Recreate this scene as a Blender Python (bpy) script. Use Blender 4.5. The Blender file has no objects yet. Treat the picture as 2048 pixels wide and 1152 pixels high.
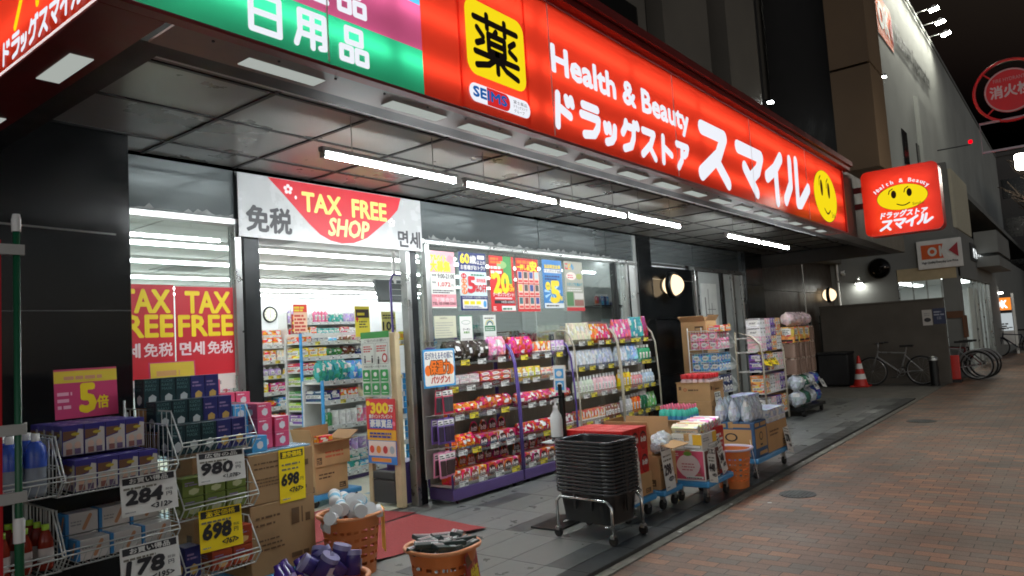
import bpy, math, random
from mathutils import Matrix, Vector
R = math.radians
SC = bpy.context.scene
COL = SC.collection
random.seed(7)

# ------------------------------------------------------------------ camera
cd = bpy.data.cameras.new("camera"); CAM = bpy.data.objects.new("camera", cd); COL.objects.link(CAM)
rx = Vector((0.61863, -0.78324, -0.06187)); dn = Vector((0.02173, 0.09577, -0.99517)); fw = Vector((0.78538, 0.61430, 0.07626))
m = Matrix((rx, -dn, -fw)).transposed().to_4x4(); m.translation = (0, 0, 1.5)
CAM.matrix_world = m
cd.sensor_width = 36; cd.lens = 36 * 1446 / 2048; cd.clip_end = 1500; cd.clip_start = 0.05
SC.camera = CAM
# ------------------------------------------------------------------ night sky, dim town glow
W = bpy.data.worlds.new("World"); SC.world = W; W.use_nodes = True
nt = W.node_tree; sky = nt.nodes.new("ShaderNodeTexSky"); sky.sky_type = 'NISHITA'; sky.sun_disc = False
sky.sun_elevation = R(-6); sky.sun_rotation = R(222)
hs_ = nt.nodes.new("ShaderNodeHueSaturation"); hs_.inputs["Saturation"].default_value = .45; nt.links.new(sky.outputs[0], hs_.inputs["Color"]); nt.links.new(hs_.outputs[0], nt.nodes["Background"].inputs[0]); nt.nodes["Background"].inputs[1].default_value = 24
SC.view_settings.view_transform = 'Standard'; SC.view_settings.look = 'None'; SC.view_settings.exposure = .35; SC.view_settings.gamma = 1
SC.cycles.use_denoising = True; SC.cycles.filter_width = 1.8; SC.cycles.max_bounces = 7; SC.cycles.diffuse_bounces = 4; SC.cycles.glossy_bounces = 3
SC.cycles.transparent_max_bounces = 16; SC.cycles.transmission_bounces = 4; SC.cycles.sample_clamp_indirect = 4; SC.cycles.caustics_reflective = False; SC.cycles.caustics_refractive = False
TUBE = 140.0      # fluorescent lamps under the canopy
ROOM = 15.0      # lamps inside the shop
BOX = 7.6       # lamps inside the lit signs

# ------------------------------------------------------------------ materials
def lin(c): return c / 12.92 if c <= .04045 else ((c + .055) / 1.055) ** 2.4
def S(r, g, b): return (lin(r / 255), lin(g / 255), lin(b / 255), 1)
MATS = {}
def mat(name, col=(200, 200, 200), rough=.5, metal=0, var=.1, scale=6, emit=None, k=1.0, coat=0, bump=0, spec=.5):
    """painted or printed surface; col is the sRGB surface colour, k darkens it"""
    if name in MATS: return MATS[name]
    m = bpy.data.materials.new(name); m.use_nodes = True; MATS[name] = m
    n = m.node_tree; b = n.nodes["Principled BSDF"]
    c = S(*col); c = (c[0] * k, c[1] * k, c[2] * k, 1)
    b.inputs["Roughness"].default_value = rough; b.inputs["Metallic"].default_value = metal; b.inputs["Specular IOR Level"].default_value = spec
    if coat: b.inputs["Coat Weight"].default_value = coat; b.inputs["Coat Roughness"].default_value = .1
    if emit is not None:
        b.inputs["Emission Color"].default_value = S(*col); b.inputs["Emission Strength"].default_value = emit
        b.inputs["Base Color"].default_value = c
        return m
    if var:
        tc = n.nodes.new("ShaderNodeTexCoord"); nz = n.nodes.new("ShaderNodeTexNoise"); nz.inputs["Scale"].default_value = scale; nz.inputs["Detail"].default_value = 6
        n.links.new(tc.outputs["Object"], nz.inputs["Vector"])
        mr = n.nodes.new("ShaderNodeMapRange"); mr.inputs[1].default_value = .3; mr.inputs[2].default_value = .7; mr.inputs[3].default_value = 1 - var; mr.inputs[4].default_value = 1 + var * .6
        n.links.new(nz.outputs[0], mr.inputs[0])
        mx = n.nodes.new("ShaderNodeVectorMath"); mx.operation = 'SCALE'; mx.inputs[0].default_value = c[:3]; n.links.new(mr.outputs[0], mx.inputs["Scale"])
        n.links.new(mx.outputs[0], b.inputs["Base Color"])
        rr = n.nodes.new("ShaderNodeMapRange"); rr.inputs[1].default_value = .3; rr.inputs[2].default_value = .7; rr.inputs[3].default_value = max(0, rough - .06); rr.inputs[4].default_value = min(1, rough + .08)
        n.links.new(nz.outputs[0], rr.inputs[0]); n.links.new(rr.outputs[0], b.inputs["Roughness"])
        if bump:
            bp = n.nodes.new("ShaderNodeBump"); bp.inputs["Strength"].default_value = bump; bp.inputs["Distance"].default_value = .01
            n.links.new(nz.outputs[0], bp.inputs["Height"]); n.links.new(bp.outputs[0], b.inputs["Normal"])
    else: b.inputs["Base Color"].default_value = c
    return m
def flat(r, g, b):
    """printed ink of one colour"""
    return mat("ink_%d_%d_%d" % (r, g, b), (r, g, b), .45, var=0)
def pack(name="printed_pack", rough=.35, print_=.35, scale=7, metal=0, sheen=0):
    """packaging whose main colour is the object's own colour, with printed blocks of other tints"""
    if name in MATS: return MATS[name]
    m = bpy.data.materials.new(name); m.use_nodes = True; MATS[name] = m
    n = m.node_tree; b = n.nodes["Principled BSDF"]; L = n.links.new
    oi = n.nodes.new("ShaderNodeObjectInfo"); tc = n.nodes.new("ShaderNodeTexCoord")
    mp = n.nodes.new("ShaderNodeMapping"); L(tc.outputs["Generated"], mp.inputs[0]); mp.inputs["Scale"].default_value = (1, 1, 1.6)
    vo = n.nodes.new("ShaderNodeTexVoronoi"); vo.distance = 'CHEBYCHEV'; vo.voronoi_dimensions = '4D'; vo.inputs["Scale"].default_value = scale * .45
    L(mp.outputs[0], vo.inputs["Vector"]); L(oi.outputs["Alpha"], vo.inputs["W"])
    hs = n.nodes.new("ShaderNodeHueSaturation"); L(oi.outputs["Color"], hs.inputs["Color"])
    sx = n.nodes.new("ShaderNodeSeparateColor"); L(vo.outputs["Color"], sx.inputs[0])
    r1 = n.nodes.new("ShaderNodeMapRange"); r1.inputs[3].default_value = .5 - print_ * .25; r1.inputs[4].default_value = .5 + print_ * .25; L(sx.outputs[0], r1.inputs[0]); L(r1.outputs[0], hs.inputs["Hue"])
    r2 = n.nodes.new("ShaderNodeMapRange"); r2.inputs[3].default_value = 1 - print_; r2.inputs[4].default_value = 1 + print_; L(sx.outputs[1], r2.inputs[0]); L(r2.outputs[0], hs.inputs["Value"])
    wv = n.nodes.new("ShaderNodeMix"); wv.data_type = 'RGBA'; L(hs.outputs[0], wv.inputs[6]); wv.inputs[7].default_value = (.75, .75, .73, 1)
    gt = n.nodes.new("ShaderNodeMath"); gt.operation = 'GREATER_THAN'; gt.inputs[1].default_value = 1 - print_ * .5; L(sx.outputs[2], gt.inputs[0]); L(gt.outputs[0], wv.inputs[0])
    L(wv.outputs[2], b.inputs["Base Color"]); b.inputs["Roughness"].default_value = rough; b.inputs["Metallic"].default_value = metal
    if sheen:
        nz = n.nodes.new("ShaderNodeTexNoise"); nz.inputs["Scale"].default_value = 5; L(tc.outputs["Generated"], nz.inputs["Vector"])
        bp = n.nodes.new("ShaderNodeBump"); bp.inputs["Strength"].default_value = .7; bp.inputs["Distance"].default_value = sheen; L(nz.outputs[0], bp.inputs["Height"]); L(bp.outputs[0], b.inputs["Normal"])
    return m
def glassy(name, tint=(.93, .97, .96), base=.04, power=.55, rough=.02):
    if name in MATS: return MATS[name]
    m = bpy.data.materials.new(name); m.use_nodes = True; MATS[name] = m; n = m.node_tree; n.nodes.clear(); L = n.links.new
    o = n.nodes.new("ShaderNodeOutputMaterial"); t = n.nodes.new("ShaderNodeBsdfTransparent"); t.inputs[0].default_value = (*tint, 1)
    g = n.nodes.new("ShaderNodeBsdfGlossy"); g.inputs["Roughness"].default_value = rough; f = n.nodes.new("ShaderNodeFresnel"); f.inputs[0].default_value = 1.45
    x = n.nodes.new("ShaderNodeMath"); x.operation = 'MULTIPLY_ADD'; x.inputs[1].default_value = power; x.inputs[2].default_value = base; L(f.outputs[0], x.inputs[0])
    k = n.nodes.new("ShaderNodeMixShader"); L(x.outputs[0], k.inputs[0]); L(t.outputs[0], k.inputs[1]); L(g.outputs[0], k.inputs[2]); L(k.outputs[0], o.inputs[0])
    return m
def film(name, col, rough=.25, mixv=.5):
    """cloudy plastic: part see-through, part coloured"""
    if name in MATS: return MATS[name]
    m = bpy.data.materials.new(name); m.use_nodes = True; MATS[name] = m; n = m.node_tree; L = n.links.new
    b = n.nodes["Principled BSDF"]; b.inputs["Base Color"].default_value = S(*col); b.inputs["Roughness"].default_value = rough
    t = n.nodes.new("ShaderNodeBsdfTransparent"); t.inputs[0].default_value = S(*[min(255, c * .5 + 125) for c in col]); k = n.nodes.new("ShaderNodeMixShader"); k.inputs[0].default_value = mixv
    L(t.outputs[0], k.inputs[1]); L(b.outputs[0], k.inputs[2]); L(k.outputs[0], n.nodes["Material Output"].inputs[0])
    nz = n.nodes.new("ShaderNodeTexNoise"); nz.inputs["Scale"].default_value = 14; tc = n.nodes.new("ShaderNodeTexCoord"); L(tc.outputs["Object"], nz.inputs["Vector"])
    bp = n.nodes.new("ShaderNodeBump"); bp.inputs["Strength"].default_value = .6; bp.inputs["Distance"].default_value = .02; L(nz.outputs[0], bp.inputs["Height"]); L(bp.outputs[0], b.inputs["Normal"])
    return m
def acrylic(name, col, gloss=.06):
    """translucent sign face lit by the tubes behind it"""
    if name in MATS: return MATS[name]
    m = bpy.data.materials.new(name); m.use_nodes = True; MATS[name] = m; n = m.node_tree; n.nodes.clear(); L = n.links.new
    o = n.nodes.new("ShaderNodeOutputMaterial"); t = n.nodes.new("ShaderNodeBsdfTranslucent"); t.inputs[0].default_value = S(*col)
    d = n.nodes.new("ShaderNodeBsdfDiffuse"); d.inputs[0].default_value = S(*[c * .7 for c in col]); g = n.nodes.new("ShaderNodeBsdfGlossy"); g.inputs["Roughness"].default_value = .15
    k = n.nodes.new("ShaderNodeMixShader"); k.inputs[0].default_value = .3; L(t.outputs[0], k.inputs[1]); L(d.outputs[0], k.inputs[2])
    k2 = n.nodes.new("ShaderNodeMixShader"); k2.inputs[0].default_value = gloss; L(k.outputs[0], k2.inputs[1]); L(g.outputs[0], k2.inputs[2]); L(k2.outputs[0], o.inputs[0])
    return m
def lampmat(name, col, strength):
    if name in MATS: return MATS[name]
    m = bpy.data.materials.new(name); m.use_nodes = True; MATS[name] = m; n = m.node_tree; n.nodes.clear()
    o = n.nodes.new("ShaderNodeOutputMaterial"); e = n.nodes.new("ShaderNodeEmission"); e.inputs[0].default_value = (*col, 1); e.inputs[1].default_value = strength
    n.links.new(e.outputs[0], o.inputs[0]); return m

# ------------------------------------------------------------------ mesh builder
GL = {}
def glyphs(s, shear=0):
    k = (s, shear)
    if k in GL: return GL[k]
    c = bpy.data.curves.new("t", 'FONT'); c.body = s; c.size = 1; c.shear = shear; c.resolution_u = 2
    o = bpy.data.objects.new("t", c); COL.objects.link(o)
    me = bpy.data.meshes.new_from_object(o.evaluated_get(bpy.context.evaluated_depsgraph_get()))
    vs = [(v.co.x, v.co.y) for v in me.vertices]; fs = [tuple(p.vertices) for p in me.polygons]
    bpy.data.objects.remove(o); bpy.data.curves.remove(c); bpy.data.meshes.remove(me)
    xs = [v[0] for v in vs]; ys = [v[1] for v in vs]
    GL[k] = (vs, fs, min(xs), max(xs), min(ys), max(ys)); return GL[k]
def basis(o, u, v):
    """local (right, up, out) frame at o"""
    u = Vector(u).normalized(); v = Vector(v); w = u.cross(v).normalized(); v = w.cross(u)
    M = Matrix((u, v, w)).transposed().to_4x4(); M.translation = o; return M
def FACE_S(x, y, z): return basis((x, y, z), (1, 0, 0), (0, 0, 1))     # looks to the street
def FACE_W(x, y, z): return basis((x, y, z), (0, -1, 0), (0, 0, 1))    # looks back along the street
class MB:
    def __init__(s): s.v = []; s.f = []; s.mi = []; s.ms = []; s.sm = []
    def add(s, vs, fs, mt, M=None, smooth=False):
        b = len(s.v)
        s.v += [tuple(M @ Vector(p)) for p in vs] if M is not None else [tuple(p) for p in vs]
        if mt not in s.ms: s.ms.append(mt)
        i = s.ms.index(mt)
        for f in fs: s.f.append(tuple(b + j for j in f)); s.mi.append(i); s.sm.append(smooth)
        return s
    def box(s, x0, x1, y0, y1, z0, z1, mt, M=None, c=0):
        if c:
            vs = []
            for X, sx in ((x0, 1), (x1, -1)):
                for Y, sy in ((y0, 1), (y1, -1)):
                    for Z, sz in ((z0, 1), (z1, -1)):
                        vs += [(X, Y + sy * c, Z + sz * c), (X + sx * c, Y, Z + sz * c), (X + sx * c, Y + sy * c, Z)]
            ix = lambda a, b, d, k: (a * 4 + b * 2 + d) * 3 + k
            fs = []
            for a in (0, 1): fs.append([ix(a, 0, 0, 0), ix(a, 0, 1, 0), ix(a, 1, 1, 0), ix(a, 1, 0, 0)][::1 if not a else -1])
            for b in (0, 1): fs.append([ix(0, b, 0, 1), ix(1, b, 0, 1), ix(1, b, 1, 1), ix(0, b, 1, 1)][::1 if not b else -1])
            for d in (0, 1): fs.append([ix(0, 0, d, 2), ix(0, 1, d, 2), ix(1, 1, d, 2), ix(1, 0, d, 2)][::1 if not d else -1])
            for a in (0, 1):
                for b in (0, 1): fs.append([ix(a, b, 0, 0), ix(a, b, 0, 1), ix(a, b, 1, 1), ix(a, b, 1, 0)])
                for d in (0, 1): fs.append([ix(a, 0, d, 0), ix(a, 1, d, 0), ix(a, 1, d, 2), ix(a, 0, d, 2)])
            for b in (0, 1):
                for d in (0, 1): fs.append([ix(0, b, d, 1), ix(1, b, d, 1), ix(1, b, d, 2), ix(0, b, d, 2)])
            for a in (0, 1):
                for b in (0, 1):
                    for d in (0, 1): fs.append([ix(a, b, d, 0), ix(a, b, d, 1), ix(a, b, d, 2)])
            return s.add(vs, fs, mt, M)
        vs = [(x, y, z) for x in (x0, x1) for y in (y0, y1) for z in (z0, z1)]
        return s.add(vs, [(0, 1, 3, 2), (4, 6, 7, 5), (0, 4, 5, 1), (2, 3, 7, 6), (0, 2, 6, 4), (1, 5, 7, 3)], mt, M)
    def cyl(s, p0, p1, r0, mt, r1=None, n=12, M=None, cap=True):
        r1 = r0 if r1 is None else r1; p0 = Vector(p0); p1 = Vector(p1); d = (p1 - p0).normalized()
        a = d.orthogonal().normalized(); b = d.cross(a); vs = []
        for p, r in ((p0, r0), (p1, r1)):
            for i in range(n): t = 2 * math.pi * i / n; vs.append(p + a * r * math.cos(t) + b * r * math.sin(t))
        s.add(vs, [(i, (i + 1) % n, n + (i + 1) % n, n + i) for i in range(n)], mt, M, True)
        if cap: s.add(vs[:n], [tuple(range(n))[::-1]], mt, M); s.add(vs[n:], [tuple(range(n))], mt, M)
        return s
    def tube(s, pts, r, mt, n=5, M=None, closed=False):
        P = [Vector(p) for p in pts]; k = len(P); vs = []; a = None
        for i, p in enumerate(P):
            if closed: d = P[(i + 1) % k] - P[i - 1]
            else: d = P[min(i + 1, k - 1)] - P[max(i - 1, 0)]
            d.normalize()
            a = d.orthogonal().normalized() if a is None else (a - d * a.dot(d)).normalized()
            b = d.cross(a)
            for j in range(n): t = 2 * math.pi * j / n; vs.append(p + a * r * math.cos(t) + b * r * math.sin(t))
        fs = []
        for i in range(k if closed else k - 1):
            i2 = (i + 1) % k
            fs += [(i * n + j, i * n + (j + 1) % n, i2 * n + (j + 1) % n, i2 * n + j) for j in range(n)]
        if not closed: fs += [tuple(range(n))[::-1], tuple(range((k - 1) * n, k * n))]
        return s.add(vs, fs, mt, M, True)
    def lathe(s, prof, mt, n=16, M=None, sy=1.0, skip=None, p=2.0):
        """turned shape from (radius, height); p above 2 squares the section off; skip(i, j) leaves holes"""
        vs = []
        for r, z in prof:
            for j in range(n):
                t = 2 * math.pi * j / n; c, q = math.cos(t), math.sin(t)
                vs.append((math.copysign(abs(c) ** (2 / p), c) * r, math.copysign(abs(q) ** (2 / p), q) * r * sy, z))
        fs = [(i * n + j, i * n + (j + 1) % n, (i + 1) * n + (j + 1) % n, (i + 1) * n + j) for i in range(len(prof) - 1) for j in range(n) if not (skip and skip(i, j))]
        return s.add(vs, fs, mt, M, True)
    def cap(s, r, z, mt, n=16, M=None, sy=1.0, p=2.0):
        vs = []
        for j in range(n):
            t = 2 * math.pi * j / n; c, q = math.cos(t), math.sin(t)
            vs.append((math.copysign(abs(c) ** (2 / p), c) * r, math.copysign(abs(q) ** (2 / p), q) * r * sy, z))
        return s.add(vs, [tuple(range(n))], mt, M)
    def prism(s, pts, d0, d1, mt, M=None):
        k = len(pts); vs = [(x, y, d0) for x, y in pts] + [(x, y, d1) for x, y in pts]
        return s.add(vs, [tuple(range(k))[::-1], tuple(range(k, 2 * k))] + [(i, (i + 1) % k, k + (i + 1) % k, k + i) for i in range(k)], mt, M)
    def build(s, name, parent=None, col=None, loc=None):
        me = bpy.data.meshes.new(name); me.from_pydata(s.v, [], s.f)
        for x in s.ms: me.materials.append(x)
        me.polygons.foreach_set("material_index", s.mi); me.polygons.foreach_set("use_smooth", s.sm); me.update()
        o = bpy.data.objects.new(name, me); COL.objects.link(o)
        if parent is not None: o.parent = parent
        if col: o.color = (*col[:3], random.random() * 9)
        if loc: o.location = loc
        return o
class Art:
    """flat printing laid in thin layers on a panel; M is the panel's right-up-out frame"""
    def __init__(s, mb, M, w=.0006, step=.0005): s.b = mb; s.M = M; s.w = w; s.st = step
    def up(s): s.w += s.st; return s.w
    def poly(s, pts, mt): w = s.up(); s.b.add([(x, y, w) for x, y in pts], [tuple(range(len(pts)))], mt, s.M); return s
    def rect(s, x0, y0, x1, y1, mt): return s.poly([(x0, y0), (x1, y0), (x1, y1), (x0, y1)], mt)
    def ell(s, x, y, rx, ry, mt, n=24, a0=0, a1=2 * math.pi): return s.poly([(x + rx * math.cos(a0 + (a1 - a0) * i / n), y + ry * math.sin(a0 + (a1 - a0) * i / n)) for i in range(n + (a1 - a0 < 6.28))], mt)
    def rrect(s, x0, y0, x1, y1, r, mt, n=5):
        P = []
        for cx, cy, a in ((x1 - r, y0 + r, -90), (x1 - r, y1 - r, 0), (x0 + r, y1 - r, 90), (x0 + r, y0 + r, 180)):
            P += [(cx + r * math.cos(R(a + 90 * i / n)), cy + r * math.sin(R(a + 90 * i / n))) for i in range(n + 1)]
        return s.poly(P, mt)
    def txt(s, t, x0, y0, x1, y1, mt, bold=0, shear=0, keep=False):
        """words fitted to the box x0..x1, y0..y1"""
        vs, fs, a, b, c, d = glyphs(t, shear); kx = (x1 - x0) / (b - a); ky = (y1 - y0) / (d - c)
        if keep: kx = ky = min(kx, ky)
        ox = (x0 + x1) / 2 - kx * (a + b) / 2; oy = (y0 + y1) / 2 - ky * (c + d) / 2
        r = bold * ky; n = 8 if bold else 1
        for i in range(n):
            dx, dy = (r * math.cos(i * math.pi / 4), r * math.sin(i * math.pi / 4)) if bold else (0, 0)
            w = s.w + s.st + i * s.st * .06
            s.b.add([(ox + kx * x + dx, oy + ky * y + dy, w) for x, y in vs], fs, mt, s.M)
        s.up(); return s
    def strokes(s, lines, w, mt, ox=0, oy=0, kx=1, ky=1, shear=0):
        """brush strokes with round ends"""
        s.up(); q = 0
        for ln in lines:
            P = [Vector((ox + (x + shear * y) * kx, oy + y * ky)) for x, y in ln]
            for i in range(len(P) - 1):
                d = (P[i + 1] - P[i]).normalized(); nn = Vector((-d.y, d.x)) * w / 2; q += 1
                a = math.atan2(nn.y, nn.x)
                pl = [P[i + 1] - nn] + [P[i + 1] + Vector((math.cos(a - math.pi + j * math.pi / 6), math.sin(a - math.pi + j * math.pi / 6))) * w / 2 for j in range(1, 6)] + [P[i + 1] + nn, P[i] + nn] + \
                     [P[i] + Vector((math.cos(a + j * math.pi / 6), math.sin(a + j * math.pi / 6))) * w / 2 for j in range(1, 6)] + [P[i] - nn]
                s.b.add([(p.x, p.y, s.w + s.st * .03 * (q % 9)) for p in pl], [tuple(range(len(pl)))], mt, s.M)
        return s
    def lines(s, x0, y0, x1, y1, n, mt, th=.4, seed=0):
        """rows of unreadably small print"""
        rnd = random.Random(seed); s.up(); h = (y1 - y0) / n
        for i in range(n):
            x = x0; y = y1 - (i + 1) * h
            e = x1 - (x1 - x0) * rnd.random() * .3
            while x < e:
                l = h * th * (1 + 3 * rnd.random()); s.b.add([(x, y, s.w), (min(x + l, e), y, s.w), (min(x + l, e), y + h * th, s.w), (x, y + h * th, s.w)], [(0, 1, 2, 3)], mt, s.M); x += l + h * .25
        return s

# ------------------------------------------------------------------ scene bookkeeping
def tag(o, label, cat, group=None):
    o["label"] = label; o["category"] = cat
    if group: o["group"] = group
    return o
def thing(name, label, cat, loc=(0, 0, 0), rz=0, group=None):
    o = bpy.data.objects.new(name, None); COL.objects.link(o); o.location = loc; o.rotation_euler.z = rz; o.empty_display_size = .1
    return tag(o, label, cat, group)
def struct(o): o["kind"] = "structure"; return o
def stuff(o): o["kind"] = "stuff"; return o
def dup(root, loc, rot=None, label=None, group=None, col=None, scale=None):
    r = root.copy(); COL.objects.link(r); r.location = loc
    if rot is not None: r.rotation_euler = rot
    if scale is not None: r.scale = scale
    if label: r["label"] = label
    if group: r["group"] = group
    if col: r.color = (*col[:3], random.random() * 9)
    for ch in list(root.children):
        c = ch.copy(); COL.objects.link(c); c.parent = r
        if col: c.color = r.color
        for g in list(ch.children):
            d = g.copy(); COL.objects.link(d); d.parent = c
    return r
def row(proto, places, label, group, col=None, rots=None, jit=0):
    """copies of one proto along a shelf; the first place takes the proto itself"""
    out = []
    for i, p in enumerate(places):
        rz = rots[i] if rots else random.uniform(-jit, jit)
        if i == 0 and not proto.get("used"):
            o = proto; o["used"] = 1; o.location = p; o.rotation_euler.z = rz; o["label"] = label; o["group"] = group
            if col:
                o.color = (*col[:3], random.random() * 9)
                for c in o.children: c.color = o.color
        else: o = dup(proto, p, (0, 0, rz), label, group, col)
        if len(places) < 2 and "group" in o: del o["group"]
        out.append(o)
    return out
# ================================================================== the setting
concrete = mat("concrete", (112, 108, 100), .85, var=.3, scale=3)
asphalt = mat("asphalt", (62, 60, 58), .9, var=.3, scale=12)
# brick paving, long side across the walk
def brick_mat():
    m = bpy.data.materials.new("brick_paving"); m.use_nodes = True; n = m.node_tree; L = n.links.new; b = n.nodes["Principled BSDF"]
    tc = n.nodes.new("ShaderNodeTexCoord"); sp = n.nodes.new("ShaderNodeSeparateXYZ"); cb = n.nodes.new("ShaderNodeCombineXYZ")
    L(tc.outputs["Object"], sp.inputs[0]); L(sp.outputs[1], cb.inputs[0]); L(sp.outputs[0], cb.inputs[1])
    br = n.nodes.new("ShaderNodeTexBrick"); L(cb.outputs[0], br.inputs["Vector"]); br.offset = .5; br.squash = 1
    br.inputs["Color1"].default_value = (0, 0, 0, 1); br.inputs["Color2"].default_value = (1, 1, 1, 1); br.inputs["Mortar"].default_value = (.5, .5, .5, 1)
    br.inputs["Scale"].default_value = 1; br.inputs["Brick Width"].default_value = .203; br.inputs["Row Height"].default_value = .101; br.inputs["Mortar Size"].default_value = .003; br.inputs["Mortar Smooth"].default_value = .3
    cr = n.nodes.new("ShaderNodeValToRGB"); cr.color_ramp.interpolation = 'CONSTANT'; e = cr.color_ramp.elements
    e[0].position = 0; e[0].color = S(124, 104, 88); e[1].position = .3; e[1].color = S(130, 101, 82)
    for p, c in ((.5, (138, 101, 79)), (.62, (118, 103, 89)), (.75, (154, 110, 82)), (.9, (126, 98, 81))): k = e.new(p); k.color = S(*c)
    L(br.outputs["Color"], cr.inputs[0])
    nz = n.nodes.new("ShaderNodeTexNoise"); nz.inputs["Scale"].default_value = 1.3; nz.inputs["Detail"].default_value = 8; L(tc.outputs["Object"], nz.inputs["Vector"])
    mr = n.nodes.new("ShaderNodeMapRange"); mr.inputs[1].default_value = .3; mr.inputs[2].default_value = .7; mr.inputs[3].default_value = .62; mr.inputs[4].default_value = 1.2; L(nz.outputs[0], mr.inputs[0])
    n2 = n.nodes.new("ShaderNodeTexNoise"); n2.inputs["Scale"].default_value = 90; L(tc.outputs["Object"], n2.inputs["Vector"])
    m2 = n.nodes.new("ShaderNodeMapRange"); m2.inputs[1].default_value = .3; m2.inputs[2].default_value = .7; m2.inputs[3].default_value = .8; m2.inputs[4].default_value = 1.15; L(n2.outputs[0], m2.inputs[0])
    mu = n.nodes.new("ShaderNodeMath"); mu.operation = 'MULTIPLY'; L(mr.outputs[0], mu.inputs[0]); L(m2.outputs[0], mu.inputs[1])
    sc = n.nodes.new("ShaderNodeVectorMath"); sc.operation = 'SCALE'; L(cr.outputs[0], sc.inputs[0]); L(mu.outputs[0], sc.inputs["Scale"])
    vg = n.nodes.new("ShaderNodeTexVoronoi"); vg.inputs["Scale"].default_value = 1.7; L(tc.outputs["Object"], vg.inputs["Vector"])
    g1 = n.nodes.new("ShaderNodeMapRange"); g1.inputs[1].default_value = .025; g1.inputs[2].default_value = .05; g1.inputs[3].default_value = .62; g1.inputs[4].default_value = 1; L(vg.outputs["Distance"], g1.inputs[0])
    g2 = n.nodes.new("ShaderNodeMath"); g2.operation = 'MULTIPLY'; L(mu.outputs[0], g2.inputs[0]); L(g1.outputs[0], g2.inputs[1]); L(g2.outputs[0], sc.inputs["Scale"])
    mo = n.nodes.new("ShaderNodeMix"); mo.data_type = 'RGBA'; L(br.outputs["Fac"], mo.inputs[0]); L(sc.outputs[0], mo.inputs[6]); mo.inputs[7].default_value = S(46, 40, 35)
    L(mo.outputs[2], b.inputs["Base Color"]); b.inputs["Roughness"].default_value = .58
    bp = n.nodes.new("ShaderNodeBump"); bp.invert = True; bp.inputs["Strength"].default_value = .5; bp.inputs["Distance"].default_value = .004; L(br.outputs["Fac"], bp.inputs["Height"]); L(bp.outputs[0], b.inputs["Normal"])
    return m
struct(MB().add([(-60, -80, -.07), (400, -80, -.07), (400, 200, -.07), (-60, 200, -.07)], [(0, 1, 2, 3)], asphalt).build("ground"))
struct(MB().add([(-6, -3.2, -.03), (33, -3.2, -.03), (33, 2.545, -.03), (-6, 2.545, -.03)], [(0, 1, 2, 3)], brick_mat()).build("pavement"))
kerbm = mat("kerb_concrete", (120, 116, 106), .85, var=.35, scale=9)
k = MB()
x = -3.0
while x < 16: k.box(x, x + .595, 2.55, 2.626, -.069, -.024, kerbm); x += .6
struct(k.build("kerb"))
struct(MB().add([(15.6, 2.55, -.028), (60, 2.55, -.028), (60, 12, -.028), (15.6, 12, -.028)], [(0, 1, 2, 3)], concrete).build("forecourt_pavement"))
struct(MB().add([(33, -3.2, -.03), (70, -3.2, -.03), (70, 2.54, -.03), (33, 2.54, -.03)], [(0, 1, 2, 3)], mat("far_paving", (105, 100, 92), .8, var=.2)).build("far_pavement"))
# tiled apron in front of the shop
tl = [mat("grey_tile_%s" % t, c, .32, var=.1, scale=5) for t, c in (("pale", (124, 126, 122)), ("mid", (120, 122, 118)), ("cool", (122, 124, 122)))]
td = mat("dark_tile", (60, 62, 62), .35, var=.12); td2 = mat("accent_tile", (82, 84, 83), .35, var=.1); grout = mat("grout", (70, 70, 67), .9)
ap = MB(); ap.box(-2, 15.55, 2.63, 5.3, -.065, -.003, grout)
rows = [(2.634, 2.80, 'd'), (2.804, 2.984, 'a'), (2.988, 3.296, 'p'), (3.30, 3.63, 'p'), (3.634, 3.83, 'b'), (3.834, 4.14, 'p'), (4.144, 4.45, 'p'), (4.454, 4.64, 'a'), (4.644, 4.95, 'p'), (4.954, 5.2, 'p')]
for y0, y1, kd in rows:
    i = 0; x = -2.0
    while x < 15.5:
        x1 = min(x + .596, 15.54)
        mt = td if kd == 'd' else td2 if (kd == 'a' and (i + 1) % 2) or (kd == 'b' and i % 2) else random.choice(tl)
        ap.box(x + .02 * (kd == 'b'), x1 + .02 * (kd == 'b') - .001, y0, y1, -.02, random.uniform(-.0005, .0005), mt); x += .6; i += 1
struct(ap.build("apron_pavement"))

# ================================================================== drugstore building
black = mat("polished_black_granite", (19, 21, 22), .16, var=.06, scale=3, spec=.4)
steel = mat("brushed_steel", (168, 170, 168), .3, metal=.85, var=.12)
darkmetal = mat("dark_metal", (40, 42, 43), .35, metal=.6, var=.15)
white = mat("white_paint", (225, 226, 222), .5, var=.05)
shop = thing("drugstore_building", "drugstore with black granite pillars, glass front and dark upper storeys", "shop building")
b = MB(); b.box(-6, 2.15, 4.8, 5.24, -.02, 3.3, black, c=.006)
b.box(-5.99, 2.145, 4.797, 4.8, 1.86, 1.866, mat("granite_joint", (60, 60, 60), .6)); b.box(-5.99, 2.145, 4.797, 4.8, .93, .936, mat("granite_joint", (60, 60, 60), .6)); b.build("granite_pillar", shop)
b = MB(); b.box(9.68, 10.1, 5.14, 5.35, -.02, 3.02, black); b.build("granite_pillar", shop)
b = MB()
for z0, z1 in ((-.02, .85), (.86, 1.72), (1.73, 2.36), (2.37, 2.56)): b.box(10.12, 11.7, 5.19, 5.35, z0, z1, black)
b.box(10.12, 11.7, 5.2, 5.35, 2.36, 2.37, steel); b.build("granite_wall_panel", shop)
b = MB()
for z0, z1 in ((-.02, 2.36), (2.37, 3.02)): b.box(14.0, 14.95, 5.1, 5.35, z0, z1, black)
b.build("granite_pillar", shop)
brownw = mat("brown_wall_panel", (58, 48, 40), .4, var=.2)
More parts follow.
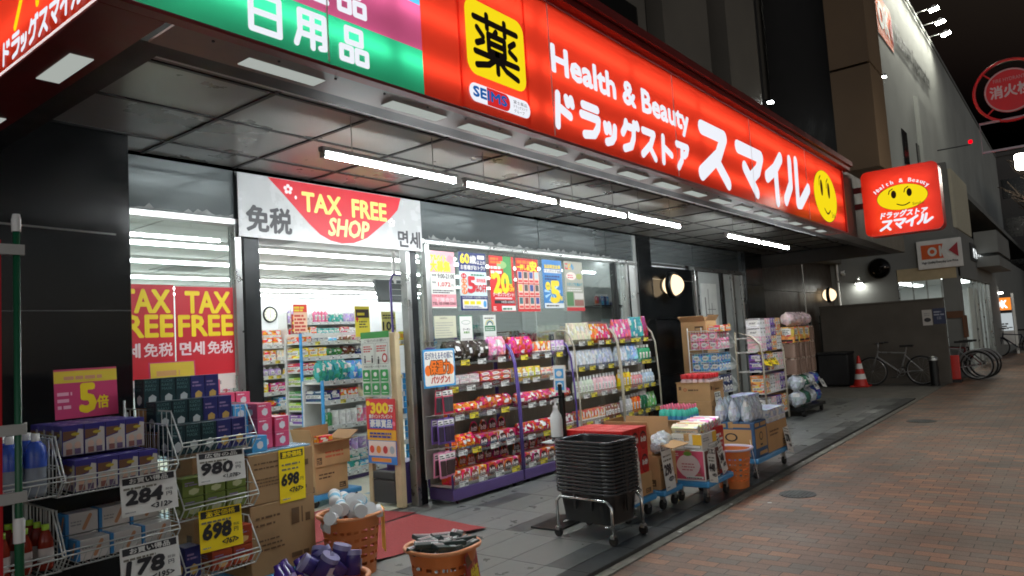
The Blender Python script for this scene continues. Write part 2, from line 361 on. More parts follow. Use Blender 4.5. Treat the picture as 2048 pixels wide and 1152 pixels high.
b = MB(); b.box(14.96, 24.4, 5.3, 5.6, -.03, 2.3, brownw); b.box(14.96, 24.4, 5.3, 5.6, 2.31, 6.4, brownw); b.build("side_wall", shop)
# glazing
gl = glassy("window_glass"); tg = mat("transom_glass", (128, 136, 137), .07, metal=.65, var=.08, scale=1.2, spec=1)
peel = mat("weathered_sheet", (124, 128, 126), .5, var=.5, scale=12)
def frame(x0, x1, z0, z1, mt=steel, y0=5.17, y1=5.25, nm="frame_post"): return MB().box(x0, x1, y0, y1, z0, z1, mt, c=.004).build(nm, shop)
for x0, x1, mt in ((2.15, 2.21, darkmetal), (3.10, 3.16, steel), (3.18, 3.32, darkmetal), (4.93, 4.985, steel), (4.99, 5.075, darkmetal), (5.20, 5.265, steel), (9.0, 9.05, darkmetal), (9.30, 9.36, steel), (9.57, 9.66, steel), (11.72, 11.84, steel), (12.86, 12.98, darkmetal), (13.40, 13.5, steel), (13.9, 13.99, steel)):
    frame(x0, x1, 0, 2.56 if x0 < 9.5 or x0 > 11 else 3.0, mt, 5.16 + (mt is steel) * -.004)
MB().box(2.16, 5.19, 5.15, 5.26, 2.565, 2.61, steel).build("header_rail", shop)
MB().box(5.2, 9.66, 5.15, 5.26, 2.565, 2.60, steel).build("header_rail", shop)
MB().box(11.71, 13.99, 5.15, 5.26, 2.565, 2.62, steel).build("header_rail", shop)
xs = [2.16, 3.12, 5.17, 7.2, 8.8, 9.66]
for a, c in zip(xs, xs[1:]): MB().box(a + .006, c - .006, 5.17, 5.25, 2.615, 3.0, tg).build("transom_panel", shop)
for a, c in ((10.12, 11.7), (11.71, 13.99)): MB().box(a + .006, c - .006, 5.17, 5.25, 2.625, 3.0, tg).build("transom_panel", shop)
for a, c in ((2.16, 3.10), (3.4, 4.8), (5.27, 8.9)):   # flaking strip over the glass
    p = MB(); n = int((c - a) / .035); rnd = random.Random(a)
    lo = [2.62] * (n + 1); hi = [2.625 + rnd.random() ** 2 * .045 for _ in range(n + 1)]
    for i in range(n): p.add([(a + (c - a) * i / n, 5.166, lo[i]), (a + (c - a) * (i + 1) / n, 5.166, lo[i + 1]), (a + (c - a) * (i + 1) / n, 5.163, hi[i + 1]), (a + (c - a) * i / n, 5.163, hi[i])], [(0, 1, 2, 3)], peel)
    p.build("flaking_strip", shop)
for a, c in ((2.215, 3.095), (5.08, 5.195), (5.27, 7.1), (7.11, 8.99), (9.055, 9.295)): MB().box(a, c, 5.205, 5.213, .05, 2.56, gl).build("window_pane", shop)
b = MB(); b.box(11.85, 12.85, 5.2, 5.24, .02, 2.55, mat("grey_door", (190, 198, 196), .4)); a_ = Art(b, FACE_S(11.85, 5.2, 0))
a_.rect(.15, .9, .85, 2.35, mat("white_board", (232, 236, 232), .4))
ik = flat(110, 112, 112)
for x0, x1, y0, y1 in ((.3, .34, 1.5, 2.1), (.45, .47, 1.45, 2.25), (.58, .6, 1.6, 2.0), (.3, .62, 1.78, 1.8), (.4, .75, 1.88, 1.89)): a_.rect(x0, y0, x1, y1, ik)
b.build("back_door", shop); MB().box(12.99, 13.39, 5.2, 5.24, .02, 2.55, mat("grey_door", (190, 198, 196), .4)).build("side_panel", shop)
MB().box(13.51, 13.89, 5.2, 5.24, .02, 2.55, mat("grey_door", (190, 198, 196), .4)).build("side_panel", shop)
# inside shell
inwall = mat("inside_wall", (214, 218, 217), .6, var=.04); inceil = mat("inside_ceiling", (205, 208, 205), .7, var=.05)
MB().box(2.0, 14, 14, 14.1, 0, 2.9, inwall).build("inside_wall", shop)
MB().box(1.9, 2.0, 5.26, 14.1, 0, 2.9, inwall).build("inside_wall", shop)
MB().box(14, 14.1, 5.36, 14.1, 0, 2.9, inwall).build("inside_wall", shop)
MB().box(9.68, 14, 5.36, 5.46, 0, 2.9, inwall).build("inside_wall", shop)
b = MB(); b.box(1.9, 14.1, 5.27, 14.1, 2.9, 3.0, inceil)
for x in (3.4, 5.2, 7.0, 8.8, 10.6): b.box(x, x + .012, 5.3, 14, 2.896, 2.9, mat("ceiling_joint", (150, 152, 150), .7))
for x, y in ((5.0, 9.9), (7.6, 10.2), (4.6, 7.1)): b.box(x, x + .7, y, y + .7, 2.885, 2.9, mat("vent", (170, 172, 170), .6)); b.box(x + .08, x + .62, y + .08, y + .62, 2.88, 2.885, mat("vent_dark", (120, 122, 120), .6))
b.build("inside_ceiling", shop)
b = MB(); b.box(1.9, 14.1, 5.3, 14.1, -.06, -.004, grout)
fl = [mat("cream_tile", (214, 212, 190), .35), mat("cream_tile_light", (222, 220, 200), .35), mat("blue_tile", (150, 188, 204), .35)]
for i in range(20):
    for j in range(19): b.box(2 + i * .45, 2.447 + i * .45, 5.31 + j * .45, 5.757 + j * .45, -.02, .0, fl[2] if (i * 2 + j) % 5 == 0 else fl[(i * 7 + j * 3) % 2])
b.build("inside_floor", shop)
# soffit of grey metal panels
sof = mat("soffit_panel", (126, 126, 121), .3, metal=.3, var=.04, scale=2); sofd = mat("soffit_joint", (22, 22, 22), .6)
b = MB(); b.box(1.42, 15.5, 2.9, 5.16, 3.035, 3.06, sofd)
ys = [2.905, 3.52, 4.13, 4.78, 5.155]
xx = [1.43] + [2.40 + .708 * i for i in range(19)]
for i in range(len(xx) - 1):
    for y0, y1 in zip(ys, ys[1:]):
        if xx[i + 1] > 15.5: continue
        b.box(xx[i] + .013, xx[i + 1] - .013, y0 + .013, y1 - .013, 3.02, 3.035, sof)

for x in xx[1:]: b.box(x - .014, x + .014, 2.905, 5.15, 3.012, 3.02, sofd) if x < 15.4 else None
for y in ys[1:-1]: b.box(1.43, 15.45, y - .014, y + .014, 3.013, 3.021, sofd)
b.build("soffit", shop)
b = MB(); b.box(1.30, 15.5, 2.785, 2.9, 2.775, 3.06, sofd); b.box(1.30, 1.42, 2.9, 4.79, 2.775, 3.06, sofd); b.build("edge_beam", shop)
b = MB(); b.box(10.96, 15.5, 2.56, 2.784, 2.775, 3.75, mat("canopy_edge", (84, 80, 74), .5)); b.box(15.502, 15.62, 2.56, 5.28, 2.775, 3.75, mat("canopy_edge", (84, 80, 74), .5)); b.build("canopy_edge", shop)
MB().box(1.42, 15.5, 2.95, 4.9, 3.66, 3.74, mat("roof_felt", (60, 58, 56), .9)).build("canopy_roof", shop)
# dark upper storeys
up1 = mat("upper_wall", (96, 92, 84), .7, var=.2, scale=.8); up2 = mat("upper_dark", (40, 39, 38), .5); up3 = mat("upper_brown", (116, 96, 74), .6, var=.15, scale=.7)
b = MB(); b.box(-6, 15.5, 4.91, 5.1, 3.07, 14, up2); b.build("upper_wall", shop)
for x0, x1 in ((-2, 1.4), (2.2, 5.3), (6.0, 7.2), (7.25, 9.5), (10.1, 11.9)): MB().box(x0, x1, 4.62, 4.9, 3.75, 14, up1).build("upper_panel", shop)
MB().box(12.6, 14.2, 4.55, 4.9, 3.75, 14, up1).build("upper_panel", shop)
b = MB(); b.box(15.4, 16.6, 2.8, 3.54, 4.5, 6.55, up3); b.box(15.4, 16.6, 2.8, 3.54, 6.6, 14, up3); b.box(15.9, 16.6, 3.541, 4.9, 4.3, 14, up2); b.build("upper_bay", shop)
MB().box(15.64, 24.4, 5.0, 5.29, 3.1, 12, up1).build("upper_wall", shop)
for i in range(3): MB().box(7.6, 9.2, 4.6, 4.62, 4.6 + 2.9 * i, 6.2 + 2.9 * i, glassy("upper_glass", (.25, .26, .27), .06)).build("upper_window", shop)

# ceiling rail pipe, smoke detectors
b = MB(); P = [(1.72, 3.1, 2.93), (15.3, 3.1, 2.93)]; b.tube(P, .011, darkmetal)
for i in range(20): b.tube([(1.8 + .7 * i, 3.1, 2.93), (1.8 + .7 * i, 3.1, 3.03)], .009, darkmetal)
tag(b.build("ceiling_rail"), "thin dark pipe rail hanging along the soffit behind the big sign", "rail")

# ================================================================== lamps under the canopy
tubew = lampmat("canopy_tube_light", (.93, .98, 1.0), TUBE); fixm = mat("lamp_housing", (205, 208, 206), .4)
WHERE = ["longest looking fluorescent lamp over the shop entrance, nearest the corner", "second canopy fluorescent lamp, over the hanging posters", "third canopy fluorescent lamp, over the pink pouches of the white rack", "fourth canopy fluorescent lamp, in front of the granite pillar", "dimmer fluorescent lamp near the back door, apart from the row of four", "last small canopy lamp beside the glowing wall lamp"]
for i, (x, y, z) in enumerate(((2.77, 3.57, 2.73), (4.1, 3.59, 2.73), (5.36, 3.59, 2.73), (6.6, 3.57, 2.73), (8.95, 3.46, 2.70), (10.2, 3.46, 2.70))):
    t = thing("fluorescent_lamp", WHERE[i], "lamp", (x, y, z), group="fluorescent lamps under the canopy")
    h = MB(); h.box(-.03, 1.2, -.024, .024, .0165, .05, fixm, c=.006); h.cyl((.22, 0, .05), (.22, 0, .3), .003, sof, n=6); h.cyl((.96, 0, .05), (.96, 0, .3), .003, sof, n=6); h.box(-.02, -.002, -.018, .018, -.018, .016, white); h.box(1.177, 1.195, -.018, .018, -.018, .016, white); h.build("housing", t)
    MB().cyl((0, 0, 0), (1.175, 0, 0), .016, tubew, n=8).build("tube", t)

# ================================================================== canopy sign
RED = acrylic("sign_red", (240, 65, 40)); GRN = acrylic("sign_green", (60, 222, 160)); PNK = acrylic("sign_pink", (222, 100, 150)); BLU = acrylic("sign_blue", (90, 190, 235)); YEL = acrylic("sign_yellow", (245, 228, 30))
litw = lampmat("sign_white_letters", (.84, .86, .93), .82); boxt = lampmat("sign_tube_light", (1, .98, .95), BOX); inside = mat("sign_box_white", (225, 225, 225), .7, var=0)
redm = mat("dark_red_metal", (122, 34, 32), .4, metal=.2, var=.15); inkbr = mat("dark_brown_ink", (46, 30, 22), .5)
sign = thing("canopy_sign", "long backlit red, green and pink drugstore sign around the canopy edge", "shop sign", (1.05, 2.5, 2.77))
def sg(mb, nm, par=None): o = mb.build(nm); o.parent = par or sign; o.matrix_parent_inverse = Matrix.Translation((-1.05, -2.5, -2.77)) if par is None else Matrix(); return o
Y0 = 2.5
def panel(x0, x1, z0, z1, mt, y=Y0): return MB().add([(x0, y, z0), (x1, y, z0), (x1, y, z1), (x0, y, z1)], [(0, 1, 2, 3)], mt)
sg(panel(1.12, 2.5785, 2.78, 3.009, GRN), "green_panel"); sg(panel(1.12, 2.5785, 3.009, 3.247, PNK), "pink_panel"); sg(panel(1.12, 2.5785, 3.247, 3.66, BLU), "blue_panel")
sg(panel(2.5785, 2.87, 2.78, 3.66, RED), "red_panel"); sg(panel(3.455, 3.7315, 2.78, 3.66, RED), "red_panel")
for a, c in ((3.7315, 5.5215), (5.5215, 7.3015), (7.3015, 9.2015), (9.2015, 10.93)): sg(panel(a, c, 2.78, 3.66, RED), "red_panel")
sg(panel(2.853, 3.472, 2.78, 3.66, RED, 2.492), "pharmacy_panel")
# letters
def letters(nm, fn, par=None): b = MB(); fn(Art(b, FACE_S(0, Y0, 0), .004, .0006)); return sg(b, nm, par)
SG_NICHI = [[(0, 0), (0, 1), (.8, 1), (.8, 0), (0, 0)], [(0, .5), (.8, .5)]]
SG_YOU = [[(-.05, 0), (.08, .4), (.08, 1), (.9, 1), (.9, .08), (.75, .05)], [(.1, .67), (.9, .67)], [(.08, .34), (.9, .34)], [(.49, 1), (.49, 0)]]
SG_HIN = [[(.22, .58), (.22, 1), (.8, 1), (.8, .58), (.22, .58)], [(0, 0), (0, .38), (.4, .38), (.4, 0), (0, 0)], [(.6, 0), (.6, .38), (1, .38), (1, 0), (.6, 0)]]
def f(a):
    for g, x, w in ((SG_NICHI, 1.605, .165), (SG_YOU, 1.825, .155), (SG_HIN, 2.055, .148)): a.strokes(g, .027, litw, x, 2.825, w, .15)
letters("lettering", f)
def f(a):
    a.strokes(SG_HIN, .026, litw, 2.055, 3.055, .148, .15); a.txt("粧", 1.83, 3.045, 1.99, 3.215, litw, .045); a.txt("化", 1.6, 3.045, 1.765, 3.215, litw, .045)
letters("lettering", f)
letters("lettering", lambda a: a.txt("Health & Beauty", 3.75, 3.16, 5.79, 3.39, litw, .042))
K = {"ド": [[(.12, 1), (.12, 0)], [(.12, .62), (.7, .42)], [(.52, .98), (.58, .8)], [(.75, 1), (.8, .82)]],
     "ラ": [[(.12, 1), (.85, 1)], [(.05, .66), (.92, .66), (.88, .36), (.7, .1), (.2, 0)]],
     "ッ": [[(.1, .6), (.16, .38)], [(.38, .63), (.42, .42)], [(.78, .62), (.74, .3), (.55, .1), (.2, 0)]],
     "グ": [[(.25, 1), (.2, .8), (.04, .55)], [(.25, .86), (.72, .86), (.7, .5), (.55, .16), (.15, 0)], [(.75, 1.05), (.8, .92)], [(.93, 1.07), (.98, .94)]],
     "ス": [[(.1, .95), (.82, .95), (.6, .5), (.06, .02)], [(.5, .42), (.9, 0)]],
     "ト": [[(.25, 1), (.25, 0)], [(.25, .62), (.85, .38)]],
     "ア": [[(.05, .95), (.9, .95), (.8, .7), (.62, .55)], [(.45, .75), (.42, .35), (.15, 0)]],
     "マ": [[(.04, .9), (.95, .9), (.8, .55), (.5, .3)], [(.28, .5), (.72, .02)]],
     "イ": [[(.88, 1), (.5, .68), (.05, .45)], [(.56, .7), (.56, 0)]],
     "ル": [[(.28, .95), (.28, .4), (.02, .03)], [(.58, 1), (.58, .06), (.72, .08), (1.15, .5)]]}
def kana(a, s, x, y, adv, kx, ky, w, mt, shear=0):
    for ch in s:
        sm = ch in "ッ"; a.strokes(K[ch], w, mt, x, y, kx * (.8 if sm else 1), ky, shear); x += adv * (.85 if sm else 1)
letters("lettering", lambda a: kana(a, "ドラッグストア", 3.74, 2.865, .298, .245, .205, .06, litw, .08))
def f(a):
    for ch, x, w, z0, h in (("ス", 5.95, .72, 2.875, .46), ("マ", 6.85, .72, 2.875, .46), ("イ", 7.68, .58, 2.87, .52), ("ル", 8.28, .8, 2.9, .54)): a.strokes(K[ch], .138, litw, x, z0, w, h, .06)
letters("lettering", f)
# smiling oval
def smile(a, cx, cy, rx, ry, yl):
    a.ell(cx, cy, rx * 1.02, ry * 1.02, inkbr, 40); a.ell(cx, cy, rx, ry, yl, 40)
    for sx in (-.32, .3):
        a.ell(cx + sx * rx, cy + .28 * ry, rx * .105, ry * .32, inkbr, 20)
        a.strokes([[(cx + (sx - .2) * rx, cy + .35 * ry), (cx + (sx - .16) * rx, cy + .6 * ry), (cx + (sx - .03) * rx, cy + .74 * ry)]], .012 * rx / .3, inkbr)
    a.strokes([[(cx + (-.22 + .1 * i) * rx, cy + (-.52 - .16 * math.sin(math.pi * i / 5)) * ry) for i in range(6)]], .014 * rx / .3, inkbr)
    a.txt("Smile", cx + .38 * rx, cy - .78 * ry, cx + .82 * rx, cy - .55 * ry, inkbr)
yglow = lampmat("lit_yellow", (.95, .72, .01), .78)
letters("smiling_oval", lambda a: smile(a, 10.0, 3.17, .53, .34, yglow))
def f(a):
    a.rrect(2.91, 2.985, 3.44, 3.42, .075, yglow)
    kus = [[(.02, .88), (.98, .88)], [(.3, 1), (.3, .76)], [(.7, 1), (.7, .76)], [(.5, .76), (.45, .68)], [(.32, .66), (.32, .36), (.68, .36), (.68, .66), (.32, .66)], [(.32, .51), (.68, .51)], [(.08, .7), (.2, .58)], [(.06, .42), (.2, .5)], [(.92, .7), (.8, .6)], [(.8, .5), (.94, .42)], [(.02, .26), (.98, .26)], [(.5, .36), (.5, 0)], [(.46, .24), (.3, .1), (.04, .02)], [(.54, .24), (.7, .1), (.96, .02)]]
    a.strokes(kus, .038, inkbr, 2.975, 3.04, .4, .32)
sg_o = MB(); f(Art(sg_o, FACE_S(0, 2.488, 0), .002)); sg(sg_o, "pharmacy_emblem")
def f(a):
    a.rrect(2.912, 2.83, 3.462, 2.935, .05, litw); a.rrect(3.06, 2.832, 3.268, 2.933, .045, lampmat("seims_red", (.55, .02, .02), .9)); a.rect(3.06, 2.832, 3.15, 2.933, lampmat("seims_red", (.55, .02, .02), .9))
    a.txt("SEIMS", 2.945, 2.86, 3.235, 2.915, lampmat("seims_blue", (.01, .1, .36), .8), .05)
    for i, t in enumerate(("富士薬品", "ドラッグストア", "グループ")): a.txt(t, 3.3, 2.896 - .027 * i, 3.43 - .03 * (i == 2), 2.917 - .027 * i, inkbr)
sg_o = MB(); f(Art(sg_o, FACE_S(0, 2.488, 0), .002)); sg(sg_o, "company_emblem")
for x in (1.985, 3.731, 5.5215, 7.3015, 9.2015): sg(MB().box(x - .003, x + .003, 2.494, 2.499, 2.79, 3.65, mat("seam_strip_metal", (235, 215, 210), .5)), "seam_strip")
# left return of the sign
MB_ = MB().add([(1.05, 6.2, 2.78), (1.05, 2.54, 2.78), (1.05, 2.54, 3.66), (1.05, 6.2, 3.66)], [(0, 1, 2, 3)], RED); sg(MB_, "red_panel")
b = MB(); a = Art(b, FACE_W(1.05, 0, 0), .003, .0006); kana(a, "ドラッグスマイル", -3.47, 2.80, .106, .09, .085, .02, litw, .08); sg(b, "lettering")
b = MB(); a = Art(b, FACE_W(1.05, 0, 0), .003, .0006); a.strokes([[(-3.32, 2.92), (-3.2, 3.08), (-3.13, 3.3)], [(-3.17, 3.06), (-3.3, 3.12)], [(-3.08, 2.94), (-3.1, 3.4)]], .035, yglow); sg(b, "lettering")
b = MB(); b.box(1.03, 1.12, 2.48, 2.54, 2.77, 3.67, redm, c=.004); sg(b, "corner_post")
b = MB(); b.box(10.93, 10.97, 2.48, 2.78, 2.77, 3.67, mat("bright_red_metal", (205, 42, 34), .4)); sg(b, "end_cap")
b = MB(); b.box(.98, 11.15, 2.42, 2.56, 3.67, 3.72, redm); b.box(.98, 11.15, 2.38, 2.95, 3.722, 3.79, redm); b.box(.98, 1.1, 2.57, 6.2, 3.67, 3.72, redm); b.box(.94, 1.3, 2.96, 6.2, 3.722, 3.79, redm); sg(b, "cap_trim")
b = MB(); b.box(1.3, 10.92, 2.9, 2.93, 2.78, 3.66, inside); b.box(1.3, 1.33, 2.94, 6.2, 2.78, 3.66, inside); b.box(1.06, 10.92, 2.51, 2.9, 3.645, 3.66, inside); b.box(1.06, 1.3, 2.91, 6.2, 3.645, 3.66, inside); sg(b, "sign_box")
b = MB(); under = mat("sign_underside", (110, 92, 86), .4, metal=.3, var=.35, scale=4)
b.box(1.06, 10.92, 2.503, 2.56, 2.765, 2.779, redm); b.box(1.33, 10.92, 2.565, 2.78, 2.77, 2.779, under); b.box(1.06, 1.295, 2.57, 6.2, 2.768, 2.779, redm)
for i in range(32): b.cyl((1.5 + .3 * i, 2.6, 2.764), (1.5 + .3 * i, 2.6, 2.77), .006, sofd, n=6)
sg(b, "underside")
plate = lampmat("sign_down_panel", (.8, .86, .8), .38)
for x0, x1 in ((1.69, 2.08), (2.5, 2.9), (3.08, 3.48), (3.72, 4.1), (4.32, 4.7), (4.92, 5.28), (5.52, 5.88), (6.1, 6.45), (6.7, 7.05), (7.3, 7.65), (7.9, 8.25), (8.5, 8.82), (9.1, 9.4), (9.7, 10.0), (10.25, 10.5)): sg(MB().box(x0, x1, 2.65, 2.74, 2.7665, 2.7698, plate), "light_panel")
sg(MB().box(1.16, 1.25, 3.08, 3.44, 2.7645, 2.7678, plate), "light_panel"); sg(MB().box(1.16, 1.25, 4.1, 4.46, 2.7645, 2.7678, plate), "light_panel")
for z in (2.94, 3.22, 3.5):
    for i in range(8): sg(MB().cyl((1.2 + 1.22 * i, 2.555, z), (2.36 + 1.22 * i, 2.555, z), .013, boxt, n=6), "inner_tube")
    for i in range(2): sg(MB().cyl((1.12, 2.75 + 1.22 * i, z), (1.12, 3.92 + 1.22 * i, z), .013, boxt, n=6), "inner_tube")

# projecting sign
bs = thing("projecting_sign", "square rounded red lightbox with a yellow smiling oval, sticking out past the canopy", "shop sign", (11.8, 1.92, 2.75))
def rr(w, h, r, n=6):
    P = []
    for cx, cy, a in ((w - r, r, -90), (w - r, h - r, 0), (r, h - r, 90), (r, r, 180)): P += [(cx + r * math.cos(R(a + 90 * i / n)), cy + r * math.sin(R(a + 90 * i / n))) for i in range(n + 1)]
    return P
F = basis((0, .51, 0), (0, -1, 0), (0, 0, 1)); P = rr(1.02, .98, .09)
b = MB(); b.add([(x, y, 0) for x, y in P], [tuple(range(len(P)))], RED, F); b.build("red_face", bs)
b = MB(); k = len(P); vs = [(x, y, -.005) for x, y in P] + [(x, y, -.28) for x, y in P]
b.add(vs, [(i, (i + 1) % k, k + (i + 1) % k, k + i) for i in range(k)], mat("bright_red_metal"), F); b.add([(x, y, -.279) for x, y in P], [tuple(range(k))], inside, F); b.build("housing", bs)
b = MB(); a = Art(b, F, .002, .0006); smile(a, .53, .53, .33, .185, yglow); b.build("smiling_oval", bs)
b = MB(); a = Art(b, F, .002, .0006); a.txt("ドラッグストア", .22, .245, .84, .335, litw, .05, .3)
for i, ch in enumerate("スマイル"): a.strokes(K[ch], .034, litw, .2 + i * .165, .075 + .01 * i, .15, .13, .25)
for i, ch in enumerate("Health & Beauty"):
    if ch == " ": continue
    t = R(152 - i * 124 / 14); x = .53 + .37 * math.cos(t); y = .53 + .215 * math.sin(t); vs, fs, x0, x1, y0, y1 = glyphs(ch)
    A = basis((x, y, a.w), (math.sin(t) + .25, -math.cos(t) * .6, 0), (0, 1, 0)) if False else Matrix.Translation((x, y, a.w)) @ Matrix.Rotation((t - math.pi / 2) * .55, 4, 'Z')
    for dx in (-.003, .003): b.add([(vx * .085 - .02 + dx, vy * .085, 0 if dx < 0 else .0002) for vx, vy in vs], fs, litw, F @ A)
b.build("lettering", bs)
for z in (.2, .49, .78): MB().cyl((.12, -.44, z), (.12, .44, z), .013, boxt, n=6).build("inner_tube", bs)
b = MB(); b.box(.06, .14, .51, 3.2, .45, .53, redm); b.box(.06, .14, .51, 3.2, .7, .78, redm); b.build("bracket", bs)

# wall lamps on the granite
globe = lampmat("globe_light", (1.0, .74, .44), 1.5)
for x, z, lb in ((10.55, 2.26, "round wall lamp with black ring, on granite right of the shop windows"), (20.0, 2.25, "farther round wall lamp on the brown side wall past the back door")):
    t = thing("wall_lamp", lb, "lamp", (x, 5.19 if x < 15 else 5.3, z), group="round wall lamps")
    b = MB(); b.lathe([(.168 * math.cos(R(q)), .168 * math.sin(R(q))) for q in range(-90, 91, 15)], globe, 24, Matrix.Translation((0, -.17, 0))); b.build("globe", t)
    M_ = Matrix.Translation((0, -.17, 0)) @ Matrix.Rotation(R(90), 4, 'X')
    b = MB(); b.lathe([(.175, -.045), (.205, -.04), (.21, 0), (.205, .04), (.175, .045), (.172, 0), (.175, -.045)], darkmetal, 32, M_); b.cyl((0, -.01, 0), (0, .0, 0), .1, darkmetal, n=20); b.build("ring", t)

# small lamps on the upper walls
for x, y, z, lb in ((14.4, 4.5, 5.97, "small bright security light on the dark upper wall above the big sign"), (21.9, 3.7, 8.2, "tiny white light on the corner edge of the supermarket wall")):
    t = thing("security_light", lb, "lamp", (x, y, z)); MB().box(-.06, .06, -.1, .05, .0, .05, darkmetal).build("housing", t); MB().box(-.05, .05, -.09, .0, -.03, -.002, lampmat("security_bulb", (.95, 1, .98), 40)).build("bulb", t)
# ================================================================== goods: shared meshes, one object per pack
PM = {}
def mesh_of(mb, name):
    o = mb.build(name); me = o.data; bpy.data.objects.remove(o); return me
P_BOX = pack("printed_carton", .4, .3, 6); P_BAG = pack("printed_bag", .22, .26, 6, sheen=.05); P_BTL = pack("printed_bottle", .25, .12, 5); P_CAN = pack("printed_can", .3, .25, 6)
wht = flat(232, 232, 228); dk = flat(40, 40, 44); gry = flat(150, 150, 150); capw = mat("white_cap", (235, 236, 234), .35, var=0)
def tone(r, g, b): return (lin(r / 255), lin(g / 255), lin(b / 255))
def P(kind):
    """unit sized pack meshes (1 wide, 1 deep, 1 high, base at 0, front to the street)"""
    if kind in PM: return PM[kind]
    b = MB()
    if kind.startswith("box"):
        b.box(-.5, .5, -.5, .5, 0, 1, P_BOX, c=.012)
        for a in (Art(b, FACE_S(-.5, -.5, 0), .002, .002), Art(b, FACE_W(-.5, .5, 0), .002, .002)):
            if kind == "box_label": a.rect(.1, .3, .9, .62, wht); a.lines(.16, .36, .84, .58, 2, dk, .5, 1); a.rect(.1, .8, .5, .9, wht)
            elif kind == "box_band": a.rect(0.01, .08, .99, .38, wht); a.lines(.1, .12, .9, .34, 3, gry, .45, 2); a.ell(.7, .68, .2, .2, wht, 14)
            elif kind == "box_round": a.ell(.5, .52, .36, .3, wht, 18); a.lines(.25, .42, .75, .62, 2, dk, .6, 3); a.rect(.05, .88, .95, .96, dk)
            elif kind == "box_tall": a.rect(.2, .5, .8, .9, wht); a.lines(.25, .55, .75, .85, 3, dk, .5, 4); a.rect(.1, .08, .9, .2, dk)
            else: a.lines(.1, .5, .9, .9, 3, wht, .6, 5)
    elif kind == "bottle":
        b.lathe([(0, 0), (.46, 0), (.5, .04), (.5, .62), (.44, .74), (.18, .82), (.18, .84)], P_BTL, 12); b.lathe([(.2, .84), (.2, .99), (0, 1)], capw, 10)
        a = Art(b, FACE_S(-.3, -.5, 0), .01, .004); a.rect(.04, .2, .56, .56, wht); a.lines(.1, .26, .5, .5, 3, dk, .5, 6)
    elif kind == "spray":
        b.lathe([(0, 0), (.5, 0), (.5, .7), (.3, .78), (.3, .8)], P_CAN, 12); b.lathe([(.33, .8), (.33, .98), (0, 1)], capw, 10)
    elif kind == "tub":
        b.lathe([(0, 0), (.48, 0), (.5, .05), (.5, .8)], P_CAN, 14); b.lathe([(.52, .8), (.52, .97), (.45, 1), (0, 1)], capw, 14)
    elif kind in ("bag", "pouch"):
        prof = [(0, .47, .3), (.08, .5, .48), (.3, .5, .5), (.6, .48, .4), (.85, .47, .16), (.94, .48, .04), (1, .48, .03)] if kind == "pouch" else [(0, .46, .03), (.07, .46, .06), (.2, .5, .4), (.5, .5, .5), (.8, .5, .4), (.93, .46, .06), (1, .46, .03)]
        n = 12; vs = []
        rnd = random.Random(3)
        for z, hx, hy in prof:
            for j in range(n):
                t = 2 * math.pi * j / n; c, s_ = math.cos(t), math.sin(t)
                vs.append((math.copysign(abs(c) ** .6, c) * hx * (1 + rnd.uniform(-.03, .03)), math.copysign(abs(s_) ** .8, s_) * hy * (1 + rnd.uniform(-.12, .12)), z))
        k = len(prof); b.add(vs, [(i * n + j, i * n + (j + 1) % n, (i + 1) * n + (j + 1) % n, (i + 1) * n + j) for i in range(k - 1) for j in range(n)] + [tuple(range((k - 1) * n, k * n)), tuple(range(n))[::-1]], P_BAG, None, True)
    PM[kind] = mesh_of(b, kind); return PM[kind]
NM = {"box": "carton", "bot": "bottle", "spr": "spray_can", "tub": "tub", "bag": "snack_bag", "pou": "refill_pouch"}
def put(kind, name, label, cat, loc, size, col, group=None, rz=0, rx=0):
    o = bpy.data.objects.new(name, P(kind)); COL.objects.link(o); o.location = loc; o.scale = size; o.rotation_euler = (rx, 0, rz or random.gauss(0, .035)); o.color = (*col[:3], random.random() * 9)
    return tag(o, label, cat, group)
PAL = {"orange": (235, 120, 40), "red": (205, 40, 40), "pink": (235, 130, 165), "sky blue": (90, 165, 220), "navy": (40, 55, 120), "green": (70, 150, 80), "yellow": (235, 205, 60), "purple": (120, 80, 165), "white": (228, 228, 228), "teal": (60, 170, 160), "brown": (120, 80, 55), "lilac": (190, 165, 215), "cream": (228, 214, 180), "grey": (130, 135, 145), "magenta": (200, 50, 120), "lime": (165, 200, 70)}
cardw = mat("price_card", (225, 226, 222), .5, var=0); cardy = mat("price_card_yellow", (232, 214, 60), .5, var=0)
shelfm = mat("shelf_enamel", (214, 215, 212), .35, var=.06); raill = mat("price_rail", (196, 200, 200), .3, var=.05)
def price_mesh(yel, n):
    k = ("card", yel, n)
    if k not in PM:
        b = MB(); b.box(-.04, .04, -.002, 0, -.022, .022, cardy if yel else cardw); a = Art(b, FACE_S(-.04, -.002, -.022), .0005, .0004)
        a.rect(.003, .034, .06, .04, dk); a.lines(.005, .016, .04, .03, 2, gry, .5, n); a.txt(str(98 + 100 * (n % 7)), .044, .005, .076, .027, dk, .03); PM[k] = mesh_of(b, "price_card")
    return PM[k]
def cards(par, x0, x1, y, z, n, yel=0, seed=0, k=1):
    r = random.Random(seed)
    for i in range(n):
        o = bpy.data.objects.new("price_card", price_mesh(r.random() < yel, r.randrange(3))); COL.objects.link(o); o.parent = par; o.scale = (k, 1, 1 + (k - 1) * .3)
        o.location = (x0 + (x1 - x0) * (i + .5 + r.uniform(-.25, .25)) / n, y, z)
ORD = ["top", "second", "third", "fourth", "fifth", "sixth", "seventh", "eighth", "bottom"]
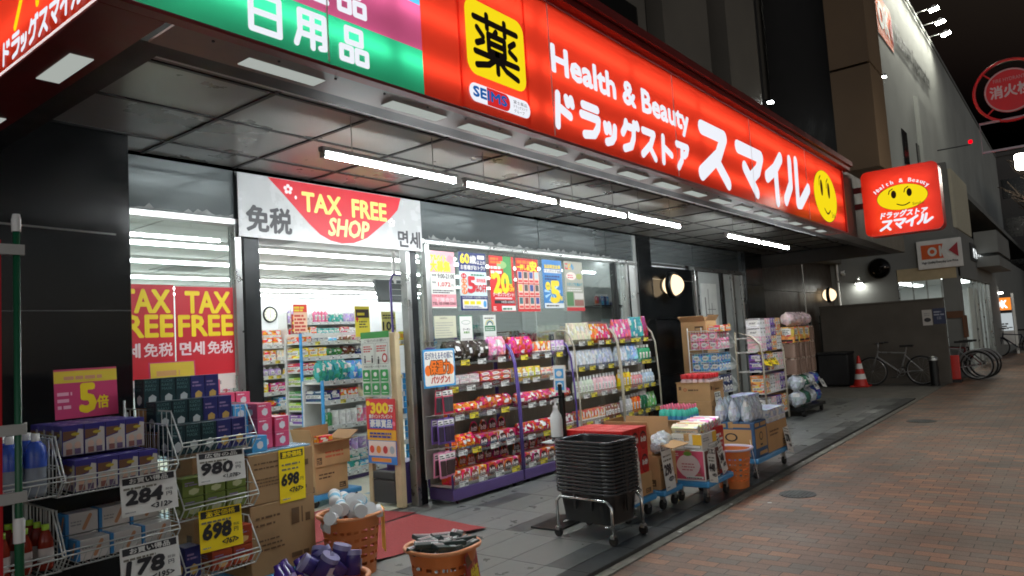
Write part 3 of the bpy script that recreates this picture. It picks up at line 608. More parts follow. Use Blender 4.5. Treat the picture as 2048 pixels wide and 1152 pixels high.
def fill(desc, z, x0, x1, y, hmax, seed, run=(2, 4), kinds=("box_label", "bag", "box_band", "bottle", "box_round", "spray", "box_tall", "tub"), pal=None, wr=(.085, .15), depth=.35, stack=True):
    """runs of equal packs side by side along one shelf"""
    r = random.Random(seed); x = x0; cols = list(pal or PAL); r.shuffle(cols); ci = 0
    while x < x1 - .05:
        kd = r.choice(kinds); kd = kd if ci or kinds[0] != "box_label" else "box_label"; w = r.uniform(*wr) * (.75 if kd[0] in "s" or kd == "bottle" else 1); n = r.randint(*run); c = cols[ci % len(cols)]; ci += 1
        h = hmax * r.uniform(.62, .95); tiers = 1
        if stack and kd.startswith("box") and kd != "box_tall" and hmax > .22: tiers = 2; h = h / 2
        d = w if kd in ("bottle", "spray", "tub") else depth * (.5 if kd in ("bag", "pouch") else 1)
        nm = NM[kd[:3]]; lab = "%s %s %s on the %s" % (c, ["printed", "small", "plain", "bright"][ci // len(cols) % 4], nm.replace("_", " "), desc); col = tone(*PAL[c])
        for i in range(n):
            if x + w > x1: break
            for t in range(tiers): put(kd, nm, lab, nm.replace("_", " "), (x + w / 2, y + d / 2 + .01 + r.random() * .01, z + t * h), (w * .96, d, h * .99), col, lab.split(" on the ")[0] + " packs in a run on the " + desc)
            x += w
        x += r.uniform(.002, .012)
def gondola(name, label, desc, x0, x1, y, depth, levels, top, seed, side=None, hts=None, ncard=8, fills=None):
    """shop shelving whose open side looks to the street"""
    t = thing(name, label, "shelving", ((x0 + x1) / 2, y + depth / 2, 0))
    ox, oy = -(x0 + x1) / 2, -(y + depth / 2)
    T = lambda b, nm, par=None: b.build(nm, par or t)
    b = MB(); b.box(x0 + ox, x1 + ox, oy + y + .02, oy + y + depth, 0.005, .09, mat("purple_kick", (78, 62, 108), .4)); T(b, "base")
    b = MB(); b.box(x0 + ox, x1 + ox, oy + y + depth - .03, oy + y + depth, .09, top, mat("shelf_back", (206, 208, 206), .5)); T(b, "back_panel")
    for sx in (x0, x1 - .02):
        b = MB(); b.box(sx + ox, sx + ox + .02, oy + y + (.02 if side else .1), oy + y + (.06 if side else depth - .031), .09, top, side or shelfm); T(b, "side_strip" if side else "side_panel")
    k = len(levels)
    for i, z in enumerate(sorted(levels, reverse=True)):
        yo = oy + y + .012 * (k - 1 - i)
        b = MB(); b.box(x0 + ox + .021, x1 + ox - .021, yo, oy + y + depth - .031, z - .02, z, shelfm); b.box(x0 + ox + .021, x1 + ox - .021, yo - .012, yo - .001, z - .045, z + .012, raill); s = T(b, "shelf")
        cards(s, x0 + ox + .05, x1 + ox - .05, yo - .0125, z - .016, ncard, .12, seed + i)
    zz = sorted(levels) + [top + .02]
    for i, z in enumerate(sorted(levels)):
        o = k - 1 - i; ds = ("top" if o == 0 else "bottom" if o == k - 1 else ORD[o]) + " shelf of the " + desc
        kw = dict(fills.get(o, {})) if fills else {}
        h = kw.pop("h", min(zz[i + 1] - z - .05, .3))
        fill(ds, z, x0 + .03, x1 - .03, y + .02 + .012 * i, h, seed * 10 + i, **kw)
    return t

# ------------------------------------------------------------------ inside the shop
roomt = lampmat("shop_tube_light", (.95, .98, 1.0), ROOM)
for i, (y, x0, x1) in enumerate(((6.45, 2.8, 13), (7.95, 2.8, 13.4), (9.35, 2.8, 13.4), (11.05, 2.8, 13.4), (12.6, 2.8, 13.4), (13.6, 2.8, 13.4))):
    t = thing("ceiling_light_strip", ["%s of the long white ceiling light strips inside, counting from the entrance" % w for w in ("first", "second", "third", "fourth", "fifth", "last")][i], "ceiling light", (0, y, 2.83), group="long light strips on the shop ceiling")
    MB().box(x0, x1, -.06, .06, .03, .068, white).build("housing", t)
    MB().box(x0 + .02, x1 - .02, -.035, .035, -.005, .029, roomt).build("tube", t)
blues = mat("blue_side_panel", (50, 150, 215), .35)
gondola("wall_shelving", "inside shelving with orange and white cartons, left of the blue edged shelf end", "shelving beside the door jamb", 5.0, 6.28, 9.0, .4, (.36, .6, .81, 1.02, 1.25, 1.46, 1.68), 1.92, 11, ncard=9, fills={0: dict(kinds=("box_label", "box_band"), pal=["orange", "cream", "red", "pink", "white"], h=.24), 1: dict(kinds=("box_label", "box_band"), pal=["orange", "cream", "navy", "red", "white"], h=.2)})
gondola("aisle_shelving", "inside shelving with a bright blue end panel and small packets behind the carton stack", "blue-ended inside shelving", 5.72, 7.2, 8.0, .4, (.62, .8, .96, 1.13, 1.3, 1.48, 1.68), 1.8, 23, side=blues, ncard=8)
gondola("aisle_shelving", "low inside shelving with blue refill bags on top, right behind the poster stand", "shelving behind the poster stand", 5.28, 6.6, 7.0, .42, (.1, .34, .66, .955, 1.18), 1.2, 37, side=blues, ncard=8,
        fills={0: dict(kinds=("bag", "pouch"), pal=["sky blue", "navy", "teal"], h=.3, wr=(.1, .15)), 2: dict(kinds=("spray", "tub", "box_tall"), pal=["purple", "white", "pink", "green"], stack=False), 4: dict(kinds=("box_round", "box_band"), pal=["sky blue", "teal"], h=.26, wr=(.14, .18))})
gondola("wall_shelving", "tall inside shelving on the rear wall with teal and pink bottles", "tall rear shelving", 8.6, 10.6, 12.4, .4, (1.75, 1.95, 2.18), 2.4, 51, ncard=10, fills={0: dict(kinds=("bottle", "spray"), pal=["teal", "pink", "lilac", "white"], h=.34), 1: dict(kinds=("bottle", "box_label"), pal=["teal", "orange", "red", "white"], h=.17)})
gondola("aisle_shelving", "inside shelving seen through the glass below the hanging posters", "shelving behind the notices", 7.2, 10.0, 6.6, .4, (1.2, 1.5), 1.62, 63, ncard=8, fills={0: dict(h=.2), 1: dict(h=.2)})
gondola("counter_shelving", "inside shelving behind the pharmacy glass with white and teal packs", "far right inside shelving", 9.6, 11.4, 9.4, .4, (1.5, 1.8), 1.95, 77, ncard=8, fills={0: dict(pal=["teal", "white", "sky blue"]), 1: dict(pal=["white", "grey", "sky blue"])})
# shelf board with spray cans, near the right end of the glass
t = thing("wall_shelf", "dark shelf board with blue spray cans, inside the right end of the glass", "shelf", (9.75, 5.75, 0))
MB().box(-.5, .75, -.14, .2, 1.97, 1.99, darkmetal).build("board", t); MB().box(-.48, .73, .2, .215, .9, 2.3, mat("shelf_back")).build("back_panel", t); MB().box(-.5, .75, -.14, .19, 1.58, 1.6, shelfm).build("board", t)
for i, c in enumerate(("red", "grey", "sky blue", "navy", "sky blue")): put("spray", "spray_can", "%s spray can standing on the dark shelf board behind the glass" % c, "spray can", (9.3 + .075 * i, 5.68, 1.99), (.06, .06, .17), tone(*PAL[c]), "spray cans on the dark shelf board")
o = put("spray", "spray_can", "blue spray can lying on its side on the dark shelf board", "spray can", (9.72, 5.68, 2.02), (.06, .06, .16), tone(*PAL["navy"])); o.rotation_euler = (0, R(90), 0)
for i, c in enumerate(("orange", "cream", "brown", "sky blue", "navy")):
    for j in range(1): put("box_label", "carton", "%s carton on the lower white board near the right end of the glass" % c, "carton", (9.32 + .2 * i + .09 * j, 5.67, 1.6), (.085, .1, .12), tone(*PAL[c]), "%s cartons on the white board behind the glass" % c)
MB_ = MB().box(10.75, 10.8, 5.47, 8.2, 0.002, 2.88, mat("inside_wall")); tag(MB_.build("partition_wall"), "white partition wall inside, at the right end of the glass", "wall")
# white wire grids hung behind the glass
wire = mat("white_wire", (206, 210, 206), .35, metal=.2, var=0)
for x0, x1, z0, z1, lb in ((5.32, 7.05, .95, 1.95, "white wire grid behind the glass, under the first hanging posters"), (7.15, 8.95, .95, 1.98, "white wire grid behind the glass, above the white rack")):
    b = MB(); n = int((x1 - x0) / .05)
    for i in range(n + 1): x = x0 + (x1 - x0) * i / n; b.cyl((x, 5.4, z0), (x, 5.4, z1), .002, wire, n=4, cap=False)
    for i in range(int((z1 - z0) / .05) + 1): b.cyl((x0, 5.404, z0 + .05 * i), (x1, 5.404, z0 + .05 * i), .002, wire, n=4, cap=False)
    b.tube([(x0, 5.402, z0), (x1, 5.402, z0), (x1, 5.402, z1), (x0, 5.402, z1)], .008, wire, 5, closed=True)
    for x in (x0 + .02, x1 - .02): b.cyl((x, 5.41, 0), (x, 5.41, z0), .012, wire, n=6)
    tag(b.build("wire_grid"), lb, "wire grid")
b = MB(); b.tube([(4.98, 5.45, .4), (4.98, 5.45, 2.2), (5.02, 5.45, 2.27), (5.12, 5.45, 2.27), (5.16, 5.45, 2.2), (5.16, 5.45, .4)], .013, mat("purple_tube", (96, 78, 150), .4))
for i in range(30): b.cyl((4.98, 5.45, .5 + .06 * i), (5.16, 5.45, .5 + .06 * i), .003, wire, n=4)
b.box(4.95, 5.2, 5.35, 5.6, 0.002, .4, mat("purple_tube")); tag(b.build("display_rack"), "narrow purple wire display rack just inside the sliver of glass", "rack")
put("box_band", "carton", "yellow packet hanging on the narrow purple wire rack", "packet", (5.07, 5.41, 1.55), (.1, .04, .14), tone(*PAL["yellow"]))
# clock, screen, hung signs
t = thing("wall_clock", "round black-rimmed wall clock on the rear wall, left in the doorway", "clock", (9.2, 13.98, 2.46))
b = MB(); b.lathe([(.0, .01), (.15, .01)], mat("clock_face", (222, 224, 200), .5), 28, Matrix.Rotation(R(90), 4, 'X')); a = Art(b, FACE_S(0, -.012, 0), .001)
for i in range(12): c, s_ = math.sin(i * math.pi / 6), math.cos(i * math.pi / 6); a.strokes([[(c * .11, s_ * .11), (c * .128, s_ * .128)]], .01, dk)
a.strokes([[(0, 0), (.0, -.07)]], .012, dk); a.strokes([[(0, 0), (.008, .105)]], .008, dk); b.build("dial", t)
MB().lathe([(.145, .012), (.15, .03), (.172, .028), (.18, .0)], darkmetal, 28, Matrix.Rotation(R(90), 4, 'X')).build("rim", t)
t = thing("hanging_screen", "dark flat screen hung from the shop ceiling by a white pole", "screen", (6.95, 7.5, 2.33))
b = MB(); b.box(-.36, .36, -.03, .03, -.16, .16, mat("screen_grey", (74, 80, 80), .4), M=Matrix.Rotation(R(-18), 4, 'X'), c=.008); b.build("screen", t); MB().cyl((0, .02, .1), (0, .02, .56), .025, white).build("pole", t)
def card(name, label, cat, M, w, h, fn, base=None, th=.002, holder=None, group=None, out=.0):
    """a printed card w x h whose lower left corner sits at M"""
    b = MB(); b.box(0, w, 0, h, -th, 0, base or wht, M=M); a = Art(b, M, .0004 + out, .0004); fn(a, w, h); return tag(b.build(name), label, cat, group)
def f(a, w, h):
    a.rect(.05 * w, .62 * h, .95 * w, .9 * h, flat(60, 40, 30)); a.lines(.15 * w, .7 * h, .85 * w, .82 * h, 1, cardy, .7, 2); a.strokes([[(.14 * w, .5 * h), (.14 * w, .62 * h)], [(.08 * w, .57 * h), (.14 * w, .63 * h), (.2 * w, .57 * h)]], .02, flat(210, 40, 40)); a.lines(.25 * w, .3 * h, .85 * w, .55 * h, 3, dk, .5, 4)
card("hanging_sign", "tall yellow hanging sign with a small red arrow inside the doorway", "sign", FACE_S(6.45, 7.8, 1.72), .26, .42, f, cardy)
def f(a, w, h): a.rect(0, .72 * h, w, h, flat(225, 60, 40)); a.lines(.05 * w, .75 * h, .95 * w, .95 * h, 2, cardy, .7, 5); a.lines(.05 * w, .05 * h, .95 * w, .68 * h, 5, flat(200, 70, 60), .6, 6)
card("shelf_poster", "orange and cream poster standing on the shelf corner beside the clock", "poster", FACE_S(6.45, 9.2, 1.86), .24, .42, f, flat(240, 200, 170))
def f(a, w, h): a.txt("20", .1 * w, .1 * h, .9 * w, .6 * h, cardy, .04); a.rect(.1 * w, .7 * h, .9 * w, .9 * h, flat(240, 120, 40))
card("shelf_poster", "small dark red poster reading 20, below the teal bottles inside", "poster", FACE_S(8.5, 12.2, 1.98), .3, .36, f, flat(160, 30, 34))
def f(a, w, h): a.txt("10%", .06 * w, .12 * h, .94 * w, .48 * h, dk, .03); a.txt("OFF", .2 * w, .55 * h, .8 * w, .68 * h, dk, .03); a.rect(.1 * w, .76 * h, .9 * w, .92 * h, flat(90, 80, 40))
card("hanging_sign", "pale yellow card above the poster stand", "sign", FACE_S(5.15, 5.8, 1.7), .2, .22, lambda a, w, h: (a.txt("10", .08 * w, .1 * h, .65 * w, .5 * h, dk, .03), a.txt("%", .68 * w, .12 * h, .94 * w, .35 * h, dk, .03), a.lines(.08 * w, .66 * h, .92 * w, .9 * h, 2, dk, .5, 3)), flat(235, 228, 140))
# entrance stand with posters: a gate whose face looks along the street
t = thing("entrance_stand", "cream painted entrance gate with a grey lower box, carrying two posters", "stand", (4.82, 5.45, 0))
cream = mat("cream_wood", (206, 186, 148), .55, var=.18); MB().box(-.01, .05, -.21, -.12, 0, 1.68, cream, c=.004).build("post", t); MB().box(-.005, .045, .21, .27, 0, 1.6, cream, c=.004).build("post", t)
b = MB(); b.box(-.012, .06, -.11, .2, .03, .25, mat("bin_grey", (62, 62, 62), .5), c=.006); b.box(-.014, .06, -.11, .2, .26, .33, mat("bin_grey", (62, 62, 62), .5), c=.006); b.build("lower_box", t); MB().box(0, .04, -.12, .21, 1.5, 1.58, cream).build("rail", t); MB().box(0, .04, -.12, .21, .42, .46, cream).build("rail", t)
def f(a, w, h):
    a.rect(0, .9 * h, w, h, flat(60, 150, 70)); a.txt("ご協力のお願い", .12 * w, .84 * h, .88 * w, .885 * h, dk)
    for i in range(2):
        x = (.05 + .47 * i) * w
        for q in ((x, .5 * h, x + .43 * w, .505 * h), (x, .82 * h, x + .43 * w, .825 * h), (x, .5 * h, x + .01 * w, .825 * h), (x + .42 * w, .5 * h, x + .43 * w, .825 * h)): a.rect(*q, gry)
        a.lines(x + .04 * w, .69 * h, x + .39 * w, .8 * h, 3, flat(200, 70, 70), .5, i)
    for x, y in ((.14, .62), (.4, .62), (.62, .6)): a.ell(x * w, y * h, .022 * w, .016 * h, dk, 10); a.rect((x - .025) * w, (y - .1) * h, (x + .025) * w, (y - .022) * h, dk)
    a.strokes([[(.2 * w, .55 * h), (.34 * w, .55 * h)]], .006, flat(200, 40, 40)); a.ell(.84 * w, .59 * h, .09 * w, .07 * h, flat(190, 40, 40), 18); a.ell(.84 * w, .59 * h, .055 * w, .045 * h, wht, 18); a.txt("感染対策への取り組み", .1 * w, .445 * h, .9 * w, .48 * h, dk)
    for i in range(3):
        for j in range(2): x, y = (.05 + .32 * i) * w, (.03 + .205 * j) * h; a.rrect(x, y, x + .26 * w, y + .18 * h, .01, flat(40, 150, 70)); a.ell(x + .13 * w, y + .11 * h, .06 * w, .035 * h, wht, 12); a.rect(x + .03 * w, y + .03 * h, x + .23 * w, y + .04 * h, wht)
card("information_poster", "white and green distancing poster with pictograms on the entrance stand", "poster", FACE_W(4.79, 5.72, 1.06), .42, .64, f, flat(222, 228, 220), group=None)
def f(a, w, h):
    a.rect(0, .52 * h, w, h, flat(222, 50, 60)); a.rect(0, .36 * h, w, .52 * h, flat(240, 180, 40)); a.rect(0, 0, w, .36 * h, flat(60, 130, 210)); a.rect(.03 * w, .12 * h, .97 * w, .35 * h, flat(245, 225, 215)); a.rect(.12 * w, .03 * h, .8 * w, .09 * h, flat(235, 150, 60))
    a.txt("300", .17 * w, .78 * h, .76 * w, .93 * h, flat(250, 215, 40), .06); a.txt("万", .78 * w, .8 * h, .93 * w, .9 * h, wht, .04); a.txt("総ポイントプレゼント", .1 * w, .7 * h, .9 * w, .76 * h, wht, .03); a.rect(.1 * w, .54 * h, .9 * w, .69 * h, flat(45, 90, 190)); a.txt("豪華賞品", .13 * w, .56 * h, .87 * w, .68 * h, wht, .035)
    a.ell(.08 * w, .93 * h, .07 * w, .04 * h, flat(250, 215, 40), 14); a.ell(.94 * w, .62 * h, .06 * w, .035 * h, flat(240, 120, 150), 14); a.lines(.1 * w, .4 * h, .9 * w, .5 * h, 2, flat(60, 70, 160), .6, 3)
    for i in range(4): a.ell((.16 + .23 * i) * w, .22 * h, .08 * w, .06 * h, flat(*[(225, 80, 60), (240, 150, 60), (200, 60, 60), (180, 190, 200)][i]), 12)
card("campaign_poster", "red 300 points campaign poster with a blue foot on the entrance stand", "poster", FACE_W(4.788, 5.68, .41), .42, .63, f, flat(222, 50, 60))
# open cartons on a blue dolly inside the doorway
kraft = mat("kraft_card", (190, 150, 104), .75, var=.12, scale=5); kraftd = mat("kraft_inside", (168, 130, 90), .8, var=.1); ikb = flat(96, 70, 46); tape = mat("packing_tape", (176, 140, 92), .3, var=.05)
bluep = mat("blue_plastic", (70, 150, 205), .4, var=.1); rubber = mat("black_rubber", (28, 28, 28), .6, var=.1)
def dolly(label, x0, x1, y0, y1, z=.17, group="blue plastic dollies"):
    t = thing("flat_dolly", label, "dolly", ((x0 + x1) / 2, (y0 + y1) / 2, 0), group=group); w, d = (x1 - x0) / 2, (y1 - y0) / 2
    b = MB(); b.box(-w, w, -d, d, z - .05, z, bluep, c=.01); b.build("deck", t)
    for sx in (-1, 1):
        for sy in (-1, 1):
            c = MB(); X, Y = sx * (w - .07), sy * (d - .06); c.box(X - .02, X + .02, Y - .016, Y + .016, .055, z - .051, steel); c.build("caster_fork", t); MB().cyl((X - .0, Y - .014, .045), (X, Y + .014, .045), .045, rubber, n=14).build("wheel", t)
    return t
def carton(label, x0, x1, y0, y1, z0, z1, art=None, name="cardboard_box", cat="cardboard box", mt=None, group=None, arts=None):
    """closed cardboard box with taped lid and print"""
    t = thing(name, label, cat, ((x0 + x1) / 2, (y0 + y1) / 2, z0), group=group); w, d, h = (x1 - x0) / 2, (y1 - y0) / 2, z1 - z0
    b = MB(); b.box(-w, w, -d, d, 0, h, mt or kraft, c=.004)
    for a, W_ in ((Art(b, FACE_S(-w, -d, 0), .0006), 2 * w), (Art(b, FACE_W(-w, d, 0), .0006), 2 * d)):
        if art: art(a, W_, h)
        else: a.lines(.1 * W_, .55 * h, .6 * W_, .8 * h, 2, ikb, .45, int(x0 * 99)); a.rect(.72 * W_, .1 * h, .92 * W_, .3 * h, ikb); a.lines(.74 * W_, .14 * h, .9 * W_, .28 * h, 2, kraft, .5, 2)
    b.build("body", t); m_ = MB(); m_.box(-w - .001, w + .001, -.025, .025, h + .0005, h + .0015, tape); m_.box(-w - .002, -w - .0006, -.025, .025, h - .06, h, tape); m_.build("tape", t)
    return t
def open_carton(label, x0, x1, y0, y1, z0, z1, flaps=.16, mt=None, art=None, up=(70, 60, 85, 100), rz=0):
    t = thing("open_cardboard_box", label, "cardboard box", ((x0 + x1) / 2, (y0 + y1) / 2, z0), rz); w, d, h = (x1 - x0) / 2, (y1 - y0) / 2, z1 - z0; q = .006; mt = mt or kraft
    b = MB(); b.box(-w, w, -d, d, 0, q, mt); b.box(-w, w, -d, -d + q, q, h, mt); b.box(-w, w, d - q, d, q, h, mt); b.box(-w, -w + q, -d + q, d - q, q, h, mt); b.box(w - q, w, -d + q, d - q, q, h, mt)
    if art: art(Art(b, FACE_S(-w, -d, 0)), 2 * w, h); art(Art(b, FACE_W(-w, d, 0)), 2 * d, h)
    b.build("body", t)
    for i, (ax, an) in enumerate(zip("SNWE", up)):
        f_ = MB(); L = 2 * w if ax in "SN" else 2 * d; f_.box(-L / 2 + .004, L / 2 - .004, 0, q, 0, flaps, kraftd if ax in "NE" else mt)
        M = {"S": Matrix.Translation((0, -d, h)), "N": Matrix.Translation((0, d, h)) @ Matrix.Rotation(math.pi, 4, 'Z'), "W": Matrix.Translation((-w, 0, h)) @ Matrix.Rotation(-math.pi / 2, 4, 'Z'), "E": Matrix.Translation((w, 0, h)) @ Matrix.Rotation(math.pi / 2, 4, 'Z')}[ax] @ Matrix.Rotation(R(90 - an), 4, 'X')
        o = f_.build("flap", t); o.matrix_local = M
    return t
dolly("blue dolly under the open cartons, inside the doorway", 4.38, 5.0, 6.05, 6.5, .12)
def kprint(a, w, h): a.lines(.3 * w, .35 * h, .85 * w, .7 * h, 2, flat(196, 96, 60), .5, 8); a.rect(.06 * w, .1 * h, .2 * w, .4 * h, ikb); a.lines(.07 * w, .13 * h, .19 * w, .37 * h, 3, kraft, .5, 2)
carton("cardboard box under the open one, on the blue dolly inside the doorway", 4.46, 4.86, 6.1, 6.4, .122, .39)
open_carton("open cardboard box with raised flaps inside the doorway", 4.44, 4.88, 6.08, 6.42, .393, .62, .15, art=kprint, up=(12, 88, 75, 30))
put("box_label", "carton", "bright orange carton inside the open box in the doorway", "carton", (4.72, 6.3, .5), (.16, .1, .17), tone(240, 120, 40))
# ================================================================== posters and banner on the shop front
yl = flat(250, 220, 30); rd = flat(205, 34, 48); nv = flat(28, 44, 110); pk = flat(236, 150, 165); sb = flat(80, 165, 220); gn = flat(40, 120, 80); orr = flat(240, 120, 40); crm = flat(236, 226, 200)
YP = 5.19
def poster(name, label, x0, x1, z0, z1, fn, base, cat="poster", y=YP): return card(name, label, cat, FACE_S(x0, y, z0), x1 - x0, z1 - z0, fn, base)
def f(a, w, h):
    a.rect(0, .62 * h, w, h, flat(240, 175, 185)); a.rect(0, .02 * h, w, .24 * h, flat(238, 165, 175)); a.ell(.82 * w, .86 * h, .12 * w, .08 * h, flat(230, 150, 165), 16)
    a.txt("アルバイト", .06 * w, .83 * h, .66 * w, .93 * h, yl, .06); a.txt("大募集", .04 * w, .64 * h, .8 * w, .82 * h, yl, .06); a.txt("9:00-21:00", .3 * w, .52 * h, .95 * w, .6 * h, dk, .02); a.txt("時間", .08 * w, .55 * h, .24 * w, .59 * h, dk, .02)
    a.txt("時給", .08 * w, .43 * h, .22 * w, .46 * h, dk, .02); a.txt("1,072", .3 * w, .37 * h, .78 * w, .45 * h, rd, .03); a.txt("円", .82 * w, .38 * h, .9 * w, .42 * h, dk); a.lines(.08 * w, .26 * h, .95 * w, .33 * h, 2, dk, .5, 3)
    a.txt("スマイルドラッグ", .04 * w, .19 * h, .6 * w, .23 * h, rd, .03); a.txt("下落合店", .15 * w, .11 * h, .9 * w, .18 * h, flat(248, 220, 225), .04); a.txt("TEL: 03-5988-5360", .05 * w, .055 * h, .95 * w, .1 * h, flat(90, 30, 34), .02)
poster("hanging_poster", "pink and white recruiting poster with yellow heading, leftmost of the posters hung behind the glass", 5.283, 5.667, 1.91, 2.506, f, flat(232, 232, 226))
def f(a, w, h):
    a.rect(0, .67 * h, w, h, nv); a.rect(0, 0, w, .25 * h, nv); a.txt("60", .06 * w, .81 * h, .38 * w, .97 * h, yl, .04); a.txt("歳", .4 * w, .81 * h, .64 * w, .95 * h, wht, .03); a.txt("以上の", .66 * w, .8 * h, .97 * w, .87 * h, wht, .03); a.rrect(.68 * w, .89 * h, .95 * w, .96 * h, .01, wht); a.txt("お客様がおトク!!", .06 * w, .7 * h, .95 * w, .78 * h, wht, .03)
    for i, n in enumerate(("14", "15", "16", "17")): a.ell(.15 * w, (.59 - .09 * i) * h, .1 * w, .045 * h, orr if i else rd, 16); a.txt(n, .09 * w, (.57 - .09 * i) * h, .21 * w, (.61 - .09 * i) * h, wht, .03)
    a.lines(.4 * w, .6 * h, .95 * w, .65 * h, 1, gn, .5, 3); a.txt("5", .28 * w, .31 * h, .54 * w, .57 * h, rd, .05); a.rect(.58 * w, .48 * h, .95 * w, .56 * h, flat(245, 205, 210)); a.txt("店内全品", .6 * w, .49 * h, .93 * w, .55 * h, rd, .03); a.txt("%OFF", .54 * w, .32 * h, .97 * w, .44 * h, rd, .03)
    a.txt("シニアパスポートはお持ちですか?", .05 * w, .205 * h, .95 * w, .24 * h, wht, .02); a.rrect(.05 * w, .03 * h, .95 * w, .19 * h, .01, wht)
    for i in range(3): a.rect((.1 + .22 * i) * w, .1 * h, (.27 + .22 * i) * w, .16 * h, yl)
    a.lines(.1 * w, .04 * h, .75 * w, .085 * h, 2, nv, .5, 5); a.ell(.86 * w, .11 * h, .06 * w, .06 * h, sb, 14)
poster("hanging_poster", "blue and white poster reading 60 and 5% OFF, second hung behind the glass", 5.733, 6.182, 1.884, 2.519, f, flat(206, 226, 228))
def f(a, w, h):
    a.rect(.55 * w, .5 * h, .9 * w, h, flat(70, 150, 80)); a.ell(.5 * w, .84 * h, .2 * w, .07 * h, flat(150, 190, 120), 18); a.lines(.04 * w, .86 * h, .5 * w, .98 * h, 2, orr, .7, 2); a.lines(.04 * w, .68 * h, .5 * w, .84 * h, 2, wht, .6, 4)
    a.txt("最大", .04 * w, .58 * h, .13 * w, .68 * h, yl, .03); a.txt("20", .14 * w, .34 * h, .74 * w, .68 * h, yl, .05); a.txt("%", .78 * w, .44 * h, .9 * w, .5 * h, yl, .03); a.txt("OFF", .74 * w, .36 * h, .96 * w, .43 * h, yl, .03); a.txt("クーポンプレゼント!", .08 * w, .27 * h, .94 * w, .34 * h, wht, .03)
    a.rect(.15 * w, .22 * h, .85 * w, .25 * h, flat(245, 205, 210)); a.rect(.12 * w, .14 * h, .95 * w, .2 * h, dk); a.txt("1/5日~2/28日", .4 * w, .15 * h, .93 * w, .19 * h, wht, .02); a.rect(.4 * w, .01 * h, .98 * w, .1 * h, wht); a.lines(.06 * w, .02 * h, .2 * w, .1 * h, 3, wht, .5, 5); a.lines(.44 * w, .03 * h, .95 * w, .09 * h, 1, gn, .5, 6)
poster("hanging_poster", "red poster with a big yellow 20% OFF, third hung behind the glass", 6.243, 6.688, 1.871, 2.51, f, flat(214, 36, 42))
def f(a, w, h):
    a.lines(.05 * w, .9 * h, .95 * w, .98 * h, 1, orr, .7, 3); a.txt("一押し品", .04 * w, .78 * h, .6 * w, .88 * h, yl, .05); a.txt("安", .62 * w, .76 * h, .92 * w, .95 * h, yl, .06)
    r = random.Random(4)
    for i in range(4):
        for j in range(3): x, y = (.04 + .235 * i) * w, (.05 + .24 * j) * h; a.rect(x, y, x + .21 * w, y + .22 * h, flat(238, 205, 190)); a.rect(x + .03 * w, y + .09 * h, x + .18 * w, y + .21 * h, flat(*r.choice([(60, 80, 150), (60, 110, 120), (230, 200, 90), (90, 80, 80), (200, 210, 215), (150, 60, 60)]))); a.rect(x + .02 * w, y + .015 * h, x + .19 * w, y + .06 * h, flat(225, 80, 80))
poster("hanging_poster", "red poster with a grid of pictured goods, fourth hung behind the glass", 6.733, 7.177, 1.869, 2.507, f, flat(206, 44, 44))
def f(a, w, h):
    for i in range(9):
        t = R(200 + 40 * i); a.poly([(.45 * w, .32 * h), (.45 * w + .42 * w * math.cos(t), .32 * h + .2 * h * math.sin(t)), (.45 * w + .42 * w * math.cos(t + .3), .32 * h + .2 * h * math.sin(t + .3))], flat(170, 215, 240))
    a.txt("当店限定企画", .1 * w, .82 * h, .92 * w, .9 * h, yl, .04); a.rect(.06 * w, .73 * h, .94 * w, .8 * h, wht); a.txt("ドラッグストア 全品", .08 * w, .74 * h, .92 * w, .79 * h, nv, .03); a.lines(.1 * w, .58 * h, .9 * w, .7 * h, 2, nv, .5, 4); a.ell(.22 * w, .45 * h, .13 * w, .09 * h, yl, 16); a.txt("全品", .14 * w, .43 * h, .3 * w, .48 * h, gn, .03)
    a.txt("5", .36 * w, .12 * h, .8 * w, .54 * h, yl, .05); a.txt("倍", .8 * w, .16 * h, .94 * w, .25 * h, yl, .04); a.rect(0, 0, w, .1 * h, flat(225, 232, 235)); a.lines(.08 * w, .03 * h, .92 * w, .08 * h, 1, dk, .6, 6)
poster("hanging_poster", "sky blue poster with a large yellow 5, fifth hung behind the glass", 7.264, 7.688, 1.91, 2.517, f, flat(50, 130, 200))
def f(a, w, h):
    for i, (c, t) in enumerate((((220, 70, 80), "こ"), ((240, 190, 40), "ど"), ((60, 150, 200), "も"))): a.txt(t, (.05 + .16 * i) * w, .84 * h, (.19 + .16 * i) * w, .95 * h, flat(*c), .06)
    a.ell(.35 * w, .7 * h, .27 * w, .08 * h, flat(245, 225, 215), 20); a.ell(.78 * w, .7 * h, .17 * w, .06 * h, flat(170, 180, 90), 16); a.lines(.15 * w, .66 * h, .55 * w, .75 * h, 2, flat(215, 90, 110), .5, 2); a.txt("スタンプを集めて", .08 * w, .5 * h, .95 * w, .57 * h, flat(50, 150, 170), .03); a.lines(.1 * w, .4 * h, .9 * w, .49 * h, 2, wht, .5, 7)
    a.rect(.04 * w, .1 * h, .4 * w, .38 * h, flat(80, 130, 80)); a.rect(.45 * w, .24 * h, .95 * w, .36 * h, flat(222, 220, 214)); a.rect(.45 * w, .1 * h, .95 * w, .22 * h, flat(150, 100, 90)); a.rect(0, 0, w, .07 * h, flat(205, 50, 60))
poster("hanging_poster", "grey and green children's poster with a red foot, last of those hung behind the glass", 7.75, 8.182, 1.872, 2.522, f, flat(176, 176, 160))
poster("notice", "plain beige notice with small print behind the glass, under the recruiting poster", 5.315, 5.641, 1.599, 1.828, lambda a, w, h: (a.txt("お客様各位", .25 * w, .86 * h, .6 * w, .93 * h, dk), a.lines(.05 * w, .1 * h, .9 * w, .78 * h, 6, gry, .3, 4)), flat(205, 205, 180), "notice")
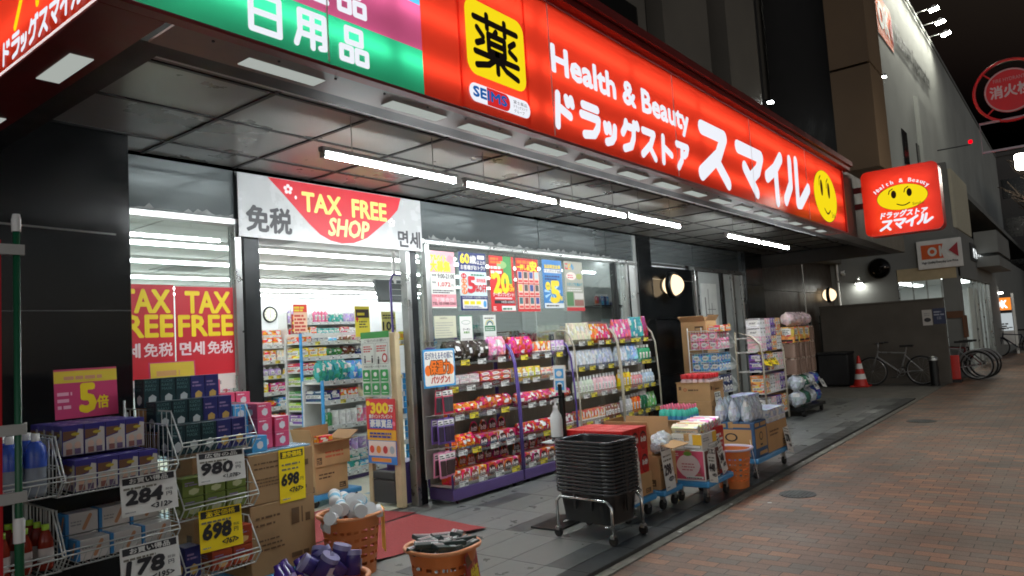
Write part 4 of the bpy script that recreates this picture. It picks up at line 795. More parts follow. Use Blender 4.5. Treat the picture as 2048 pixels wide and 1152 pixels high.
def f(a, w, h): a.rect(.04 * w, .03 * h, .96 * w, .97 * h, wht); a.ell(.5 * w, .76 * h, .33 * w, .07 * h, gn, 24); a.ell(.5 * w, .76 * h, .31 * w, .06 * h, wht, 24); a.txt("クーポン", .25 * w, .48 * h, .78 * w, .56 * h, dk, .03); a.txt("設置店", .3 * w, .38 * h, .72 * w, .45 * h, flat(90, 150, 60), .04); a.lines(.15 * w, .05 * h, .9 * w, .25 * h, 3, gry, .4, 4)
poster("notice", "white notice with a green border behind the glass, beside the beige one", 5.688, 5.904, 1.519, 1.83, f, gn, "notice")
def f(a, w, h):
    a.lines(.1 * w, .86 * h, .9 * w, .94 * h, 1, dk, .5, 3)
    for i, c in enumerate(((210, 190, 110), (150, 190, 190), (40, 70, 90), (222, 228, 222))): a.ell(.5 * w, .62 * h, (.36 - .06 * i) * w, (.22 - .037 * i) * h, flat(*c), 20, 0, math.pi)
    a.rect(.08 * w, .4 * h, .92 * w, .6 * h, gn); a.lines(.14 * w, .44 * h, .86 * w, .57 * h, 2, wht, .45, 3); a.rect(.08 * w, .2 * h, .92 * w, .21 * h, dk); a.rect(.08 * w, .1 * h, .92 * w, .11 * h, dk); a.lines(.2 * w, .13 * h, .8 * w, .18 * h, 1, gry, .5, 2)
poster("notice", "white notice with a rainbow arch and green block behind the glass", 6.084, 6.301, 1.532, 1.832, f, flat(222, 228, 222), "notice")
def f(a, w, h): a.rect(0, 0, w, .15 * h, flat(225, 215, 208)); a.txt("TAX", .17 * w, .75 * h, .93 * w, .95 * h, yl, .03); a.txt("FREE", .05 * w, .53 * h, .97 * w, .72 * h, yl, .03); a.txt("면세", .06 * w, .35 * h, .46 * w, .47 * h, flat(244, 222, 222), .035); a.txt("免税", .52 * w, .35 * h, .96 * w, .47 * h, flat(244, 222, 222), .02); a.lines(.2 * w, .05 * h, .95 * w, .12 * h, 1, gry, .5, 2)
poster("tax_free_poster", "red TAX FREE poster with yellow letters, nearer the doorway frame", 2.632, 3.094, 1.29, 2.07, f, rd)
poster("tax_free_poster", "red TAX FREE poster partly hidden behind the black pillar", 2.16, 2.622, 1.285, 2.078, f, rd)
# tax free banner across the doorway
def f(a, w, h):
    a.poly([(.272, h - .004), (.4, .4), (.526, .285), (.66, .16), (.771, .075), (.88, .03), (1.0, .012), (1.14, .025), (1.3, .085), (1.462, .2), (1.6, .3), (1.698, .39), (1.745, h - .004)], rd)
    a.txt("TAX  FREE", .3 * w, .52 * h, .77 * w, .83 * h, flat(240, 226, 120), .03); a.txt("SHOP", .43 * w, .15 * h, .66 * w, .45 * h, flat(240, 226, 150), .03, .2); a.txt("免税", .035 * w, .1 * h, .24 * w, .5 * h, dk, .035); a.txt("면세", .84 * w, .06 * h, .985 * w, .37 * h, dk, .03)
    for x, y in ((.23, .84), (.8, .5)):
        for i in range(5): t = R(72 * i + 90); a.ell(x * w + .028 * math.cos(t), y * h + .028 * math.sin(t), .017, .017, flat(246, 226, 226), 10)
    a.ell(.265 * w, .72 * h, .012, .016, flat(246, 226, 226), 10)
poster("banner", "white TAX FREE SHOP banner with a red half round, hung across the doorway top", 3.12, 5.13, 2.47, 2.985, f, mat("banner_vinyl", (186, 188, 188), .25, var=.05), "banner", 5.12)

# ================================================================== display racks against the glass
purple = mat("purple_tube"); beige = mat("beige_tube", (190, 182, 164), .4, var=.08)
def display_rack(name, label, x0, x1, z_y, tube_, basem, seed, top=1.5, yel=.2, deep=.29, ncard=6):
    t = thing(name, label, "display rack", ((x0 + x1) / 2, 5.0, 0)); w = (x1 - x0) / 2
    b = MB(); b.box(-w + .01, w - .01, -.17, .15, .04, .15, basem, c=.005); b.build("base", t)
    for sx in (-1, 1):
        b = MB(); X = sx * (w - .012); b.tube([(X, -.165, .151), (X, -.16, .9), (X, -.13, top - .22), (X, -.085, top - .08), (X, -.02, top - .01), (X, .08, top), (X, .14, top - .02), (X, .15, .151)], .012, tube_, 6); b.build("side_frame", t)
        c = MB(); c.cyl((sx * (w - .12) - .012, -.12, .02), (sx * (w - .12) + .012, -.12, .02), .02, rubber, n=10); c.build("caster", t)
    b = MB(); n = int(2 * w / .05)
    for i in range(n + 1): b.cyl((-w + .03 + (2 * w - .06) * i / n, .145, .151), (-w + .03 + (2 * w - .06) * i / n, .145, top - .05), .002, gridm, n=4, cap=False)
    for i in range(int(top / .07)): b.cyl((-w + .03, .142, .17 + .07 * i), (w - .03, .142, .17 + .07 * i), .002, gridm, n=4, cap=False)
    b.box(-w + .03, w - .03, .15, .154, .16, top - .06, mat("rack_back", (150, 146, 132), .6)); b.build("back_grid", t)
    clear = glassy("acrylic_lip", (.95, .96, .96), .06)
    for i, (z, y) in enumerate(z_y):
        b = MB(); b.box(-w + .026, w - .026, y - 5.0, .138, z - .03, z - .012, shelfm); s = b.build("shelf", t)
        MB().box(-w + .026, w - .026, y - 5.006, y - 5.001, z - .035, z + .045, clear).build("lip", s)
        cards(s, -w + .06, w - .06, y - 5.0065, z - .008, ncard, yel, seed + i, 1.6)
    return t
gridm = mat("grid_wire", (150, 148, 140), .4, metal=.4, var=0)
ZP = [(.19, 4.84), (.48, 4.845), (.82, 4.85), (1.09, 4.875), (1.345, 4.92)]
display_rack("display_rack", "purple display rack of heat pads nearest the doorway, with orange packs", 5.07, 6.19, ZP, purple, mat("purple_base", (84, 66, 116), .4), 5, ncard=4, yel=.3)
display_rack("display_rack", "purple display rack of red heat pads behind the hand sanitizer", 6.195, 7.3, ZP, purple, mat("purple_base", (84, 66, 116), .4), 9, ncard=4, yel=.3)
ZW = [(.19, 4.84), (.47, 4.845), (.81, 4.85), (1.14, 4.875), (1.45, 4.9)]
display_rack("display_rack", "beige framed display rack with pouches and white bottles, beside the purple racks", 7.36, 8.42, ZW, beige, mat("beige_base", (150, 146, 136), .4), 13, 1.62, .5, ncard=4)
display_rack("display_rack", "beige framed display rack with green and yellow bottles, next to the granite pillar", 8.43, 9.5, ZW, beige, mat("beige_base", (150, 146, 136), .4), 17, 1.62, .7, ncard=4)
# goods with a dome shaped display card
def dome_pack(col, key):
    b = MB(); b.box(-.5, .5, -.5, .5, 0, .5, P_BOX, c=.01); P = [(-.5, 0), (.5, 0)] + [(.5 * math.cos(R(a)), .5 + .5 * math.sin(R(a))) for a in range(0, 181, 12)]
    b.prism(P, -.02, .02, P_BOX, basis((0, .48, .0), (1, 0, 0), (0, 0, 1))); a = Art(b, FACE_S(-.5, -.5, 0), .004, .003); a.ell(.5, .22, .42, .2, flat(*col[1]), 18); a.txt("あったか", .2, .12, .8, .32, wht, .05)
    a = Art(b, FACE_S(-.5, .458, 0), .004, .003); a.ell(.5, .58, .4, .36, flat(*col[1]), 20, 0, math.pi); a.txt("あったか", .2, .62, .8, .8, wht, .05); return mesh_of(b, key)
PM["dome_orange"] = dome_pack(((232, 110, 36), (150, 60, 24)), "dome_orange"); PM["dome_red"] = dome_pack(((205, 36, 36), (60, 20, 20)), "dome_red")
def line(kind, name, label, cat, x0, x1, n, y, z, size, col, group, rz=.06, rx=0, tiers=1, rows=1, dy=None, seed=0):
    r = random.Random(seed + int(x0 * 100))
    if kind == "bag" and "purple rack" in label: size = (size[0], size[1], size[2] * 1.32)
    for k in range(rows):
        for i in range(n):
            for t in range(tiers):
                q = r.uniform(.96, 1.03)
                put(kind, name, label, cat, (x0 + (x1 - x0) * (i + .5) / n, y + (dy or size[1]) * k, z + t * size[2]), (size[0] * q, size[1], size[2] * .995), col, group, r.uniform(-rz, rz), rx)
OR, REd, PKk, WHt = tone(232, 110, 36), tone(200, 32, 36), tone(235, 120, 160), tone(228, 228, 226)
line("dome_orange", "heat_pad_box", "orange dome-topped heat pad carton on the bottom deck of the first purple rack", "carton", 5.12, 5.62, 4, 4.94, .18, (.12, .16, .25), OR, "orange domed cartons on the bottom deck")
line("dome_red", "heat_pad_box", "red dome-topped heat pad carton on the bottom deck of the first purple rack", "carton", 5.64, 6.16, 4, 4.94, .18, (.125, .16, .25), REd, "red domed cartons on the bottom deck of the first purple rack")
line("bag", "heat_pad_bag", "orange heat pad bag on the second shelf up of the first purple rack", "bag", 5.12, 5.5, 3, 4.93, .47, (.13, .12, .13), OR, "orange bags on the second shelf up", .2)
line("dome_red", "heat_pad_box", "red domed carton on the second shelf up of the first purple rack", "carton", 5.54, 6.14, 4, 4.94, .47, (.14, .14, .26), REd, "red domed cartons on the second shelf up")
line("bag", "heat_pad_bag", "orange heat pad bag on the middle shelf of the first purple rack", "bag", 5.12, 5.6, 4, 4.95, .81, (.13, .15, .1), OR, "orange bags on the middle shelf", .25)
line("bag", "heat_pad_bag", "red and white bag on the middle shelf of the first purple rack", "bag", 5.62, 6.14, 4, 4.95, .81, (.13, .15, .13), tone(210, 50, 56), "red bags on the middle shelf of the first purple rack", .3)
line("box_label", "flat_pack", "grey pink flat pack, second shelf from top of the first purple rack", "carton", 5.16, 5.62, 3, 4.98, 1.08, (.15, .18, .045), tone(206, 180, 182), "grey and pink flat packs", .05, tiers=3)
line("box_round", "flat_pack", "red flat pack, second shelf from top of the first purple rack", "carton", 5.64, 6.14, 3, 4.98, 1.08, (.16, .18, .05), tone(214, 60, 66), "red flat packs under the snack bags", .05, tiers=3)
line("bag", "heat_pad_bag", "black and yellow bag on the top shelf of the first purple rack", "bag", 5.22, 5.86, 5, 5.0, 1.335, (.15, .14, .17), tone(52, 44, 34), "black and yellow bags on the top shelf", .2)
line("bag", "heat_pad_bag", "light pink bag on the top shelf of the first purple rack, above red flat packs", "bag", 5.88, 6.16, 2, 5.0, 1.335, (.14, .14, .19), tone(240, 150, 180), "pink bags on the top shelf of the first purple rack", .2)
line("dome_red", "heat_pad_box", "red domed carton on the bottom deck of the second purple rack", "carton", 6.24, 7.26, 7, 4.94, .18, (.14, .16, .26), REd, "red domed cartons on the bottom deck of the second purple rack")
line("bag", "heat_pad_bag", "red bag on the second shelf up of the second purple rack", "bag", 6.24, 6.9, 5, 4.94, .47, (.14, .14, .12), tone(196, 34, 38), "red bags on the second shelf up of the second purple rack", .3)
line("box_band", "heat_pad_box", "dark red carton on the second shelf up of the second purple rack", "carton", 6.92, 7.26, 3, 4.94, .47, (.11, .14, .16), tone(150, 30, 34), "dark red cartons on the second purple rack")
line("bag", "heat_pad_bag", "red and pale pink bag on the middle shelf of the second purple rack", "bag", 6.24, 7.26, 8, 4.94, .81, (.13, .13, .11), tone(216, 70, 84), "red and pale pink bags on the middle shelf of the second purple rack", .3)
line("box_label", "supplement_box", "yellow carton, second shelf from top of the second purple rack", "carton", 6.26, 6.72, 4, 4.98, 1.08, (.11, .12, .15), tone(238, 214, 90), "yellow cartons on the second purple rack")
line("box_label", "supplement_box", "peach carton, second shelf from top of the second purple rack", "carton", 6.74, 7.24, 5, 4.98, 1.08, (.095, .12, .12), tone(240, 176, 140), "peach cartons on the second purple rack")
line("bag", "heat_pad_bag", "magenta and white bag on the top shelf of the second purple rack", "bag", 6.24, 6.66, 3, 5.0, 1.335, (.14, .12, .18), tone(224, 60, 120), "magenta bags on the top shelf")
line("box_band", "supplement_box", "orange and white carton on the top shelf of the second purple rack", "carton", 6.68, 6.98, 3, 5.0, 1.335, (.095, .12, .17), tone(244, 150, 70), "orange cartons on the top shelf of the second purple rack")
line("box_label", "supplement_box", "lilac carton on the top shelf of the second purple rack", "carton", 7.0, 7.26, 3, 5.0, 1.335, (.085, .12, .17), tone(206, 170, 220), "lilac cartons on the top shelf")
# beige racks
def bl(*a, **k): line(*a, **k)
for tag_, X0, L in (("first beige rack", 7.4, [("pouch", "refill_pouch", "white and gold pouch", 0, .52, 5, 4, (.1, .09, .27), (222, 212, 186)), ("pouch", "refill_pouch", "orange pouch", .52, .72, 2, 4, (.1, .09, .25), (236, 140, 50)), ("pouch", "refill_pouch", "red and pink pouch", .72, 1.0, 3, 4, (.09, .09, .25), (222, 60, 90)),
      ("pouch", "refill_pouch", "white pouch with a pale blue sheen", 0, .5, 6, 3, (.08, .08, .24), (214, 222, 230)), ("pouch", "refill_pouch", "white and navy pouch", .5, 1.0, 6, 3, (.08, .08, .25), (190, 200, 222)),
      ("bottle", "shampoo_bottle", "white and pale green bottle", 0, .44, 6, 2, (.07, .07, .24), (214, 226, 206)), ("bottle", "shampoo_bottle", "pale pink bottle", .44, 1.0, 7, 2, (.075, .075, .25), (240, 200, 206)),
      ("box_band", "toothpaste_box", "orange topped small carton", 0, .62, 9, 1, (.062, .1, .17), (226, 130, 80)), ("box_label", "toothpaste_box", "brown small carton", .62, 1.0, 5, 1, (.07, .1, .18), (150, 90, 70))]),
    ("second beige rack", 8.47, [("pouch", "refill_pouch", "hot pink pouch", 0, .5, 5, 4, (.1, .09, .3), (238, 110, 160)), ("pouch", "refill_pouch", "teal and silver pouch", .5, .86, 3, 4, (.12, .1, .33), (70, 170, 176)), ("pouch", "refill_pouch", "maroon pouch", .86, 1.0, 1, 4, (.13, .1, .34), (150, 40, 90)),
      ("pouch", "refill_pouch", "white and blue pouch", 0, .3, 3, 3, (.1, .09, .25), (206, 216, 230)), ("pouch", "refill_pouch", "pale blue round pouch", .3, .62, 2, 3, (.16, .1, .27), (150, 190, 226)), ("bottle", "detergent_bottle", "green bottle", .62, 1.0, 4, 3, (.09, .08, .24), (60, 160, 110)),
      ("bottle", "detergent_bottle", "yellow bottle", 0, .34, 4, 2, (.08, .08, .27), (240, 208, 30)), ("bottle", "detergent_bottle", "white bottle with red print", .34, .66, 4, 2, (.08, .08, .2), (226, 150, 150)), ("bottle", "detergent_bottle", "white bottle with pale blue print", .66, 1.0, 4, 2, (.085, .08, .22), (190, 214, 232)),
      ("bottle", "detergent_bottle", "grey white bottle", 0, .3, 4, 1, (.075, .075, .25), (208, 206, 210)), ("bottle", "detergent_bottle", "orange bottle", .3, .54, 3, 1, (.08, .08, .26), (238, 120, 36)), ("spray", "detergent_bottle", "dark green bottle", .54, .74, 2, 1, (.1, .1, .27), (30, 100, 60)), ("pouch", "refill_pouch", "light green pouch", .74, 1.0, 3, 1, (.09, .09, .24), (120, 190, 110))])):
    for kd, nm, lb, a, c, n, lv, sz, col in L:
        z, y = ZW[lv]; sh = ["bottom deck", "lowest open shelf", "middle shelf", "upper shelf", "top shelf"][lv]
        line(kd, nm, "%s on the %s of the %s" % (lb, sh, tag_), nm.split("_")[1], X0 + a, X0 + c * .99, n, y + .09, z - .012, sz, tone(*col), "%s row, %s of the %s" % (lb, sh, tag_), .1)
# packs hanging on the end of the first purple rack
b = MB(); b.box(4.99, 5.055, 4.88, 4.9, .28, 1.2, gridm)
for z in (.55, .86, 1.14):
    for x in (4.88, 4.96, 5.02): b.cyl((x, 4.95, z), (x, 4.72, z + .02), .003, wire, n=5)
b.box(4.85, 5.06, 4.945, 4.955, .28, 1.2, gridm); tag(b.build("hook_panel"), "grey hook panel on the doorway side of the first purple rack", "hook panel")
def blister(col, col2):
    b = MB(); b.box(-.04, .04, -.004, .004, -.23, 0, flat(*col), c=.002); b.box(-.032, .032, -.018, -.004, -.21, -.07, flat(*col2), c=.006); a = Art(b, FACE_S(-.04, -.005, -.23), .0005); a.rect(.006, .17, .074, .22, wht); a.lines(.01, .175, .07, .215, 2, dk, .5, 2); return b
for z, nm, c1, c2, lb in ((1.11, "top", (205, 60, 90), (60, 60, 66), "red and black sock pack"), (.84, "middle", (120, 90, 170), (50, 40, 60), "purple and black sock pack"), (.53, "low", (232, 150, 185), (64, 46, 46), "pink and brown sock pack")):
    me = mesh_of(blister(c1, c2), "sock_pack")
    for i, x in enumerate((4.88, 4.96, 5.02)):
        for j in range(2 if nm != "top" else 1): o = bpy.data.objects.new("sock_pack", me); COL.objects.link(o); o.location = (x, 4.76 + .07 * j, z); o.rotation_euler = (R(random.uniform(-6, 6)), 0, R(random.uniform(-14, 14))); tag(o, lb + " hanging on the %s hooks beside the doorway" % nm, "pack", lb + "s on the %s hooks" % nm)
card("sale_sign", "blue edged warmth sign with orange lettering on the hook panel", "sign", FACE_S(4.66, 4.72, 1.14), .42, .35, lambda a, w, h: (a.rrect(.04 * w, .05 * h, .96 * w, .95 * h, .02, flat(240, 238, 230)), a.ell(.14 * w, .45 * h, .1 * w, .14 * h, orr, 16), a.ell(.86 * w, .45 * h, .1 * w, .14 * h, orr, 16), a.txt("足が冷えるその前に!", .06 * w, .74 * h, .95 * w, .92 * h, flat(60, 80, 120), .02), a.txt("保温力", .2 * w, .34 * h, .82 * w, .7 * h, flat(90, 40, 20), .1), a.txt("保温力", .2 * w, .34 * h, .82 * w, .7 * h, orr, .03), a.txt("バツグン!", .22 * w, .1 * h, .8 * w, .29 * h, flat(190, 60, 40), .05)), flat(60, 150, 205))

# ================================================================== the row of trolleys along the edge of the apron
# stack of shopping baskets
cart = thing("basket_cart", "chrome tube cart on casters holding the black basket stack", "cart", (4.80, 3.04, 0), R(-6))
chrome = mat("chrome_tube", (200, 202, 200), .18, metal=.9, var=0); bk = mat("black_plastic", (34, 36, 37), .38, var=.12)
for sx in (-.19, .19):
    b = MB(); b.tube([(sx, -.26, .07), (sx, -.26, .27), (sx, -.22, .31), (sx, .22, .31), (sx, .26, .27), (sx, .26, .07)], .012, chrome, 8); b.build("hoop", cart)
    for sy in (-.26, .26): MB().cyl((sx - .012, sy, .035), (sx + .012, sy, .035), .034, rubber, n=14).build("wheel", cart); MB().box(sx - .02, sx + .02, sy - .018, sy + .018, .05, .08, steel, c=.004).build("caster_fork", cart)
b = MB()
for sy in (-.2, .2): b.tube([(-.19, sy, .12), (.19, sy, .12)], .008, chrome, 6)
b.build("cross_bar", cart)
def basket():
    b = MB(); p = 7.0
    prof = [(.178, 0), (.182, .05), (.188, .11), (.194, .17), (.2, .225)]
    n = 56
    b.lathe([(.171, .0), (.192, .225)], bk, n, None, 1.36, None, p); b.lathe(prof, bk, n, None, 1.36, lambda i, j: i in (1, 2) and j % 2, p); b.cap(.16, .006, bk, n, None, 1.36, p)
    b.lathe([(.192, .222), (.196, .235), (.214, .235), (.22, .228), (.216, .214), (.2, .214)], mat("black_rim_painted_glint", (56, 58, 60), .24, var=.05), n, None, 1.36, None, p)  # rim paler than the black body: lamp tube reflections put into its colour
    for sy in (-1, 1): b.box(-.016, .016, sy * .29 - .006, sy * .29 + .006, .09, .22, bk)
    for y in (-.08, .08): b.box(-.212, -.199, y - .012, y + .012, .1, .24, bk)
    return b
o0 = basket().build("shopping_basket"); tag(o0, "black plastic shopping basket nested in the tall stack on the chrome cart", "basket", "nested black baskets"); o0.scale = (.94, .94, 1); o0.location = (4.80, 3.04, .13); o0.rotation_euler.z = R(-6)
for i in range(1, 15): dup(o0, (4.80, 3.04, .13 + .0265 * i), (0, 0, R(-6) + random.uniform(-.01, .01)))
# hand sanitizer on its pedal stand
t = thing("sanitizer_stand", "black pedal stand with a white shelf and small instruction sign", "stand", (5.1, 3.53, 0))
b = MB(); b.box(-.02, .02, -.02, .02, .02, 1.13, darkmetal, c=.003); b.build("pole", t); MB().box(-.36, .1, -.14, .14, 0.001, .015, darkmetal, c=.004).build("foot_plate", t); MB().box(-.2, .02, -.1, .1, .66, .668, mat("white_shelf", (210, 212, 212), .4)).build("shelf", t)
MB().box(-.34, -.3, -.06, .02, .02, .12, mat("grey_pedal", (170, 172, 172), .35, metal=.5), M=Matrix.Rotation(R(-25), 4, 'Y')).build("pedal", t); MB().box(-.16, .02, -.008, .008, 1.02, 1.035, darkmetal).build("press_arm", t)
b = MB(); b.box(-.012, -.006, -.06, .06, 1.06, 1.29, wht); a = Art(b, FACE_W(-.012, .06, 1.06), .001); a.rect(.015, .02, .105, .1, sb); a.rect(.015, .12, .105, .2, sb); a.ell(.06, .06, .03, .025, wht, 12); a.ell(.06, .16, .03, .025, wht, 12); b.build("sign", t)
t = thing("sanitizer_bottle", "white pump bottle of hand sanitizer on the pedal stand", "bottle", (5.0, 3.53, .669))
MB().lathe([(0, 0), (.046, 0), (.05, .02), (.05, .02), (.05, .035)], darkmetal, 18).build("base_band", t)
MB().lathe([(.05, .035), (.051, .17), (.045, .21), (.022, .25), (.018, .27)], mat("white_bottle", (222, 224, 222), .35), 20).build("body", t)
b = MB(); b.lathe([(.02, .27), (.02, .29), (.008, .292), (.008, .33), (0, .332)], capw, 12); b.box(-.05, .015, -.009, .009, .325, .34, capw, c=.003); b.tube([(-.045, 0, .333), (-.058, 0, .325), (-.06, 0, .305)], .006, capw, 6); b.build("pump", t)
# price card on a stand or box; M gives its lower left corner
def price(label, M, w, h, base, head, big, small, hm=dk, tm=yl, extra=None, group=None):
    def f(a, w, h):
        a.rect(.04 * w, .8 * h, .96 * w, .97 * h, dk if base != yl else hm); a.txt(head, .16 * w, .82 * h, .84 * w, .95 * h, base, .03); a.lines(.05 * w, .67 * h, .8 * w, .77 * h, 1, flat(120, 116, 100), .5, len(big) + int(w * 999)); k = .1
        a.txt(big, .08 * w, .3 * h, .72 * w, .64 * h, dk, .06, .12); a.txt("円", .79 * w, .36 * h, .89 * w, .46 * h, dk, .02); a.txt("税抜", .78 * w, .5 * h, .92 * w, .57 * h, dk); a.txt("<%s>" % small, .5 * w, .1 * h, .88 * w, .23 * h, dk, .04, .12); a.lines(.05 * w, .08 * h, .3 * w, .14 * h, 1, gry, .5, 2)
    return card("price_sign", label, "price sign", M, w, h, f, base, .0015, group=group)
def tallprice(label, M, w, h, base, head, big, small):
    def f(a, w, h):
        a.rect(.06 * w, .83 * h, .94 * w, .96 * h, dk); a.txt(head, .12 * w, .845 * h, .88 * w, .945 * h, base, .04); a.lines(.1 * w, .6 * h, .9 * w, .78 * h, 2, flat(120, 116, 100), .4, int(h * 999)); a.txt(big, .08 * w, .32 * h, .74 * w, .53 * h, dk, .05, .1); a.txt("円", .8 * w, .36 * h, .92 * w, .43 * h, dk); a.txt("<%s>" % small, .36 * w, .17 * h, .9 * w, .26 * h, dk, .04, .1); a.lines(.1 * w, .05 * h, .5 * w, .1 * h, 1, gry, .5, 2)
    return card("price_sign", label, "price sign", M, w, h, f, base, .0015)
def TILT(x, y, z, yaw=0, lean=0, roll=0):
    return Matrix.Translation((x, y, z)) @ Matrix.Rotation(R(yaw), 4, 'Z') @ Matrix.Rotation(R(lean), 4, 'X') @ FACE_S(0, 0, 0) @ Matrix.Rotation(R(roll), 4, 'Z')
lw = flat(226, 226, 220)
# dolly with red cartons
dolly("blue dolly under the red cartons, just past the basket stack", 5.12, 5.6, 2.96, 3.6)
def redart(a, w, h): a.ell(.5 * w, .42 * h, .44 * w, .4 * h, flat(60, 20, 20), 20); a.ell(.5 * w, .38 * h, .4 * w, .34 * h, flat(180, 30, 30), 20); a.txt("あったか", .18 * w, .36 * h, .82 * w, .58 * h, wht, .06)
def redside(a, w, h): a.rect(.08 * w, .06 * h, .92 * w, .86 * h, flat(226, 220, 216)); a.lines(.14 * w, .7 * h, .86 * w, .82 * h, 1, flat(190, 50, 50), .5, 1); a.lines(.14 * w, .3 * h, .8 * w, .66 * h, 5, gry, .35, 2)
redc = mat("red_carton", (206, 36, 36), .4, var=.08)
def red_mesh(kind):
    k = "redbox" + kind
    if k not in PM:
        b = MB(); b.box(-.066, .066, -.09, .09, 0, .19, redc, c=.002); redart(Art(b, FACE_S(-.066, -.09, 0)), .132, .19); (redside if kind == "a" else redart)(Art(b, FACE_W(-.066, .09, 0)), .18, .19)
        a = Art(b, basis((-.066, -.09, .19), (1, 0, 0), (0, 1, 0))); a.lines(.01, .03, .12, .15, 4, flat(235, 130, 120), .4, 3); PM[k] = mesh_of(b, k)
    return PM[k]
for tz, z in enumerate((.17, .36, .55)):
    for i in range(3):
        for j in range(3):
            if tz == 0: continue
            o = bpy.data.objects.new("heat_pad_box", red_mesh("a" if (i == 0 and j != 2) else "b")); COL.objects.link(o); o.location = (5.19 + .136 * i, 3.07 + .186 * j, z); o.rotation_euler.z = random.uniform(-.015, .015)
            tag(o, "red heat pad carton on the %s layer of the stack behind the baskets" % ("top" if tz == 2 else "middle"), "carton", "red cartons, %s layer on the dolly" % ("top" if tz == 2 else "middle"))
carton("wide brown cardboard box at the bottom of the red carton stack", 5.13, 5.58, 2.985, 3.54, .172, .358)
tallprice("white price sign 498 leaning on the red carton stack", TILT(5.13, 2.94, .16, 0, -3), .19, .42, lw, "お買い得", "498", "547")
# dolly with plastic wrapped packs
dolly("blue dolly with the open carton and plastic wrapped packs", 5.66, 6.02, 2.92, 3.5)
carton("brown cardboard box under the clear wrapped packs", 5.67, 6.0, 2.96, 3.44, .172, .46)
open_carton("open cardboard box with tall flaps among the wrapped packs", 5.68, 6.0, 3.02, 3.46, .462, .56, .2, up=(-10, 88, 75, 80))
clearp = film("clear_wrap", (214, 220, 224), .15, .45)
for i, (x, y, z, s) in enumerate(((5.76, 3.0, .565, (.17, .16, .12)), (5.92, 3.05, .57, (.16, .18, .16)))):
    o = put("bag", "wrapped_pack", ["smaller clear wrapped pack in the open carton", "taller clear wrapped pack with a blue rim in the open carton"][i], "pack", (x, y, z - .09), s, tone(214, 222, 228))
tallprice("white price sign 298 leaning on the carton of wrapped packs", TILT(5.66, 2.9, .17, 2, -5), .2, .4, lw, "お買い得品", "298", "327")
# dolly with the strawberry box
dolly("light blue dolly under the strawberry carton", 6.02, 6.6, 2.68, 3.04, .19)
def straw(a, w, h):
    a.rect(.03 * w, .05 * h, .97 * w, .97 * h, flat(206, 84, 110)); a.poly([(w * (.5 + .36 * math.cos(t) * (1 - .2 * (math.sin(t) < 0) * -math.sin(t))), h * (.48 + .38 * math.sin(t))) for t in [2 * math.pi * i / 30 for i in range(30)]], flat(240, 222, 222))
    a.ell(.5 * w, .88 * h, .13 * w, .07 * h, flat(120, 170, 70), 14); a.lines(.3 * w, .34 * h, .7 * w, .62 * h, 3, flat(205, 120, 130), .4, 3); a.lines(.06 * w, .8 * h, .22 * w, .92 * h, 2, wht, .5, 4); a.rect(.42 * w, .08 * h, .94 * w, .16 * h, wht); a.lines(.44 * w, .09 * h, .92 * w, .15 * h, 1, dk, .5, 4)
def strawplain(a, w, h):
    a.rect(.02 * w, .05 * h, .98 * w, .97 * h, flat(96, 52, 44))
t = carton("pink strawberry printed carton on the light blue dolly", 6.04, 6.36, 2.71, 3.02, .192, .46, None, "printed_carton", "carton", mat("white_carton", (226, 224, 218), .5))
b = MB(); straw(Art(b, FACE_W(-.16, .155, 0), .0012), .31, .268); strawplain(Art(b, FACE_S(-.16, -.155, 0), .0012), .32, .268); b.build("printed_panel", t)
t = carton("white and yellow carton on top of the strawberry carton", 6.04, 6.36, 2.72, 3.01, .464, .60, lambda a, w, h: (a.rect(.7 * w, .3 * h, .99 * w, .98 * h, flat(240, 190, 60)), a.lines(.08 * w, .5 * h, .6 * w, .8 * h, 2, gry, .5, 2), a.rect(.4 * w, .1 * h, .95 * w, .3 * h, dk), a.rect(.41 * w, .12 * h, .94 * w, .28 * h, wht)), "printed_carton", "carton", mat("white_carton"))
carton("red and white carton behind the strawberry carton on the same dolly", 6.37, 6.58, 2.74, 3.02, .192, .62, lambda a, w, h: (a.rect(0.05 * w, .1 * h, .95 * w, .45 * h, flat(226, 222, 216)), a.lines(.1 * w, .5 * h, .9 * w, .9 * h, 4, wht, .5, 2)), "printed_carton", "carton", redc)
for i in range(7):
    c = [(240, 226, 190), (244, 214, 120), (240, 214, 200), (226, 110, 120), (236, 200, 200), (222, 80, 96), (240, 222, 222)][i]
    o = put("box_label", "tissue_pack", ["pale yellow", "yellow", "cream", "rose", "pale pink", "red", "off-white"][i] + " slim pack leaning over the strawberry carton", "carton", (6.1 + .075 * i, 2.88, .605 + .003 * i), (.06, .25, .075), tone(*c)); o.rotation_euler = (0, R(-32), 0)
tallprice("white price sign 448 leaning on the strawberry carton, left of the other", TILT(6.05, 2.68, .19, -4, -8, -12), .15, .3, lw, "お買い得", "448", "492")
tallprice("white price sign 348 leaning beside the strawberry carton", TILT(6.36, 2.68, .2, 4, -8, 10), .15, .32, lw, "お買い得", "348", "382")
